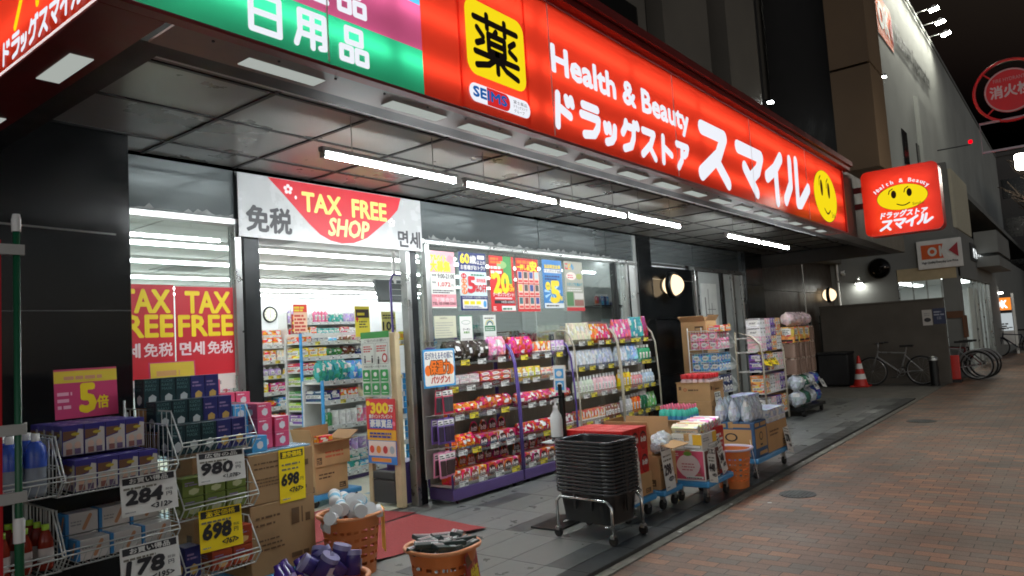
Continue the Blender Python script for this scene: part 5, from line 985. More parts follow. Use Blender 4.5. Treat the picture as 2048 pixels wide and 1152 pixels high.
# orange tubs
orp = mat("orange_plastic", (214, 124, 66), .4, var=.08)
def tub(label, x, y, s=1.0, rz=0, rimc=None):
    t = thing("laundry_basket", label, "laundry basket", (x, y, 0), rz); rows = [(.15, 0), (.153, .04)]; zs = []
    prof = [(.148, 0), (.151, .05)]
    for i in range(5): z = .075 + .055 * i; prof += [(.148 + z * .09, z), (.148 + (z + .02) * .09, z + .02)]
    prof += [(.186, .37), (.19, .4)]
    b = MB(); n = 60; b.lathe([(r * s, z * s) for r, z in prof], orp, n, None, 1.0, lambda i, j: i in (2, 4, 6, 8, 10) and j % 3 != 0, 2.6); b.cap(.148 * s, .002, orp, n, None, 1, 2.6); b.build("tub", t)
    b = MB(); b.lathe([(r * s, z * s) for r, z in [(.188, .395), (.19, .41), (.212, .415), (.218, .405), (.214, .392), (.19, .395)]], rimc or mat("pale_orange_rim", (236, 160, 110), .4), n, None, 1, None, 2.6); b.build("rim", t); return t
tub("orange slotted laundry basket filled with white tubs, beside the big cardboard stack", 3.27, 4.1)
tub("orange slotted laundry basket of small grey packets, alone before the mat", 3.02, 2.98, .95)
tub("orange laundry basket with a purple lettered rim, behind the strawberry dolly", 6.83, 2.78, .9, 0, mat("pale_lilac_rim", (206, 196, 214), .4))
tub("orange laundry basket of purple tubs, lowest beside the cardboard stack", 2.42, 3.2, .85)
r = random.Random(5)
whtub = mat("white_jar", (226, 228, 228), .3, var=.04)
b = MB(); b.lathe([(0, 0), (.04, 0), (.043, .006), (.043, .13)], whtub, 16); b.lathe([(.0435, .04), (.0435, .09)], flat(110, 180, 210), 16); b.build("body", (j0 := thing("cleaner_jar", "white jar with a pale blue band lying in the heaped orange basket", "jar", (0, 0, 0), group="white jars heaped in the orange basket"))); b = MB(); b.lathe([(.046, .128), (.0465, .15), (.0465, .152)], whtub, 18); b.cap(.0465, .152, whtub, 18); b.build("lid", j0)
first = True
for k in range(18):
    an = k * 2.4; q = .05 + .1 * math.sqrt((k % 8) / 8); x, y, z = 3.27 + q * math.cos(an), 4.1 + q * math.sin(an), .37 + (.075 if k >= 8 else 0) + r.uniform(0, .03); ro = (R(90 + r.uniform(-18, 18)), R(r.uniform(-12, 12)), R(r.choice((-35, -50, -20, 150, 70)) + r.uniform(-15, 15)))
    if k >= 8: x = 3.27 + (x - 3.27) * .75; y = 4.1 + (y - 4.1) * .75
    if first: j0.location = (x, y, z); j0.rotation_euler = ro; j0.scale = (.95, .95, .95); first = False
    else: dup(j0, (x, y, z), ro)
b = MB(); b.box(-.07, .07, -.035, .035, -.012, .012, mat("dark_green_pack", (44, 64, 62), .3), c=.003); a = Art(b, basis((-.07, -.035, .012), (1, 0, 0), (0, 1, 0))); a.rect(.006, .04, .134, .066, flat(206, 208, 206)); a.rect(.09, .006, .13, .03, flat(200, 206, 204)); a.lines(.01, .045, .12, .06, 1, flat(150, 40, 60), .5, 4)
pk0 = tag(b.build("grey_packet"), "dark green and white packet lying loose in the lone orange basket", "packet", "packets in the lone orange basket")
for k in range(22):
    an = k * 2.4; q = .15 * math.sqrt((k % 11 + .5) / 11); p = (3.02 + q * math.cos(an), 2.98 + q * math.sin(an), .365 + .025 * (k // 11) + r.uniform(0, .025)); ro = (R(r.uniform(-18, 18)), R(r.uniform(-18, 18)), R(r.uniform(-40, 40)))
    if k == 0: pk0.location = p; pk0.rotation_euler = ro
    else: dup(pk0, p, ro)
pm = mat("purple_tub", (70, 60, 130), .25, var=.1)
b = MB(); b.lathe([(0, 0), (.045, 0), (.045, .1)], pm, 24); b.lathe([(.048, .1), (.048, .125)], mat("lilac_lid", (150, 146, 190), .3), 24); b.cap(.048, .125, mat("lilac_lid"), 24); b.box(-.02, .02, -.047, -.044, .03, .08, flat(200, 200, 220)); p0 = tag(b.build("purple_jar"), "round purple jar in the low orange basket near the cardboard stack", "jar", "purple jars in the low orange basket")
for k in range(7):
    an = k * 2.4; q = .11 * math.sqrt((k + .5) / 7); p = (2.42 + q * math.cos(an), 3.2 + q * math.sin(an), .33 + r.uniform(0, .05)); ro = (R(r.uniform(-30, 60)), R(r.uniform(-30, 30)), r.uniform(0, 6))
    if k == 0: p0.location = p; p0.rotation_euler = ro
    else: dup(p0, p, ro)
b = MB(); b.lathe([(0, 0), (.03, .0), (.034, .03), (.034, .16), (.02, .19), (.02, .22), (0, .222)], mat("purple_bottle", (66, 40, 130), .18, coat=.4), 14); b.box(-.012, .012, -.0355, -.033, .06, .13, flat(190, 170, 220)); p0 = tag(b.build("purple_bottle"), "slim glossy purple bottle leaning in the low orange basket by the cardboard stack", "bottle", "purple bottles in the low orange basket")
for k in range(6):
    p = (2.2 + .06 * k, 3.3 + .025 * (k % 3), .24); ro = (R(-30 + r.uniform(-8, 8)), R(20 - 8 * k + r.uniform(-8, 8)), 0)
    if k == 0: p0.location = p; p0.rotation_euler = ro
    else: dup(p0, p, ro)
card("price_sign", "yellow price card on the far side of the basket of white jars", "price sign", TILT(3.43, 3.93, .12, 60, 0), .12, .3, lambda a, w, h: a.lines(.1 * w, .1 * h, .9 * w, .9 * h, 5, dk, .4, 3), yl)
card("price_sign", "red and yellow price card on the lone orange basket", "price sign", TILT(2.98, 2.745, .12, 28, -6), .26, .24, lambda a, w, h: (a.rect(.05 * w, .7 * h, .6 * w, .95 * h, flat(120, 70, 20)), a.txt("特価", .3 * w, .2 * h, .9 * w, .6 * h, yl, .04)), flat(176, 40, 34))
card("price_sign", "white price card hanging on the orange basket behind the strawberry dolly", "price sign", TILT(7.0, 2.6, .05, 20, -8), .14, .36, lambda a, w, h: a.lines(.1 * w, .1 * h, .9 * w, .9 * h, 4, dk, .4, 3), lw)
# dolly with refill pouches and detergent
dolly("light blue dolly under the dark blue detergent cartons", 7.2, 8.2, 2.66, 3.2, .2)
bluec = mat("blue_carton", (52, 92, 132), .5, var=.1)
def dart(a, w, h): a.rect(.06 * w, .26 * h, .94 * w, .8 * h, flat(190, 150, 100)); a.ell(.5 * w, .58 * h, .14 * w, .12 * h, dk, 18); a.ell(.5 * w, .58 * h, .1 * w, .085 * h, flat(190, 150, 100), 18); a.txt("ECO", .42 * w, .55 * h, .58 * w, .61 * h, dk, .04) if False else a.lines(.4 * w, .32 * h, .6 * w, .42 * h, 1, dk, .5, 1); a.rect(.06 * w, .86 * h, .4 * w, .96 * h, flat(190, 150, 100)); a.rect(.5 * w, .86 * h, .92 * w, .96 * h, flat(190, 150, 100)); a.rect(.3 * w, .06 * h, .9 * w, .16 * h, flat(190, 150, 100))
carton("blue and brown printed carton at the front end of the light blue dolly", 7.2, 7.56, 2.68, 3.16, .202, .56, dart, "printed_carton", "carton", bluec)
carton("plain brown carton in the middle of the light blue dolly", 7.58, 8.2, 2.68, 3.16, .202, .5)
line("pouch", "refill_pouch", "white and blue refill pouch standing on the blue and brown carton", "pouch", 7.22, 7.6, 3, 2.76, .562, (.12, .11, .24), tone(206, 216, 226), "refill pouches on the blue and brown carton", .2, rows=3, dy=.14)
line("box_band", "detergent_box", "white detergent carton with a blue lid on the light blue dolly", "carton", 7.62, 8.18, 3, 2.78, .502, (.18, .2, .14), tone(180, 190, 214), "blue lidded detergent cartons", .02, rows=2, dy=.21)
line("box_band", "detergent_box", "white detergent carton with a blue lid, upper layer on the light blue dolly", "carton", 7.66, 8.1, 2, 3.02, .645, (.2, .2, .14), tone(170, 182, 214), "upper detergent cartons", .03)
tallprice("white price sign leaning at the far end of the light blue dolly", TILT(8.0, 2.62, .16, 0, -14, -14), .16, .36, lw, "特価", "278", "305")
# ================================================================== second row, nearer the wall
carton("brown carton on the floor under the teal bottles", 8.2, 8.6, 3.85, 4.27, 0.002, .3); 
open_carton("shallow open carton holding teal bottles with pink caps", 8.2, 8.6, 3.85, 4.27, .302, .44, .06, up=(0, 0, 0, 0))
tealb = mat("teal_bottle", (80, 200, 180), .25, var=.05)
t0 = thing("soap_bottle", "teal bottle with a pink cap in the shallow open carton", "bottle", (0, 0, 0), group="teal bottles in the shallow carton")
MB().lathe([(0, 0), (.034, 0), (.036, .02), (.036, .11), (.03, .15), (.014, .165), (.014, .17)], tealb, 14).build("body", t0); MB().lathe([(.016, .17), (.016, .2), (.01, .215), (0, .217)], mat("pink_cap", (236, 110, 140), .35), 10).build("cap", t0); MB().lathe([(.0365, .03), (.0365, .09)], mat("bottle_label", (70, 150, 200), .4), 14).build("label", t0)
k = 0
for i in range(5):
    for j in range(5):
        p = (8.245 + .076 * i, 3.9 + .078 * j, .4)
        if k == 0: t0.location = p
        else: dup(t0, p)
        k += 1
def logoart(a, w, h): a.ell(.25 * w, .62 * h, .05 * w, .09 * h, flat(180, 70, 40), 14); a.ell(.25 * w, .62 * h, .03 * w, .055 * h, kraft, 14); a.lines(.34 * w, .56 * h, .8 * w, .7 * h, 1, ikb, .6, 2); a.rect(.06 * w, .6 * h, .14 * w, .8 * h, ikb)
carton("brown carton at the bottom of the tall carton stack past the teal bottles", 8.9, 9.34, 3.84, 4.3, 0.002, .3, logoart)
carton("brown carton in the middle of the stack past the teal bottles", 8.9, 9.34, 3.84, 4.3, .303, .6, logoart)
open_carton("half cut brown carton of red capped bottles on top of the stack", 8.9, 9.34, 3.84, 4.3, .603, .84, .02, art=logoart, up=(0, 0, 0, 0))
r0 = thing("drink_bottle", "small pale bottle with a red cap in the half cut carton", "bottle", (0, 0, 0), group="red capped bottles in the half cut carton")
MB().lathe([(0, 0), (.033, 0), (.035, .02), (.035, .12), (.015, .15)], mat("pale_pink_bottle", (214, 190, 190), .2, var=.08), 12).build("body", r0); MB().lathe([(.03, .15), (.032, .2), (.02, .21), (0, .21)], mat("red_cap", (205, 36, 44), .35), 12).build("cap", r0)
k = 0
for i in range(5):
    for j in range(5):
        p = (8.96 + .078 * i, 3.9 + .082 * j, .74)
        if k == 0: r0.location = p
        else: dup(r0, p)
        k += 1
tallprice("white price sign 299 on the tall carton stack", TILT(9.0, 3.8, .33, 0, -4), .19, .38, lw, "お買い得", "299", "328")
carton("tall plain cardboard box standing by the back door", 10.35, 10.75, 4.45, 4.85, 0.002, .9); open_carton("upper cardboard box with a lifted lid by the back door", 10.35, 10.75, 4.45, 4.85, .903, 1.66, .1, art=lambda a, w, h: (a.rect(.55 * w, .82 * h, .9 * w, .9 * h, ikb), a.lines(.58 * w, .83 * h, .88 * w, .89 * h, 1, kraft, .5, 1)), up=(55, 60, 50, 40))
# white tiered wire basket racks
def wire_rack(label, x0, x1, y0, y1, levels, tiers_h, seed=0, lean=.06):
    """wire baskets in tiers, open to the street, front lips slanting out"""
    t = thing("wire_basket_rack", label, "wire rack", ((x0 + x1) / 2, (y0 + y1) / 2, 0)); w, d = (x1 - x0) / 2, (y1 - y0) / 2
    for sx in (-w, w):
        b = MB(); b.tube([(sx, d, .03), (sx, d, levels[-1] + tiers_h)], .007, wire, 6); b.tube([(sx, d, .06), (sx, -d + .05, .06), (sx, -d + .05, .03)], .007, wire, 6); b.build("upright", t)
    for z in levels:
        b = MB(); h = tiers_h
        for sx in (-w + .008, w - .008):
            b.tube([(sx, d, z), (sx, -d, z), (sx, -d - lean, z + .07), (sx, -d - lean + .01, z + .09), (sx, -d + .06, z + h - .06), (sx, d, z + h - .05)], .0042, wire, 5, closed=True)
            n = 11
            for i in range(1, n): y = d - (2 * d) * i / n; b.cyl((sx, y, z), (sx, y, z + h - .055), .0022, wire, n=4, cap=False)
            b.cyl((sx, d, z + h * .4), (sx, -d, z + h * .4), .0025, wire, n=4, cap=False)
        for q, zz, yy in ((0, z, -d), (1, z + .07, -d - lean), (2, z + .09, -d - lean + .01), (3, z, d)): b.cyl((-w + .008, yy, zz), (w - .008, yy, zz), .0042, wire, n=5)
        n = max(6, int(2 * w / .035))
        for i in range(n + 1): x = -w + .008 + (2 * w - .016) * i / n; b.tube([(x, d, z), (x, -d, z), (x, -d - lean, z + .07)], .0022, wire, 4)
        b.build("wire_tier", t)
    return t
wire_rack("white wire basket rack of tissue cartons in front of the tall cardboard box", 9.8, 10.28, 4.05, 4.5, (.25, .62, .93, 1.24), .32)
for z, c, nm in ((1.245, "pink", "top"), (.935, "sky blue", "second"), (.625, "navy", "third")):
    line("box_round", "tissue_box", "%s tissue carton on the %s tier of the wire rack by the tall box" % (c, nm), "carton", 9.83, 10.26, 4, 4.14, z, (.105, .13, .12), tone(*PAL[c]), "%s tissue cartons, %s tier" % (c, nm), .03, tiers=2, rows=3, dy=.135)
line("box_label", "tissue_box", "orange carton laid on the top tier front of the wire rack by the tall box", "carton", 9.83, 10.26, 2, 4.12, 1.49, (.2, .18, .09), tone(235, 140, 60), "orange cartons on the wire rack top", .06)
# rack of paper goods
t = thing("display_rack", "beige framed rack of white paper goods beyond the wire rack", "display rack", (11.6, 4.1, 0))
for sx in (-.5, .5):
    b = MB(); b.tube([(sx, -.2, .03), (sx, -.2, 1.1), (sx, -.17, 1.25), (sx, -.05, 1.38), (sx, .2, 1.46), (sx, .22, .03)], .016, beige, 7); b.build("side_frame", t)
for z in (.15, .5, .84, 1.14, 1.36): MB().box(-.485, .485, -.2 if z < 1.1 else -.1, .2, z - .02, z, shelfm).build("shelf", t)
WP = [("box_round", "white carton with a pale flower print", (226, 226, 230)), ("box_band", "pink and white carton", (240, 190, 200)), ("box_tall", "purple and white carton", (120, 90, 180)), ("box_label", "orange striped white carton", (236, 170, 90))]
for i, (z, h) in enumerate(((1.36, .3), (1.14, .24), (.84, .26), (.5, .28), (.15, .28))):
    for j in range(4):
        kd, nm, c = WP[(i + j) % 4]
        line(kd, "paper_pack", "%s on the %s of the paper goods rack" % (nm, ["top", "second shelf", "third shelf", "fourth shelf", "lowest shelf"][i]), "carton", 11.13 + .24 * j, 11.36 + .24 * j, 2, 4.02, z + .001, (.11, .22, h * .48), tone(*c), "%s pair, %s of the paper rack" % (nm, ["top", "second shelf", "third shelf", "fourth shelf", "lowest shelf"][i]), .02, tiers=2)
for i, p in enumerate(("198", "218")): price(["yellow price card at the doorway end of the paper goods rack", "yellow price card at the alley end of the paper goods rack"][i], TILT(11.1 + .32 * i, 3.86, .93, 0, -30, -8), .27, .26, yl, "激安価格", p, str(int(int(p) * 1.1)))
# wrapped kitchen rolls beyond it
brs = film("brown_wrap", (176, 150, 136), .12, .45)
roll = MB()
for i in range(2):
    for j in range(2): roll.cyl((-.06 + .12 * i, -.06 + .12 * j, 0), (-.06 + .12 * i, -.06 + .12 * j, .26), .058, mat("paper_roll", (206, 190, 176), .7), n=14)
roll.box(-.122, .122, -.122, .122, -.002, .264, brs, c=.02); rm = mesh_of(roll, "roll_pack")
t = thing("flat_dolly", "dark low trolley under the wrapped paper rolls", "dolly", (12.9, 3.95, 0)); MB().box(-.6, .6, -.25, .25, .1, .15, darkmetal).build("deck", t)
for sx in (-.5, .5):
    for sy in (-.2, .2): MB().cyl((sx, sy - .02, .05), (sx, sy + .02, .05), .05, rubber, n=12).build("wheel", t)
LY = ["bottom", "second", "middle", "fourth", "upper"]
for i in range(4):
    for k in range(5):
        if k == 4 and i < 3:
            put("box_tall", "paper_pack", "white pack with orange stripes in the upper layer of the far pile", "paper rolls", (12.45 + .3 * i, 3.9, .152 + .268 * k), (.28, .24, .262), tone(240, 170, 90), "orange striped packs of the far pile"); continue
        if k < 2:
            c, nm = [((200, 210, 220), "clear and white"), ((60, 110, 90), "dark green"), ((210, 214, 220), "clear and white"), ((70, 100, 180), "blue")][i]
            put("bag", "wrapped_pack", "%s wrapped pack low on the far pile, %s layer" % (nm, LY[k]), "pack", (12.45 + .3 * i, 3.86, .152 + .268 * k), (.29, .26, .27), tone(*c), "%s packs low on the far pile, %s layer" % (nm, LY[k])); continue
        o = bpy.data.objects.new("roll_pack", rm); COL.objects.link(o); o.location = (12.45 + .3 * i, 3.9, .152 + .268 * k); o.rotation_euler.z = random.uniform(-.08, .08); tag(o, "wrapped pack of brownish paper rolls in the %s layer of the far pile" % LY[k], "paper rolls", "wrapped roll packs, %s layer" % LY[k])
line("bag", "wrapped_pack", "red topped clear wrapped pack on top of the far paper roll pile", "pack", 12.35, 13.5, 4, 3.9, 1.5, (.27, .24, .24), tone(226, 200, 204), "red topped packs on the far pile", .1)
price("white price card low on the far paper roll pile", TILT(12.9, 3.66, .4, 0, -28), .2, .16, lw, "特価", "398", "437"); price("white price card on the right of the far paper roll pile", TILT(13.3, 3.66, .42, 0, -28, -8), .2, .16, lw, "特価", "428", "470")

# ================================================================== goods in front of the black pillar
wire_rack("white wire rack of bottled drinks, first from the nobori pole", .92, 1.39, 3.86, 4.32, (.22, .57, .92), .33)
wire_rack("white wire rack with blue cartons and bandage boxes, second from the pole", 1.36, 1.93, 3.86, 4.4, (.22, .575, .91), .33)
wire_rack("white wire rack of mask cartons, next to the big cardboard stack", 1.96, 2.42, 3.9, 4.5, (.33, .655, .985), .32)
bwat = film("clear_bottle", (196, 206, 216), .08, .5); blab = mat("blue_label", (62, 96, 196), .3, var=.1)
w0 = thing("water_bottle", "large clear drink bottle with a blue label and white cap on the wire rack", "bottle", (0, 0, 0), group="blue labelled bottles on the wire rack")
MB().lathe([(0, 0), (.044, 0), (.047, .02), (.046, .12), (.047, .135)], bwat, 16).build("lower_body", w0); MB().lathe([(.0475, .135), (.0475, .2), (.038, .235), (.02, .255)], blab, 16).build("label", w0); MB().lathe([(.018, .255), (.0185, .29), (0, .291)], capw, 12).build("cap", w0)
k = 0
for i in range(4):
    for j in range(3):
        p = (.99 + .105 * i, 3.93 + .11 * j, .925)
        if k == 0: w0.location = p
        else: dup(w0, p)
        k += 1
jred = film("red_juice", (150, 52, 34), .1, .8); j0 = thing("juice_bottle", "red juice bottle with a lime green cap on the lower tier of the wire rack", "bottle", (0, 0, 0), group="lime capped juice bottles")
MB().lathe([(0, 0), (.03, 0), (.033, .015), (.033, .13), (.022, .165), (.014, .18)], jred, 14).build("body", j0); MB().lathe([(.0335, .04), (.0335, .1)], mat("juice_label", (206, 196, 190), .4), 14).build("label", j0); MB().lathe([(.016, .18), (.0165, .205), (0, .206)], mat("lime_cap", (170, 210, 60), .35), 12).build("cap", j0)
k = 0
for i in range(5):
    for j in range(3):
        p = (.98 + .088 * i, 3.9 + .1 * j, .587)
        if k == 0: j0.location = p
        else: dup(j0, p)
        k += 1
# blue topped cartons
b = MB(); b.box(-.049, .049, -.05, .05, 0, .15, mat("indigo_carton", (58, 52, 136), .4, var=.1), c=.002)
for M_, w in ((FACE_S(-.049, -.05, 0), .098), (FACE_W(-.049, .05, 0), .1)):
    a = Art(b, M_, .0005, .0004); a.poly([(.003, .003), (w - .003, .003), (w - .003, .125), (w * .75, .13), (w * .62, .085), (.003, .07)], flat(206, 200, 190)); a.poly([(.003, .075), (w * .62, .09), (w * .66, .122), (.003, .122)], flat(120, 84, 60)); a.ell(w * .6, .105, .02, .008, flat(200, 180, 60), 10)
    for x in (.3, .7): a.ell(w * x, .05, .015, .017, flat(225, 190, 165), 12); a.rect(w * x - .014, .006, w * x + .014, .034, flat(*[(150, 100, 90), (110, 90, 120)][x > .5]))
a = Art(b, basis((-.049, -.05, .15), (1, 0, 0), (0, 1, 0)), .0005); a.rect(.05, .02, .075, .045, flat(200, 200, 220)); a.lines(.01, .05, .09, .09, 2, flat(120, 116, 190), .5, 2)
c0 = tag(b.build("compress_carton"), "indigo topped carton on the upper layer of the wire rack, behind price 284", "carton", "upper layer of indigo topped cartons"); k = 0
for i in range(4):
    for j in range(4):
        p = (1.49 + .1 * i, 4.04 + .104 * j, 1.08)
        if k == 0: c0.location = p
        else: dup(c0, p, (0, 0, random.uniform(-.02, .02)))
        k += 1
for i in range(4):
    for j in range(2): dup(c0, (1.5 + .1 * i, 3.92 + .12 * j + .02 * (j > 0), .916), (0, 0, 0), "indigo topped carton on the lower layer, right above price sign 284", "lower layer of indigo topped cartons")
b = MB(); b.box(-.075, .075, -.05, .05, 0, .1, mat("bandage_white", (214, 210, 204), .45), c=.002); b.box(-.0755, -.06, -.0505, .0505, .002, .1005, flat(60, 140, 200))
for M_, w in ((FACE_S(-.075, -.05, 0), .15), (FACE_W(-.0755, .05, 0), .1)): a = Art(b, M_, .0008); a.strokes([[(w * .55, .02), (w * .75, .08)]], .018, flat(205, 150, 110)); a.lines(w * .15, .04, w * .5, .07, 2, gry, .4, 4)
c0 = tag(b.build("bandage_box"), "white bandage carton with a blue edge on the upper row below price 284", "carton", "upper row of bandage cartons"); k = 0
for i in range(3):
    p = (1.54 + .155 * i, 4.08, .69)
    if k == 0: c0.location = p
    else: dup(c0, p)
    k += 1
for i in range(3): dup(c0, (1.54 + .155 * i, 3.95, .58), (0, 0, 0), "white bandage carton with a blue edge on the front row beside price 178", "front row of bandage cartons"); dup(c0, (1.54 + .155 * i, 4.08, .585), (0, 0, 0), "white bandage carton with a blue edge beneath the upper row", "rear row of bandage cartons")
# mask cartons
def mask_mesh(nm, col, white_, words=None):
    b = MB(); b.box(-.044, .044, -.06, .06, 0, .165, mat(nm + "_card", col, .4, var=.08), c=.002)
    for M_, w in ((FACE_S(-.044, -.06, 0), .088), (FACE_W(-.044, .06, 0), .12)):
        a = Art(b, M_, .0006); a.poly([(w * .3, .03), (w * .5, .015), (w * .75, .03), (w * .8, .06), (w * .55, .075), (w * .3, .06)], flat(*white_))
        if words:
            for i, q in enumerate(words): a.txt(q, .008, .14 - .022 * i, w * .8, .156 - .022 * i, flat(90, 130, 130))
        else: a.lines(.01, .1, w * .8, .14, 2, flat(150, 130, 170), .5, 2)
    return b
t0 = tag(mask_mesh("dark_teal", (22, 52, 58), (190, 196, 196), ("KUCHI", "RAKU", "MASK")).build("mask_carton"), "dark teal mask carton", "carton", "x"); n0 = tag(mask_mesh("navy_blue", (44, 48, 110), (206, 170, 90)).build("mask_carton"), "navy mask carton", "carton", "x")
used = {}
for rw, (y, z, nm) in enumerate(((4.02, 1.0, "front"), (4.16, 1.13, "middle"), (4.3, 1.26, "top"))):
    for i in range(5):
        base = t0 if i < 3 else n0; p = (2.0 + .092 * i, y, z); lb = ("dark teal" if i < 3 else "navy") + " mask carton in the %s row of the mask rack" % nm; g = lb.replace("carton", "cartons")
        if id(base) not in used and nm == "front": base.location = p; base["label"] = lb; base["group"] = g; used[id(base)] = 1
        else: dup(base, p, (0, 0, random.uniform(-.03, .03)), lb, g)
b = MB(); b.box(1.99, 2.4, 4.09, 4.42, .995, 1.128, kraft); b.box(1.99, 2.4, 4.23, 4.42, 1.13, 1.258, kraft); tag(b.build("riser_box"), "brown cardboard riser lifting the back rows of mask cartons", "cardboard box")
gm = mask_mesh("olive_green", (112, 130, 60), (190, 196, 150)).build("mask_carton"); tag(gm, "olive green mask carton on the middle tier of the mask rack", "carton", "olive mask cartons"); k = 0
for i in range(3):
    for t_ in range(2):
        p = (2.06 + .13 * i, 3.98, .665 + .105 * t_); o = gm if k == 0 else dup(gm, p); o.location = p; o.scale = (1.36, 1, .62); k += 1
om = mask_mesh("rust_red", (170, 70, 40), (220, 180, 120)).build("mask_carton"); tag(om, "rust red mask carton on the lowest visible tier of the mask rack", "carton", "rust red mask cartons"); k = 0
for i in range(2):
    for t_ in range(2):
        p = (2.22 + .13 * i, 3.98, .34 + .105 * t_); o = om if k == 0 else dup(om, p); o.location = p; o.scale = (1.36, 1, .62); k += 1
o = dup(n0, (2.05, 3.98, .34), (0, 0, 0), "navy mask carton on the lowest visible tier of the mask rack", "x"); del o["group"]
# price signs on the racks
price("white price sign 284 on the wire rack of indigo cartons", TILT(1.625, 3.78, .765, 3, -8, -1), .29, .19, lw, "お買い得品", "284", "312")
price("white price sign 178 low on the wire rack of bandages", TILT(1.61, 3.76, .42, 3, -8, -1), .3, .2, lw, "お買い得品", "178", "195")
price("white price sign 980 on the mask rack", TILT(2.04, 3.82, .84, 3, -8, -2), .29, .17, lw, "広告の品", "980", "1,078")
price("yellow price sign 698 on the mask rack", TILT(2.04, 3.82, .48, 3, -6, -2), .26, .22, yl, "激安価格", "698", "767")
# clear-framed small signs standing on the goods
def f(a, w, h): a.rect(0, .72 * h, w, .96 * h, flat(226, 200, 60)); a.lines(.15 * w, .78 * h, .8 * w, .9 * h, 1, flat(214, 150, 120), .6, 3); a.txt("5", .4 * w, .12 * h, .62 * w, .66 * h, yl, .05); a.txt("倍", .66 * w, .16 * h, .84 * w, .42 * h, yl, .03); a.lines(.04 * w, .2 * h, .32 * w, .6 * h, 3, flat(240, 180, 200), .5, 5)
card("point_sign", "pink and yellow five times points sign standing on the indigo cartons", "sign", TILT(1.55, 4.38, 1.24, 2, -4), .33, .27, f, flat(205, 60, 110))
card("point_sign", "pink and yellow points sign standing on the dark teal mask cartons", "sign", TILT(2.1, 4.47, 1.3, 2, -4), .3, .22, lambda a, w, h: (a.rect(.03 * w, .5 * h, .97 * w, .97 * h, flat(236, 206, 70)), a.txt("シニアデー", .2 * w, .12 * h, .8 * w, .4 * h, wht, .03), a.lines(.15 * w, .6 * h, .85 * w, .85 * h, 1, flat(225, 170, 110), .6, 2)), flat(205, 70, 120))
# big cardboard stack with mask cartons
def bigart(a, w, h): a.rect(.78 * w, .62 * h, .8 * w, .85 * h, ikb); a.rect(.84 * w, .62 * h, .92 * w, .74 * h, ikb); a.lines(.08 * w, .7 * h, .5 * w, .9 * h, 2, ikb, .3, 9); a.lines(.1 * w, .35 * h, .55 * w, .55 * h, 3, ikb, .35, 2); a.rect(.62 * w, .62 * h, .74 * w, .85 * h, ikb); a.lines(.6 * w, .14 * h, .9 * w, .24 * h, 1, ikb, .7, 3)
b = dolly("blue dolly under the big cardboard stack by the doorway", 2.58, 3.12, 4.22, 4.72, .115)
kraft2 = mat("dull_kraft_card", (158, 126, 88), .75, var=.14, scale=4)
carton("big lower cardboard box of the stack beside the doorway", 2.6, 3.09, 4.25, 4.7, .117, .565, bigart, mt=kraft2); carton("big upper cardboard box with the yellow 698 sign", 2.6, 3.09, 4.25, 4.7, .568, .885, bigart, mt=kraft2)
tag(MB().box(2.6, 3.085, 4.26, 4.7, .888, .9, film("blue_wrap", (150, 196, 224), .15, .6), c=.004).build("plastic_sheet"), "shiny pale blue plastic sheet on the big cardboard stack", "sheet")
def tp(a, w, h): pass
tallprice("tall yellow price sign 698 taped on the big cardboard stack", FACE_S(2.82, 4.246, .545), .2, .345, yl, "激安価格", "698", "767")
def maskbox(nm, col):
    b = MB(); b.box(-.055, .055, -.09, .09, 0, .1, mat(nm, col, .4, var=.06), c=.002)
    for M_, w in ((FACE_S(-.055, -.09, 0), .11), (FACE_W(-.055, .09, 0), .18)): a = Art(b, M_, .0006); a.poly([(w * .3, .05), (w * .34, .025), (w * .55, .015), (w * .72, .03), (w * .7, .06), (w * .5, .068)], flat(214, 216, 222)); a.lines(w * .1, .08, w * .6, .092, 1, flat(230, 225, 230), .5, 1)
    return b
pb = tag(maskbox("rose_card", (205, 76, 112)).build("mask_box"), "rose pink mask box stacked on the big cardboard stack", "carton", "rose pink mask boxes"); bb = tag(maskbox("azure_card", (70, 160, 216)).build("mask_box"), "azure mask box stacked on the big cardboard stack", "carton", "azure mask boxes")
k = 0
for i, (x, y, n) in enumerate(((2.8, 4.45, 3), (2.93, 4.45, 2), (2.8, 4.62, 3))):
    for q in range(n): p = (x, y, .902 + .101 * q); o = pb if k == 0 else dup(pb, p); o.location = p; k += 1
k = 0
for i, (x, y, n) in enumerate(((2.7, 4.36, 1), (2.68, 4.54, 3))):
    for q in range(n): p = (x, y, .902 + .101 * q); o = bb if k == 0 else dup(bb, p); o.location = p; k += 1
carton("pale cardboard box behind the mask boxes, by the left window", 2.5, 3.0, 4.76, 5.1, 0.002, 1.17); 
for i in range(4): dup(pb, (2.56 + .12 * i, 4.9, 1.172 + .101 * 0), (0, 0, 0), "rose pink mask box by the left window, above the pale cardboard box", "rose mask boxes by the left window")
for i in range(2): dup(pb, (2.6 + .12 * i, 4.95, 1.275), (0, 0, 0), "rose pink mask box in the upper row by the left window", "upper rose mask boxes by the left window")
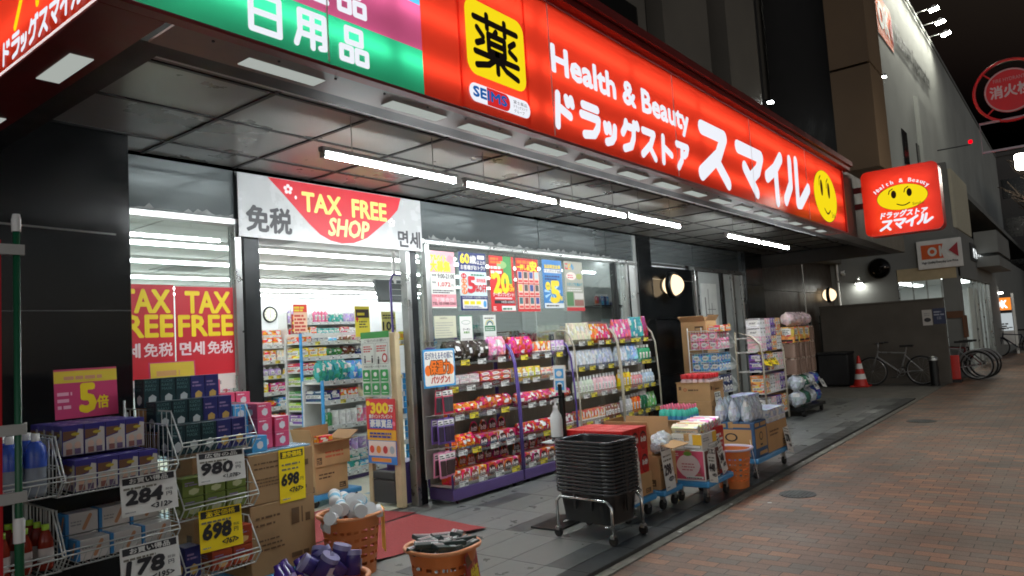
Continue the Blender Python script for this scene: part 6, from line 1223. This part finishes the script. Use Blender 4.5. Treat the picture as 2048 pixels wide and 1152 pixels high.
# red mats
matm = mat("red_mat", (150, 62, 62), .95, var=.12, scale=40, bump=.4)
def floor_mat(nm, label, pts, z, curl=0):
    b = MB(); n = 10; A, B_, C_, D_ = [Vector(p) for p in pts]; vs = []
    for i in range(n + 1):
        for j in range(n + 1):
            u, v = i / n, j / n; p = (A * (1 - u) + B_ * u) * (1 - v) + (D_ * (1 - u) + C_ * u) * v; vs.append((p.x, p.y, z + curl * max(0, 1 - v * 5) * (.5 + .5 * math.sin(u * 9 + 1))))
    b.add(vs, [(i * (n + 1) + j, (i + 1) * (n + 1) + j, (i + 1) * (n + 1) + j + 1, i * (n + 1) + j + 1) for i in range(n) for j in range(n)], matm, None, True); b.add([(x, y, z_ - .006) for x, y, z_ in vs], [(i * (n + 1) + j, i * (n + 1) + j + 1, (i + 1) * (n + 1) + j + 1, (i + 1) * (n + 1) + j) for i in range(n) for j in range(n)], rubber, None, True); return tag(b.build(nm), label, "mat")
floor_mat("door_mat", "worn red door mat with a curling edge in front of the doorway", [(3.15, 4.17), (4.56, 3.98), (4.68, 4.93), (3.2, 4.95)], .009, .03)
floor_mat("door_mat", "red door mat lying across the doorway threshold", [(3.3, 4.98), (4.72, 4.97), (4.5, 5.95), (3.3, 6.0)], .009)
# nobori pole
t = thing("banner_pole", "green banner pole with white fittings standing before the black pillar", "pole", (.88, 2.8, 0))
gp = mat("green_pole", (24, 96, 64), .35, var=.08); MB().lathe([(0, .05), (.014, .05), (.014, .98)], gp, 12).build("lower_tube", t); MB().lathe([(.011, 1.0), (.0105, 2.03), (0, 2.03)], gp, 12).build("upper_tube", t)
MB().lathe([(.017, .95), (.018, 1.02), (.013, 1.03)], capw, 12).build("joint_collar", t); MB().lathe([(.014, 1.98), (.015, 2.02), (.011, 2.04), (0, 2.042)], capw, 12).build("top_cap", t); MB().tube([(-.25, 0, 2.01), (.33, .02, 2.0)], .0035, mat("arm_rod", (150, 152, 150), .4), 6).build("arm", t)
b = MB(); b.lathe([(.13, .0), (.14, .02), (.13, .12), (.06, .14), (.014, .142)], mat("base_plastic", (190, 190, 186), .5), 20); b.build("base", t)
b = MB(); 
for i in range(10): x0, x1 = -.045 - .06 * i, -.105 - .06 * i; y0, y1 = .02 * math.sin(i * .9), .02 * math.sin(i * .9 + .9); b.add([(x0, y0, .5), (x1, y1, .5), (x1, y1, 1.95), (x0, y0, 1.95)], [(0, 1, 2, 3)], mat("red_banner_cloth", (190, 26, 34), .8), None, True)
b.build("banner_cloth", t)
for z in (.52, 1.08, 1.3, 1.9): MB().box(-.075, .02, -.014, .014, z, z + .035, mat("strap_white", (190, 192, 188), .6)).build("strap", t)
# ================================================================== the neighbouring supermarket and the far street
okw = mat("render_grey", (128, 130, 127), .8, var=.12, scale=1.5); okl = mat("facade_pale", (160, 163, 158), .8, var=.15, scale=.6); okd = mat("dark_window", (30, 32, 34), .2); corr = mat("corrugated_cream", (196, 192, 172), .6, var=.06)
ok = thing("supermarket_building", "grey supermarket building beyond the alley with a floodlit upper wall", "building", (22, 3, 0))
def okp(mb, nm, par=None): o = mb.build(nm, par or ok); o.location = (-22, -3, 0) if par is None else (0, 0, 0); return o
b = MB(); b.box(22, 62, 3.8, 14, 5.4, 12.6, okl); okp(b, "upper_wall")
b = MB(); b.box(21.95, 62, 3.76, 14.05, 12.602, 12.75, okw); okp(b, "parapet")
for i in range(6): b = MB(); b.box(24.6 + 2.5 * i, 25.4 + 2.5 * i, 3.77, 3.799, 6.2, 7.3, okd); okp(b, "window")
b = MB(); b.box(21, 21.2, 3.7, 5.9, -.03, 5.38, okw); b.box(21, 21.2, 2.34, 3.699, 2.78, 5.38, okw); b.box(21.201, 62, 2.34, 2.5, 2.5, 3.75, okw); b.box(21, 21.6, 2.34, 2.68, -.03, 2.78, okw); b.box(29, 62, 2.34, 2.5, -.03, 2.498, okw); b.box(21.21, 62, 2.501, 14, 5.2, 5.39, okw); okp(b, "ground_floor_wall")
b = MB(); b.box(20.98, 21.0, 2.36, 3.68, 2.45, 2.78, mat("beige_lintel", (186, 170, 136), .6)); okp(b, "lintel")
b = MB(); b.box(20.96, 21.62, 2.3, 2.34, .95, 1.5, mat("brown_stain", (110, 74, 50), .6)); b.box(20.94, 20.96, 2.3, 2.66, 1.45, 1.62, mat("brown_stain")); okp(b, "pillar_band")
b = MB()
for i in range(36): b.box(21.6 + .09 * i, 21.645 + .09 * i, 2.30, 2.335, 3.76, 5.3, corr)
b.box(21.6, 24.9, 2.335, 2.36, 3.76, 5.3, corr)
for i in range(14): b.box(21.56, 21.6, 2.36 + .1 * i, 2.41 + .1 * i, 3.76, 5.3, corr)
b.box(21.601, 24.9, 2.37, 3.7, 5.25, 5.3, corr); okp(b, "corrugated_cladding")
b = MB(); b.box(25.5, 30, 1.75, 2.33, 3.3, 3.95, okw); b.box(25.5, 30, 1.75, 2.33, 2.9, 3.2, okw); okp(b, "balcony")
glow = lampmat("store_light", (.92, 1, .97), 5.5)
b = MB(); b.box(21.3, 30, 5.9, 6, 0, 2.7, mat("inside_wall")); b.box(21.3, 30, 2.51, 5.9, 2.65, 2.69, mat("inside_wall")); b.box(30, 30.1, 2.51, 5.9, 0, 2.7, mat("inside_wall")); okp(b, "inside_wall")
for i in range(4):
    b = MB(); b.box(21.9 + 1.9 * i, 23.3 + 1.9 * i, 2.9, 3.15, 2.6, 2.645, glow); okp(b, "ceiling_light"); b = MB(); b.box(21.9 + 1.9 * i, 23.3 + 1.9 * i, 4.3, 4.55, 2.6, 2.645, glow); okp(b, "ceiling_light")
for y in (2.7, 3.02, 3.34, 3.66): b = MB(); b.box(21.02, 21.06, y, y + .03, 0, 2.44, steel); okp(b, "door_frame")
for x in (21.62, 24.5, 25.5, 26.5, 27.5, 28.5, 28.95): b = MB(); b.box(x, x + .05, 2.36, 2.4, 0, 2.48, steel); okp(b, "door_frame")
b = MB(); b.box(24.6, 27.0, 2.52, 2.54, .1, 2.3, film("white_blind", (225, 228, 222), .5, .6)); okp(b, "blind")
# floodlit logo and wording on the wall
org = flat(228, 96, 36); crd = flat(176, 38, 52)
b = MB(); a = Art(b, FACE_S(22.5, 3.8, 9.7), .01, .008); a.rect(0, 0, 2.2, 1.3, org); a.txt("OK", .2, .3, 1.7, 1.05, wht, .05); a.poly([(2.2, .1), (2.2, 1.2), (1.75, .65)], crd); okp(b, "wall_logo")
b = MB(); a = Art(b, FACE_S(25.1, 3.8, 9.95), .05, .01); a.txt("Discount Supermarket", 0, 0, 6.4, .8, dk, .02, .15); okp(b, "wall_lettering")
b = MB(); b.box(27.6, 31.4, 3.66, 3.8, 5.9, 9.0, okl); okp(b, "projecting_panel")
flood = lampmat("flood_light", (1, .98, .86), 260)
for i in range(8):
    t = thing("floodlight", "floodlight on a thin arm along the supermarket roof edge", "lamp", (22.6 + 1.5 * i, 3.78, 12.76), group="floodlights along the supermarket roof edge")
    b = MB(); b.tube([(0, 0, 0), (0, -.55, .02)], .02, wht, 6); b.lathe([(.05, .1), (.09, .06), (.17, -.02), (.18, -.06)], wht, 14, Matrix.Translation((0, -.6, .0))); b.build("arm", t); b = MB(); b.cap(.165, 0, flood, 14, Matrix.Translation((0, -.6, -.055)) @ Matrix.Rotation(R(-25), 4, 'X') @ Matrix.Rotation(math.pi, 4, 'X')); b.build("lens", t)
def okface(a, w, h, word=True):
    a.rect(.1 * w, .34 * h, .62 * w, .84 * h, org); a.ell(.35 * w, .59 * h, .105 * w, .16 * h, wht, 22); a.ell(.35 * w, .59 * h, .055 * w, .075 * h, org, 16); a.strokes([[(.53 * w, .43 * h), (.53 * w, .75 * h)]], .05 * w, wht); a.poly([(.6 * w, .34 * h), (.72 * w, .34 * h), (.62 * w, .6 * h), (.54 * w, .6 * h)], wht); a.poly([(.6 * w, .84 * h), (.78 * w, .84 * h), (.62 * w, .56 * h), (.54 * w, .56 * h)], wht); a.poly([(.92 * w, .34 * h), (.92 * w, .84 * h), (.72 * w, .59 * h)], crd)
    if word: a.txt("High Quality Everyday Low Price", .1 * w, .16 * h, .9 * w, .26 * h, dk, .02)
t = thing("projecting_sign", "white box sign with an orange OK logo on the supermarket corner", "shop sign", (21.0, 2.68, 2.72)); b = MB(); b.box(-.12, -.02, -.5, .48, 0, .72, mat("sign_white", (238, 238, 234), .4), c=.01); okface(Art(b, FACE_W(-.12, .48, 0), .002, .002), .98, .72); b.build("panel", t); MB().box(-.018, .02, -.45, .4, .72, .8, okw).build("bracket", t)
t = thing("shop_letters_sign", "dark fascia sign with small white letters above the lit supermarket doors", "shop sign", (24.2, 2.33, 3.05)); b = MB(); b.box(0, 4.6, -.03, .0, 0, .5, mat("dark_fascia", (56, 58, 60), .5)); a = Art(b, FACE_S(0, -.03, 0), .004, .004)
lw2 = lampmat("white_channel_letters", (.9, .95, .95), 1.4)
for i in range(7): a.strokes([[(.5 + .52 * i, .12), (.5 + .52 * i, .34)], [(.5 + .52 * i, .3), (.68 + .52 * i, .34 - .1 * (i % 2)), (.72 + .52 * i, .12)]], .07, lw2)
b.build("panel", t)
t = thing("street_sign_board", "lit standing signboard with an orange OK logo between white posts far along the pavement", "sign board", (32, 2.3, 0)); b = MB(); b.box(-.06, .02, -.3, .32, .35, 2.05, mat("sign_white")); a = Art(b, FACE_W(-.06, .32, .35), .003, .002); okl2 = lampmat("lit_orange", (.95, .25, .03), 1.0)
a.rect(0, 1.25, .62, 1.7, okl2); a.txt("OK", .1, 1.33, .5, 1.6, lw2, .04); a.rect(0, 1.14, .62, 1.24, dk); a.rect(.0, .5, .62, 1.13, lampmat("lit_white", (.6, .66, .68), .6)); a.lines(.1, .55, .5, .8, 3, flat(80, 60, 40), .6, 3); b.build("panel", t)
for y in (-.36, .36): MB().box(-.04, .04, y - .04, y + .04, 0, 2.2, white).build("post", t)
b = MB(); b.box(-.2, -.1, -.1, .1, 2.2, 2.26, lampmat("board_lamp", (1, .97, .9), 9)); b.build("lamp", t)
# alley: low wall, lamp, mirror, gate
lowm = mat("grey_render", (92, 87, 80), .85, var=.2, scale=2)
t = thing("low_wall", "low grey rendered wall across the alley behind the parked bicycle", "wall", (19.3, 3.7, 0)); MB().box(-.1, .1, -1.22, 1.5, -.03, 1.9, lowm, c=.01).build("wall", t); MB().box(-.12, .12, -1.24, 1.5, 1.901, 1.94, lowm).build("coping", t)
card("wall_notice", "white notice with a dark drawing on the low grey wall", "notice", FACE_W(19.19, 2.93, 1.32), .2, .36, lambda a, w, h: (a.ell(.5 * w, .35 * h, .36 * w, .14 * h, dk, 16), a.lines(.2 * w, .6 * h, .8 * w, .85 * h, 2, gry, .5, 1)), flat(190, 186, 180))
card("wall_notice", "dark blue notice beside the white one on the low grey wall", "notice", FACE_W(19.19, 2.71, 1.34), .25, .36, lambda a, w, h: (a.lines(.08 * w, .55 * h, .92 * w, .9 * h, 2, flat(150, 156, 170), .5, 2), a.lines(.3 * w, .3 * h, .7 * w, .5 * h, 2, flat(130, 136, 150), .6, 4)), flat(44, 52, 84))
t = thing("alley_lamp", "small white cone lamp on the grey wall of the alley", "lamp", (20.85, 4.58, 2.5)); b = MB(); b.tube([(.13, 0, .16), (0, 0, .2), (0, 0, .1)], .012, wht, 6); b.lathe([(.02, .12), (.06, .09), (.11, .01)], wht, 14); b.build("shade", t); MB().lathe([(0, -.02), (.06, -.01), (.09, .015)], lampmat("alley_bulb", (1, 1, .92), 60), 12).build("bulb", t)
t = thing("traffic_mirror", "round black-backed convex mirror on the alley wall", "mirror", (20.8, 4.05, 2.86)); M_ = Matrix.Rotation(R(-90), 4, 'Y'); MB().lathe([(.25, .0), (.22, .04), (.12, .07), (0, .08)], mat("mirror_dark", (30, 26, 24), .05, metal=.8, var=0), 24, M_).build("mirror_face", t); b = MB(); b.lathe([(.27, -.03), (.275, .02), (.25, .02)], rubber, 24, M_); b.tube([(.0, 0, -.2), (.19, 0, -.2)], .02, darkmetal, 6); b.build("rim", t)
t = thing("security_camera", "small white security camera high in the alley", "camera", (20.9, 4.95, 2.8)); b = MB(); b.box(-.16, .04, -.035, .035, -.03, .04, wht, M=Matrix.Rotation(R(18), 4, 'Y'), c=.006); b.tube([(0, 0, .04), (.06, 0, .1), (.1, 0, .1)], .015, wht, 6); b.build("body", t)
t = thing("alley_gate", "dark vertical bar gate closing the alley beside the low wall", "gate", (19.4, 5.05, 0)); b = MB()
for i in range(5): b.box(-.02, .02, -.2 + .1 * i, -.18 + .1 * i, .05, 1.72, darkmetal)
b.box(-.015, .015, -.22, .24, 1.5, 1.54, darkmetal); b.box(-.015, .015, -.22, .24, .2, .24, darkmetal); b.build("bars", t)
t = thing("garbage_bin", "dark low storage box standing in the alley by the traffic cone", "box", (18.9, 4.85, 0)); MB().box(-.3, .3, -.35, .35, 0, .75, mat("bin_dark", (30, 30, 32), .5), c=.02).build("body", t); MB().box(-.32, .32, -.37, .37, .755, .8, mat("bin_dark")).build("lid", t)
conem = mat("cone_red", (206, 44, 34), .45, var=.1)
t = thing("traffic_cone", "red traffic cone with white bands in front of the low grey wall", "traffic cone", (18.5, 4.24, -.02)); b = MB(); b.lathe([(.16, .03), (.13, .18)], conem, 16); b.lathe([(.105, .3), (.08, .42)], conem, 16); b.lathe([(.06, .54), (.028, .7), (.02, .72), (0, .72)], conem, 16); b.box(-.2, .2, -.2, .2, 0, .03, conem, c=.008); b.build("cone_body", t); b = MB(); b.lathe([(.13, .18), (.105, .3)], wht, 16); b.lathe([(.08, .42), (.06, .54)], wht, 16); b.build("white_band", t)
t = thing("bollard", "dark round bollard with a steel cap at the end of the low wall", "bollard", (18.6, 2.72, -.02)); MB().lathe([(.09, 0), (.085, .56)], darkmetal, 16).build("post", t); MB().lathe([(.1, .56), (.1, .62), (.06, .65), (0, .655)], steel, 16).build("cap", t)
def bicycle(name, label, loc, rz, col, basket=False, lean=5, group=None):
    t = thing(name, label, "bicycle", loc, rz, group); t.rotation_euler.x = R(lean) if False else 0
    fm = mat("bike_frame_%s" % col[0], col[1], .3, metal=.3, var=.05); ty = mat("bike_tyre", (24, 24, 24), .7, var=.05); alu = mat("bike_alloy", (150, 150, 150), .3, metal=.8, var=0)
    for x, nm in ((-.52, "rear_wheel"), (.52, "front_wheel")):
        w = MB(); w.tube([(x + .32 * math.cos(a), 0, .34 + .32 * math.sin(a)) for a in [2 * math.pi * i / 28 for i in range(28)]], .02, ty, 7, closed=True); w.tube([(x + .295 * math.cos(a), 0, .34 + .295 * math.sin(a)) for a in [2 * math.pi * i / 28 for i in range(28)]], .009, alu, 5, closed=True); w.cyl((x, -.04, .34), (x, .04, .34), .02, alu, n=8)
        for i in range(14): a = 2 * math.pi * i / 14; w.cyl((x, .02 * (-1) ** i, .34), (x + .29 * math.cos(a), 0, .34 + .29 * math.sin(a)), .0016, alu, n=3, cap=False)
        w.build(nm, t)
    b = MB(); bb, st, hd, hb = (-.08, 0, .3), (-.22, 0, .74), (.36, 0, .82), (.39, 0, .68)
    for p, q, r_ in ((bb, st, .018), (st, (.37, 0, .78), .019), (bb, hb, .022), ((-.52, .03, .34), (bb[0], .02, .3), .012), ((-.52, -.03, .34), (bb[0], -.02, .3), .012), ((-.52, .03, .34), (-.2, .02, .7), .011), ((-.52, -.03, .34), (-.2, -.02, .7), .011), (hd, hb, .022)): b.cyl(p, q, r_, fm, n=9)
    for s_ in (-.05, .05): b.tube([(.39, s_ * .4, .7), (.41, s_, .64), (.52, s_, .34)], .012, fm, 6)
    b.build("frame", t)
    b = MB(); b.tube([(.36, 0, .8), (.34, 0, .96), (.38, 0, .98)], .014, alu, 7); b.tube([(.26, -.27, 1.0), (.36, -.2, .99), (.39, 0, .98), (.36, .2, .99), (.26, .27, 1.0)], .012, alu, 7); b.cyl((.26, -.27, 1.0), (.17, -.29, 1.0), .017, rubber, n=8); b.cyl((.26, .27, 1.0), (.17, .29, 1.0), .017, rubber, n=8); b.build("handlebar", t)
    b = MB(); b.cyl(st, (-.25, 0, .88), .013, alu, n=8); b.prism([(-.14, -.06), (.02, -.03), (.14, -.015), (.14, .015), (.02, .03), (-.14, .06)], 0, .05, rubber, Matrix.Translation((-.25, 0, .88))); b.build("saddle", t)
    b = MB(); b.cyl((bb[0], -.05, .3), (bb[0], .05, .3), .02, alu, n=8); b.lathe([(.075, 0), (.09, .0), (.09, .006), (.075, .006)], alu, 18, Matrix.Translation((bb[0], -.05, .3)) @ Matrix.Rotation(R(90), 4, 'X')); b.cyl((bb[0], -.07, .3), (bb[0] + .1, -.07, .18), .01, alu, n=6); b.cyl((bb[0], .07, .3), (bb[0] - .1, .07, .42), .01, alu, n=6); b.box(.05, .15, -.15, -.08, .165, .19, rubber); b.box(-.23, -.13, .08, .15, .41, .435, rubber); b.build("crank", t)
    if basket:
        b = MB(); 
        for i in range(11): b.cyl((.46 + .03 * i, -.15, .72), (.43 + .036 * i, -.18, .96), .0025, alu, n=4); b.cyl((.46 + .03 * i, .15, .72), (.43 + .036 * i, .18, .96), .0025, alu, n=4)
        for z, k in ((.72, 0), (.84, .015), (.96, .03)): b.tube([(.46 - k, -.15 - k, z), (.77 + k, -.15 - k, z), (.77 + k, .15 + k, z), (.46 - k, .15 + k, z)], .005, alu, 5, closed=True)
        b.box(.46, .77, -.15, .15, .715, .722, alu); b.build("basket", t)
        b = MB(); b.tube([(-.52 + .36 * math.cos(a), 0, .34 + .36 * math.sin(a)) for a in [R(10 + 12 * i) for i in range(14)]], .02, alu, 5); b.build("mudguard", t)
    return t
bicycle("bicycle", "pale framed mountain bicycle leaning along the low grey wall", (18.75, 3.5, -.025), R(90), ("white", (128, 128, 126)))
bicycle("bicycle", "parked city bicycle with a wire basket, nearest the end of the low wall", (20.0, 2.56, -.025), R(96), ("silver", (130, 132, 134)), True)
bicycle("bicycle", "parked city bicycle with a wire basket in the entrance corner, second past the low wall", (20.4, 2.5, -.025), R(92), ("maroon", (110, 40, 44)), True)
bicycle("bicycle", "third parked city bicycle past the low wall, against the supermarket corner", (20.78, 2.46, -.025), R(86), ("black", (40, 40, 42)), True)
bicycle("bicycle", "dark bicycle parked far off by the lit signboard", (30.5, 1.9, -.025), R(70), ("navy", (36, 40, 60)), True)
t = thing("red_board", "plain red safety board standing at the end of the low wall", "safety board", (19.62, 2.5, -.03)); MB().box(-.03, .03, -.16, .16, .06, .62, conem, M=Matrix.Rotation(R(8), 4, 'Y'), c=.008).build("panel", t); MB().box(-.16, .12, -.18, .18, 0, .055, rubber).build("foot", t)
# far buildings on both sides of the street
def tower(label, x0, x1, y0, y1, h, col, nx, nz, lit=()):
    t = thing("building", label, "building", ((x0 + x1) / 2, (y0 + y1) / 2, 0)); w, d = (x1 - x0) / 2, (y1 - y0) / 2
    MB().box(-w, w, -d, d, -.05, h, mat("far_wall_%d" % h, col, .8, var=.12, scale=.5)).build("wall", t); MB().box(-w - .1, w + .1, -d - .1, d + .1, h + .002, h + .3, mat("far_wall_%d" % h)).build("roof", t)
    for i in range(nx):
        for j in range(nz):
            yy = -d + 2 * d * (i + .2) / nx; zz = 1.2 + (h - 1.5) * j / nz; wd = 2 * d * .55 / nx
            MB().box(-w - .02, -w - .001, yy, yy + wd, zz, zz + (h - 1.5) / nz * .5, lampmat("lit_window", (1, .82, .55), .5) if (i, j) in lit else okd).build("window", t)
    return t
tower("dark grey block beyond the supermarket, behind the far signboard", 64, 80, 1.6, 16, 13, (92, 90, 88), 5, 4)
tower("low dark house far down the street with one lit window", 46, 56, -7.5, -2.9, 9, (70, 68, 66), 3, 3, ((1, 1),))
tower("tall dark building closing the view down the street", 95, 110, -14, 1.2, 17, (66, 62, 62), 8, 6, ((4, 2), (6, 3)))
t = thing("street_lamp", "street lamp with a bright boxy head past the hydrant sign", "street lamp", (15, .35, -.03)); b = MB(); b.lathe([(.09, 0), (.06, .4), (.045, 4.1)], darkmetal, 12); b.tube([(0, 0, 4.0), (0, .1, 4.15), (0, .2, 4.17)], .03, darkmetal, 6); b.build("post", t); MB().box(-.12, .12, .05, .3, 3.95, 4.2, lampmat("street_light", (1, .93, .8), 60), c=.03).build("head", t)
t = thing("red_beacon", "tiny red warning light on the far roofline", "lamp", (31, 2.6, 7.8)); MB().lathe([(.0, -.08), (.07, -.05), (.07, .05), (0, .08)], lampmat("red_beacon_light", (1, .0, .01), 1.1), 10).build("lens", t); MB().box(-.03, .03, .0, 1.25, -.12, -.085, darkmetal).build("bracket", t)
# fire hydrant sign
t = thing("hydrant_sign", "round red fire hydrant sign with white Japanese characters and an outer red ring", "road sign", (8.5, .34, 3.66))
hr = mat("hydrant_red", (232, 46, 52), .35, var=.06); b = MB(); F = FACE_W(0, 0, 0); b.add(*(lambda v: (v, [tuple(range(36))]))([(.215 * math.cos(2 * math.pi * i / 36), .215 * math.sin(2 * math.pi * i / 36), 0) for i in range(36)]), hr, F); a = Art(b, F, .001, .001); a.ell(0, 0, .213, .213, flat(220, 190, 190), 36); a.ell(0, 0, .2, .2, hr, 36); a.txt("消火栓", -.165, -.06, .165, .06, flat(235, 215, 215), .03); a.txt("FIRE HYDRANT", -.13, .095, .13, .13, flat(225, 170, 170)); b.cyl((.002, 0, 0), (.03, 0, 0), .214, hr, n=36); b.build("disc", t)
b = MB(); b.tube([(0, .3 * math.cos(2 * math.pi * i / 40), .3 * math.sin(2 * math.pi * i / 40)) for i in range(40)], .014, hr, 7, closed=True)
for an in (45, 135, 225, 315): b.cyl((.015, .2 * math.cos(R(an)), .2 * math.sin(R(an))), (0, .3 * math.cos(R(an)), .3 * math.sin(R(an))), .008, hr, n=6)
b.build("ring", t); MB().tube([(0, .28, -.28), (0, .28, -.57), (0, -.52, -.57), (0, -.52, -.28)], .013, mat("pale_frame", (206, 190, 200), .5), 6, closed=True).build("plate_frame", t)
b = MB(); b.cyl((0.03, -.42, -3.7), (0.03, -.42, .6), .038, mat("pole_grey", (120, 122, 122), .4), n=12); b.cyl((.03, -.42, .0), (.03, -.29, .0), .015, darkmetal, n=6); b.build("post", t)
# manholes, litter
for x, y, r_ , lb in ((6.83, 2.19, .16, "round dark manhole cover in the brick paving, nearer one"), (12.28, 2.03, .2, "round dark manhole cover farther along the brick paving")):
    t = MB(); t.cyl((0, 0, -.02), (0, 0, .003), r_, mat("cast_iron", (52, 54, 54), .5, metal=.4, var=.2), n=28)
    for i in range(-3, 4): t.box(-.1, .1, i * .035 - .006, i * .035 + .006, .003, .006, mat("cast_iron"))
    o = t.build("manhole_cover"); o.location = (x, y, -.029); tag(o, lb, "manhole cover")
rl = random.Random(9)
lt = MB(); lt.prism([(-.02, -.01), (.015, -.014), (.02, .008), (-.012, .012)], 0, .003, mat("paper_scrap", (206, 204, 196), .7)); l0 = tag(lt.build("paper_scrap"), "tiny pale scrap of litter along the kerb of the apron", "litter", "litter scraps along the kerb")
for i, (x, y) in enumerate(((7.3, 2.58), (8.4, 2.6), (9.6, 2.59), (10.7, 2.6), (11.9, 2.58), (6.2, 2.57), (5.2, 2.58), (6.4, 2.3), (8.9, 1.6))):
    p = (x, y, -.021 if y > 2.55 else -.027)
    if i == 0: l0.location = p
    else: dup(l0, p, (0, 0, rl.random() * 6))
# bare tree by the kerb
t = thing("bare_tree", "leafless street tree with thin twigs reaching in past the hydrant sign", "tree", (17, -.35, -.03)); bark = mat("bark", (84, 74, 64), .9, var=.2); MB().lathe([(.12, 0), (.09, 1.5), (.075, 3.2)], bark, 10).build("trunk", t)
b = MB(); rt = random.Random(2)
def limb(p, d, l, r_, lv):
    P_ = [Vector(p)]; v = Vector(d).normalized()
    for i in range(4): v = (v + Vector((rt.uniform(-.25, .25), rt.uniform(-.25, .25), rt.uniform(-.1, .2)))).normalized(); P_.append(P_[-1] + v * l / 4)
    b.tube(P_, r_, bark, 5)
    if lv:
        for q in P_[1:]: 
            for _ in range(2): limb(q, v + Vector((rt.uniform(-1, 1), rt.uniform(-1, 1), rt.uniform(-.4, .6))), l * .6, r_ * .55, lv - 1)
for k in range(6): limb((0, 0, 2.6 + .12 * k), (math.cos(k * 1.05), math.sin(k * 1.05), .7), 1.1, .03, 2)
b.build("crown", t)

t = thing("drain_pipe", "thin pale drain pipe running up the grey alley wall beside the brown side wall", "pipe", (20.95, 5.12, 0)); MB().cyl((0, 0, 0), (0, 0, 5.2), .03, wht, n=10).build("pipe", t)
for z in (1.2, 2.6, 4.0): MB().box(-.036, .05, -.036, .036, z, z + .04, steel).build("clip", t)
t = thing("meter_box", "small grey meter box on the brown side wall past the second wall lamp", "meter box", (18.2, 5.3, 1.3)); MB().box(-.16, .16, -.12, -.002, 0, .42, mat("meter_grey", (120, 122, 120), .5), c=.01).build("case", t); MB().box(-.08, .08, -.124, -.121, .2, .34, okd).build("window", t); MB().cyl((0, -.06, .421), (0, -.06, 1.8), .015, steel, n=8).build("conduit", t)
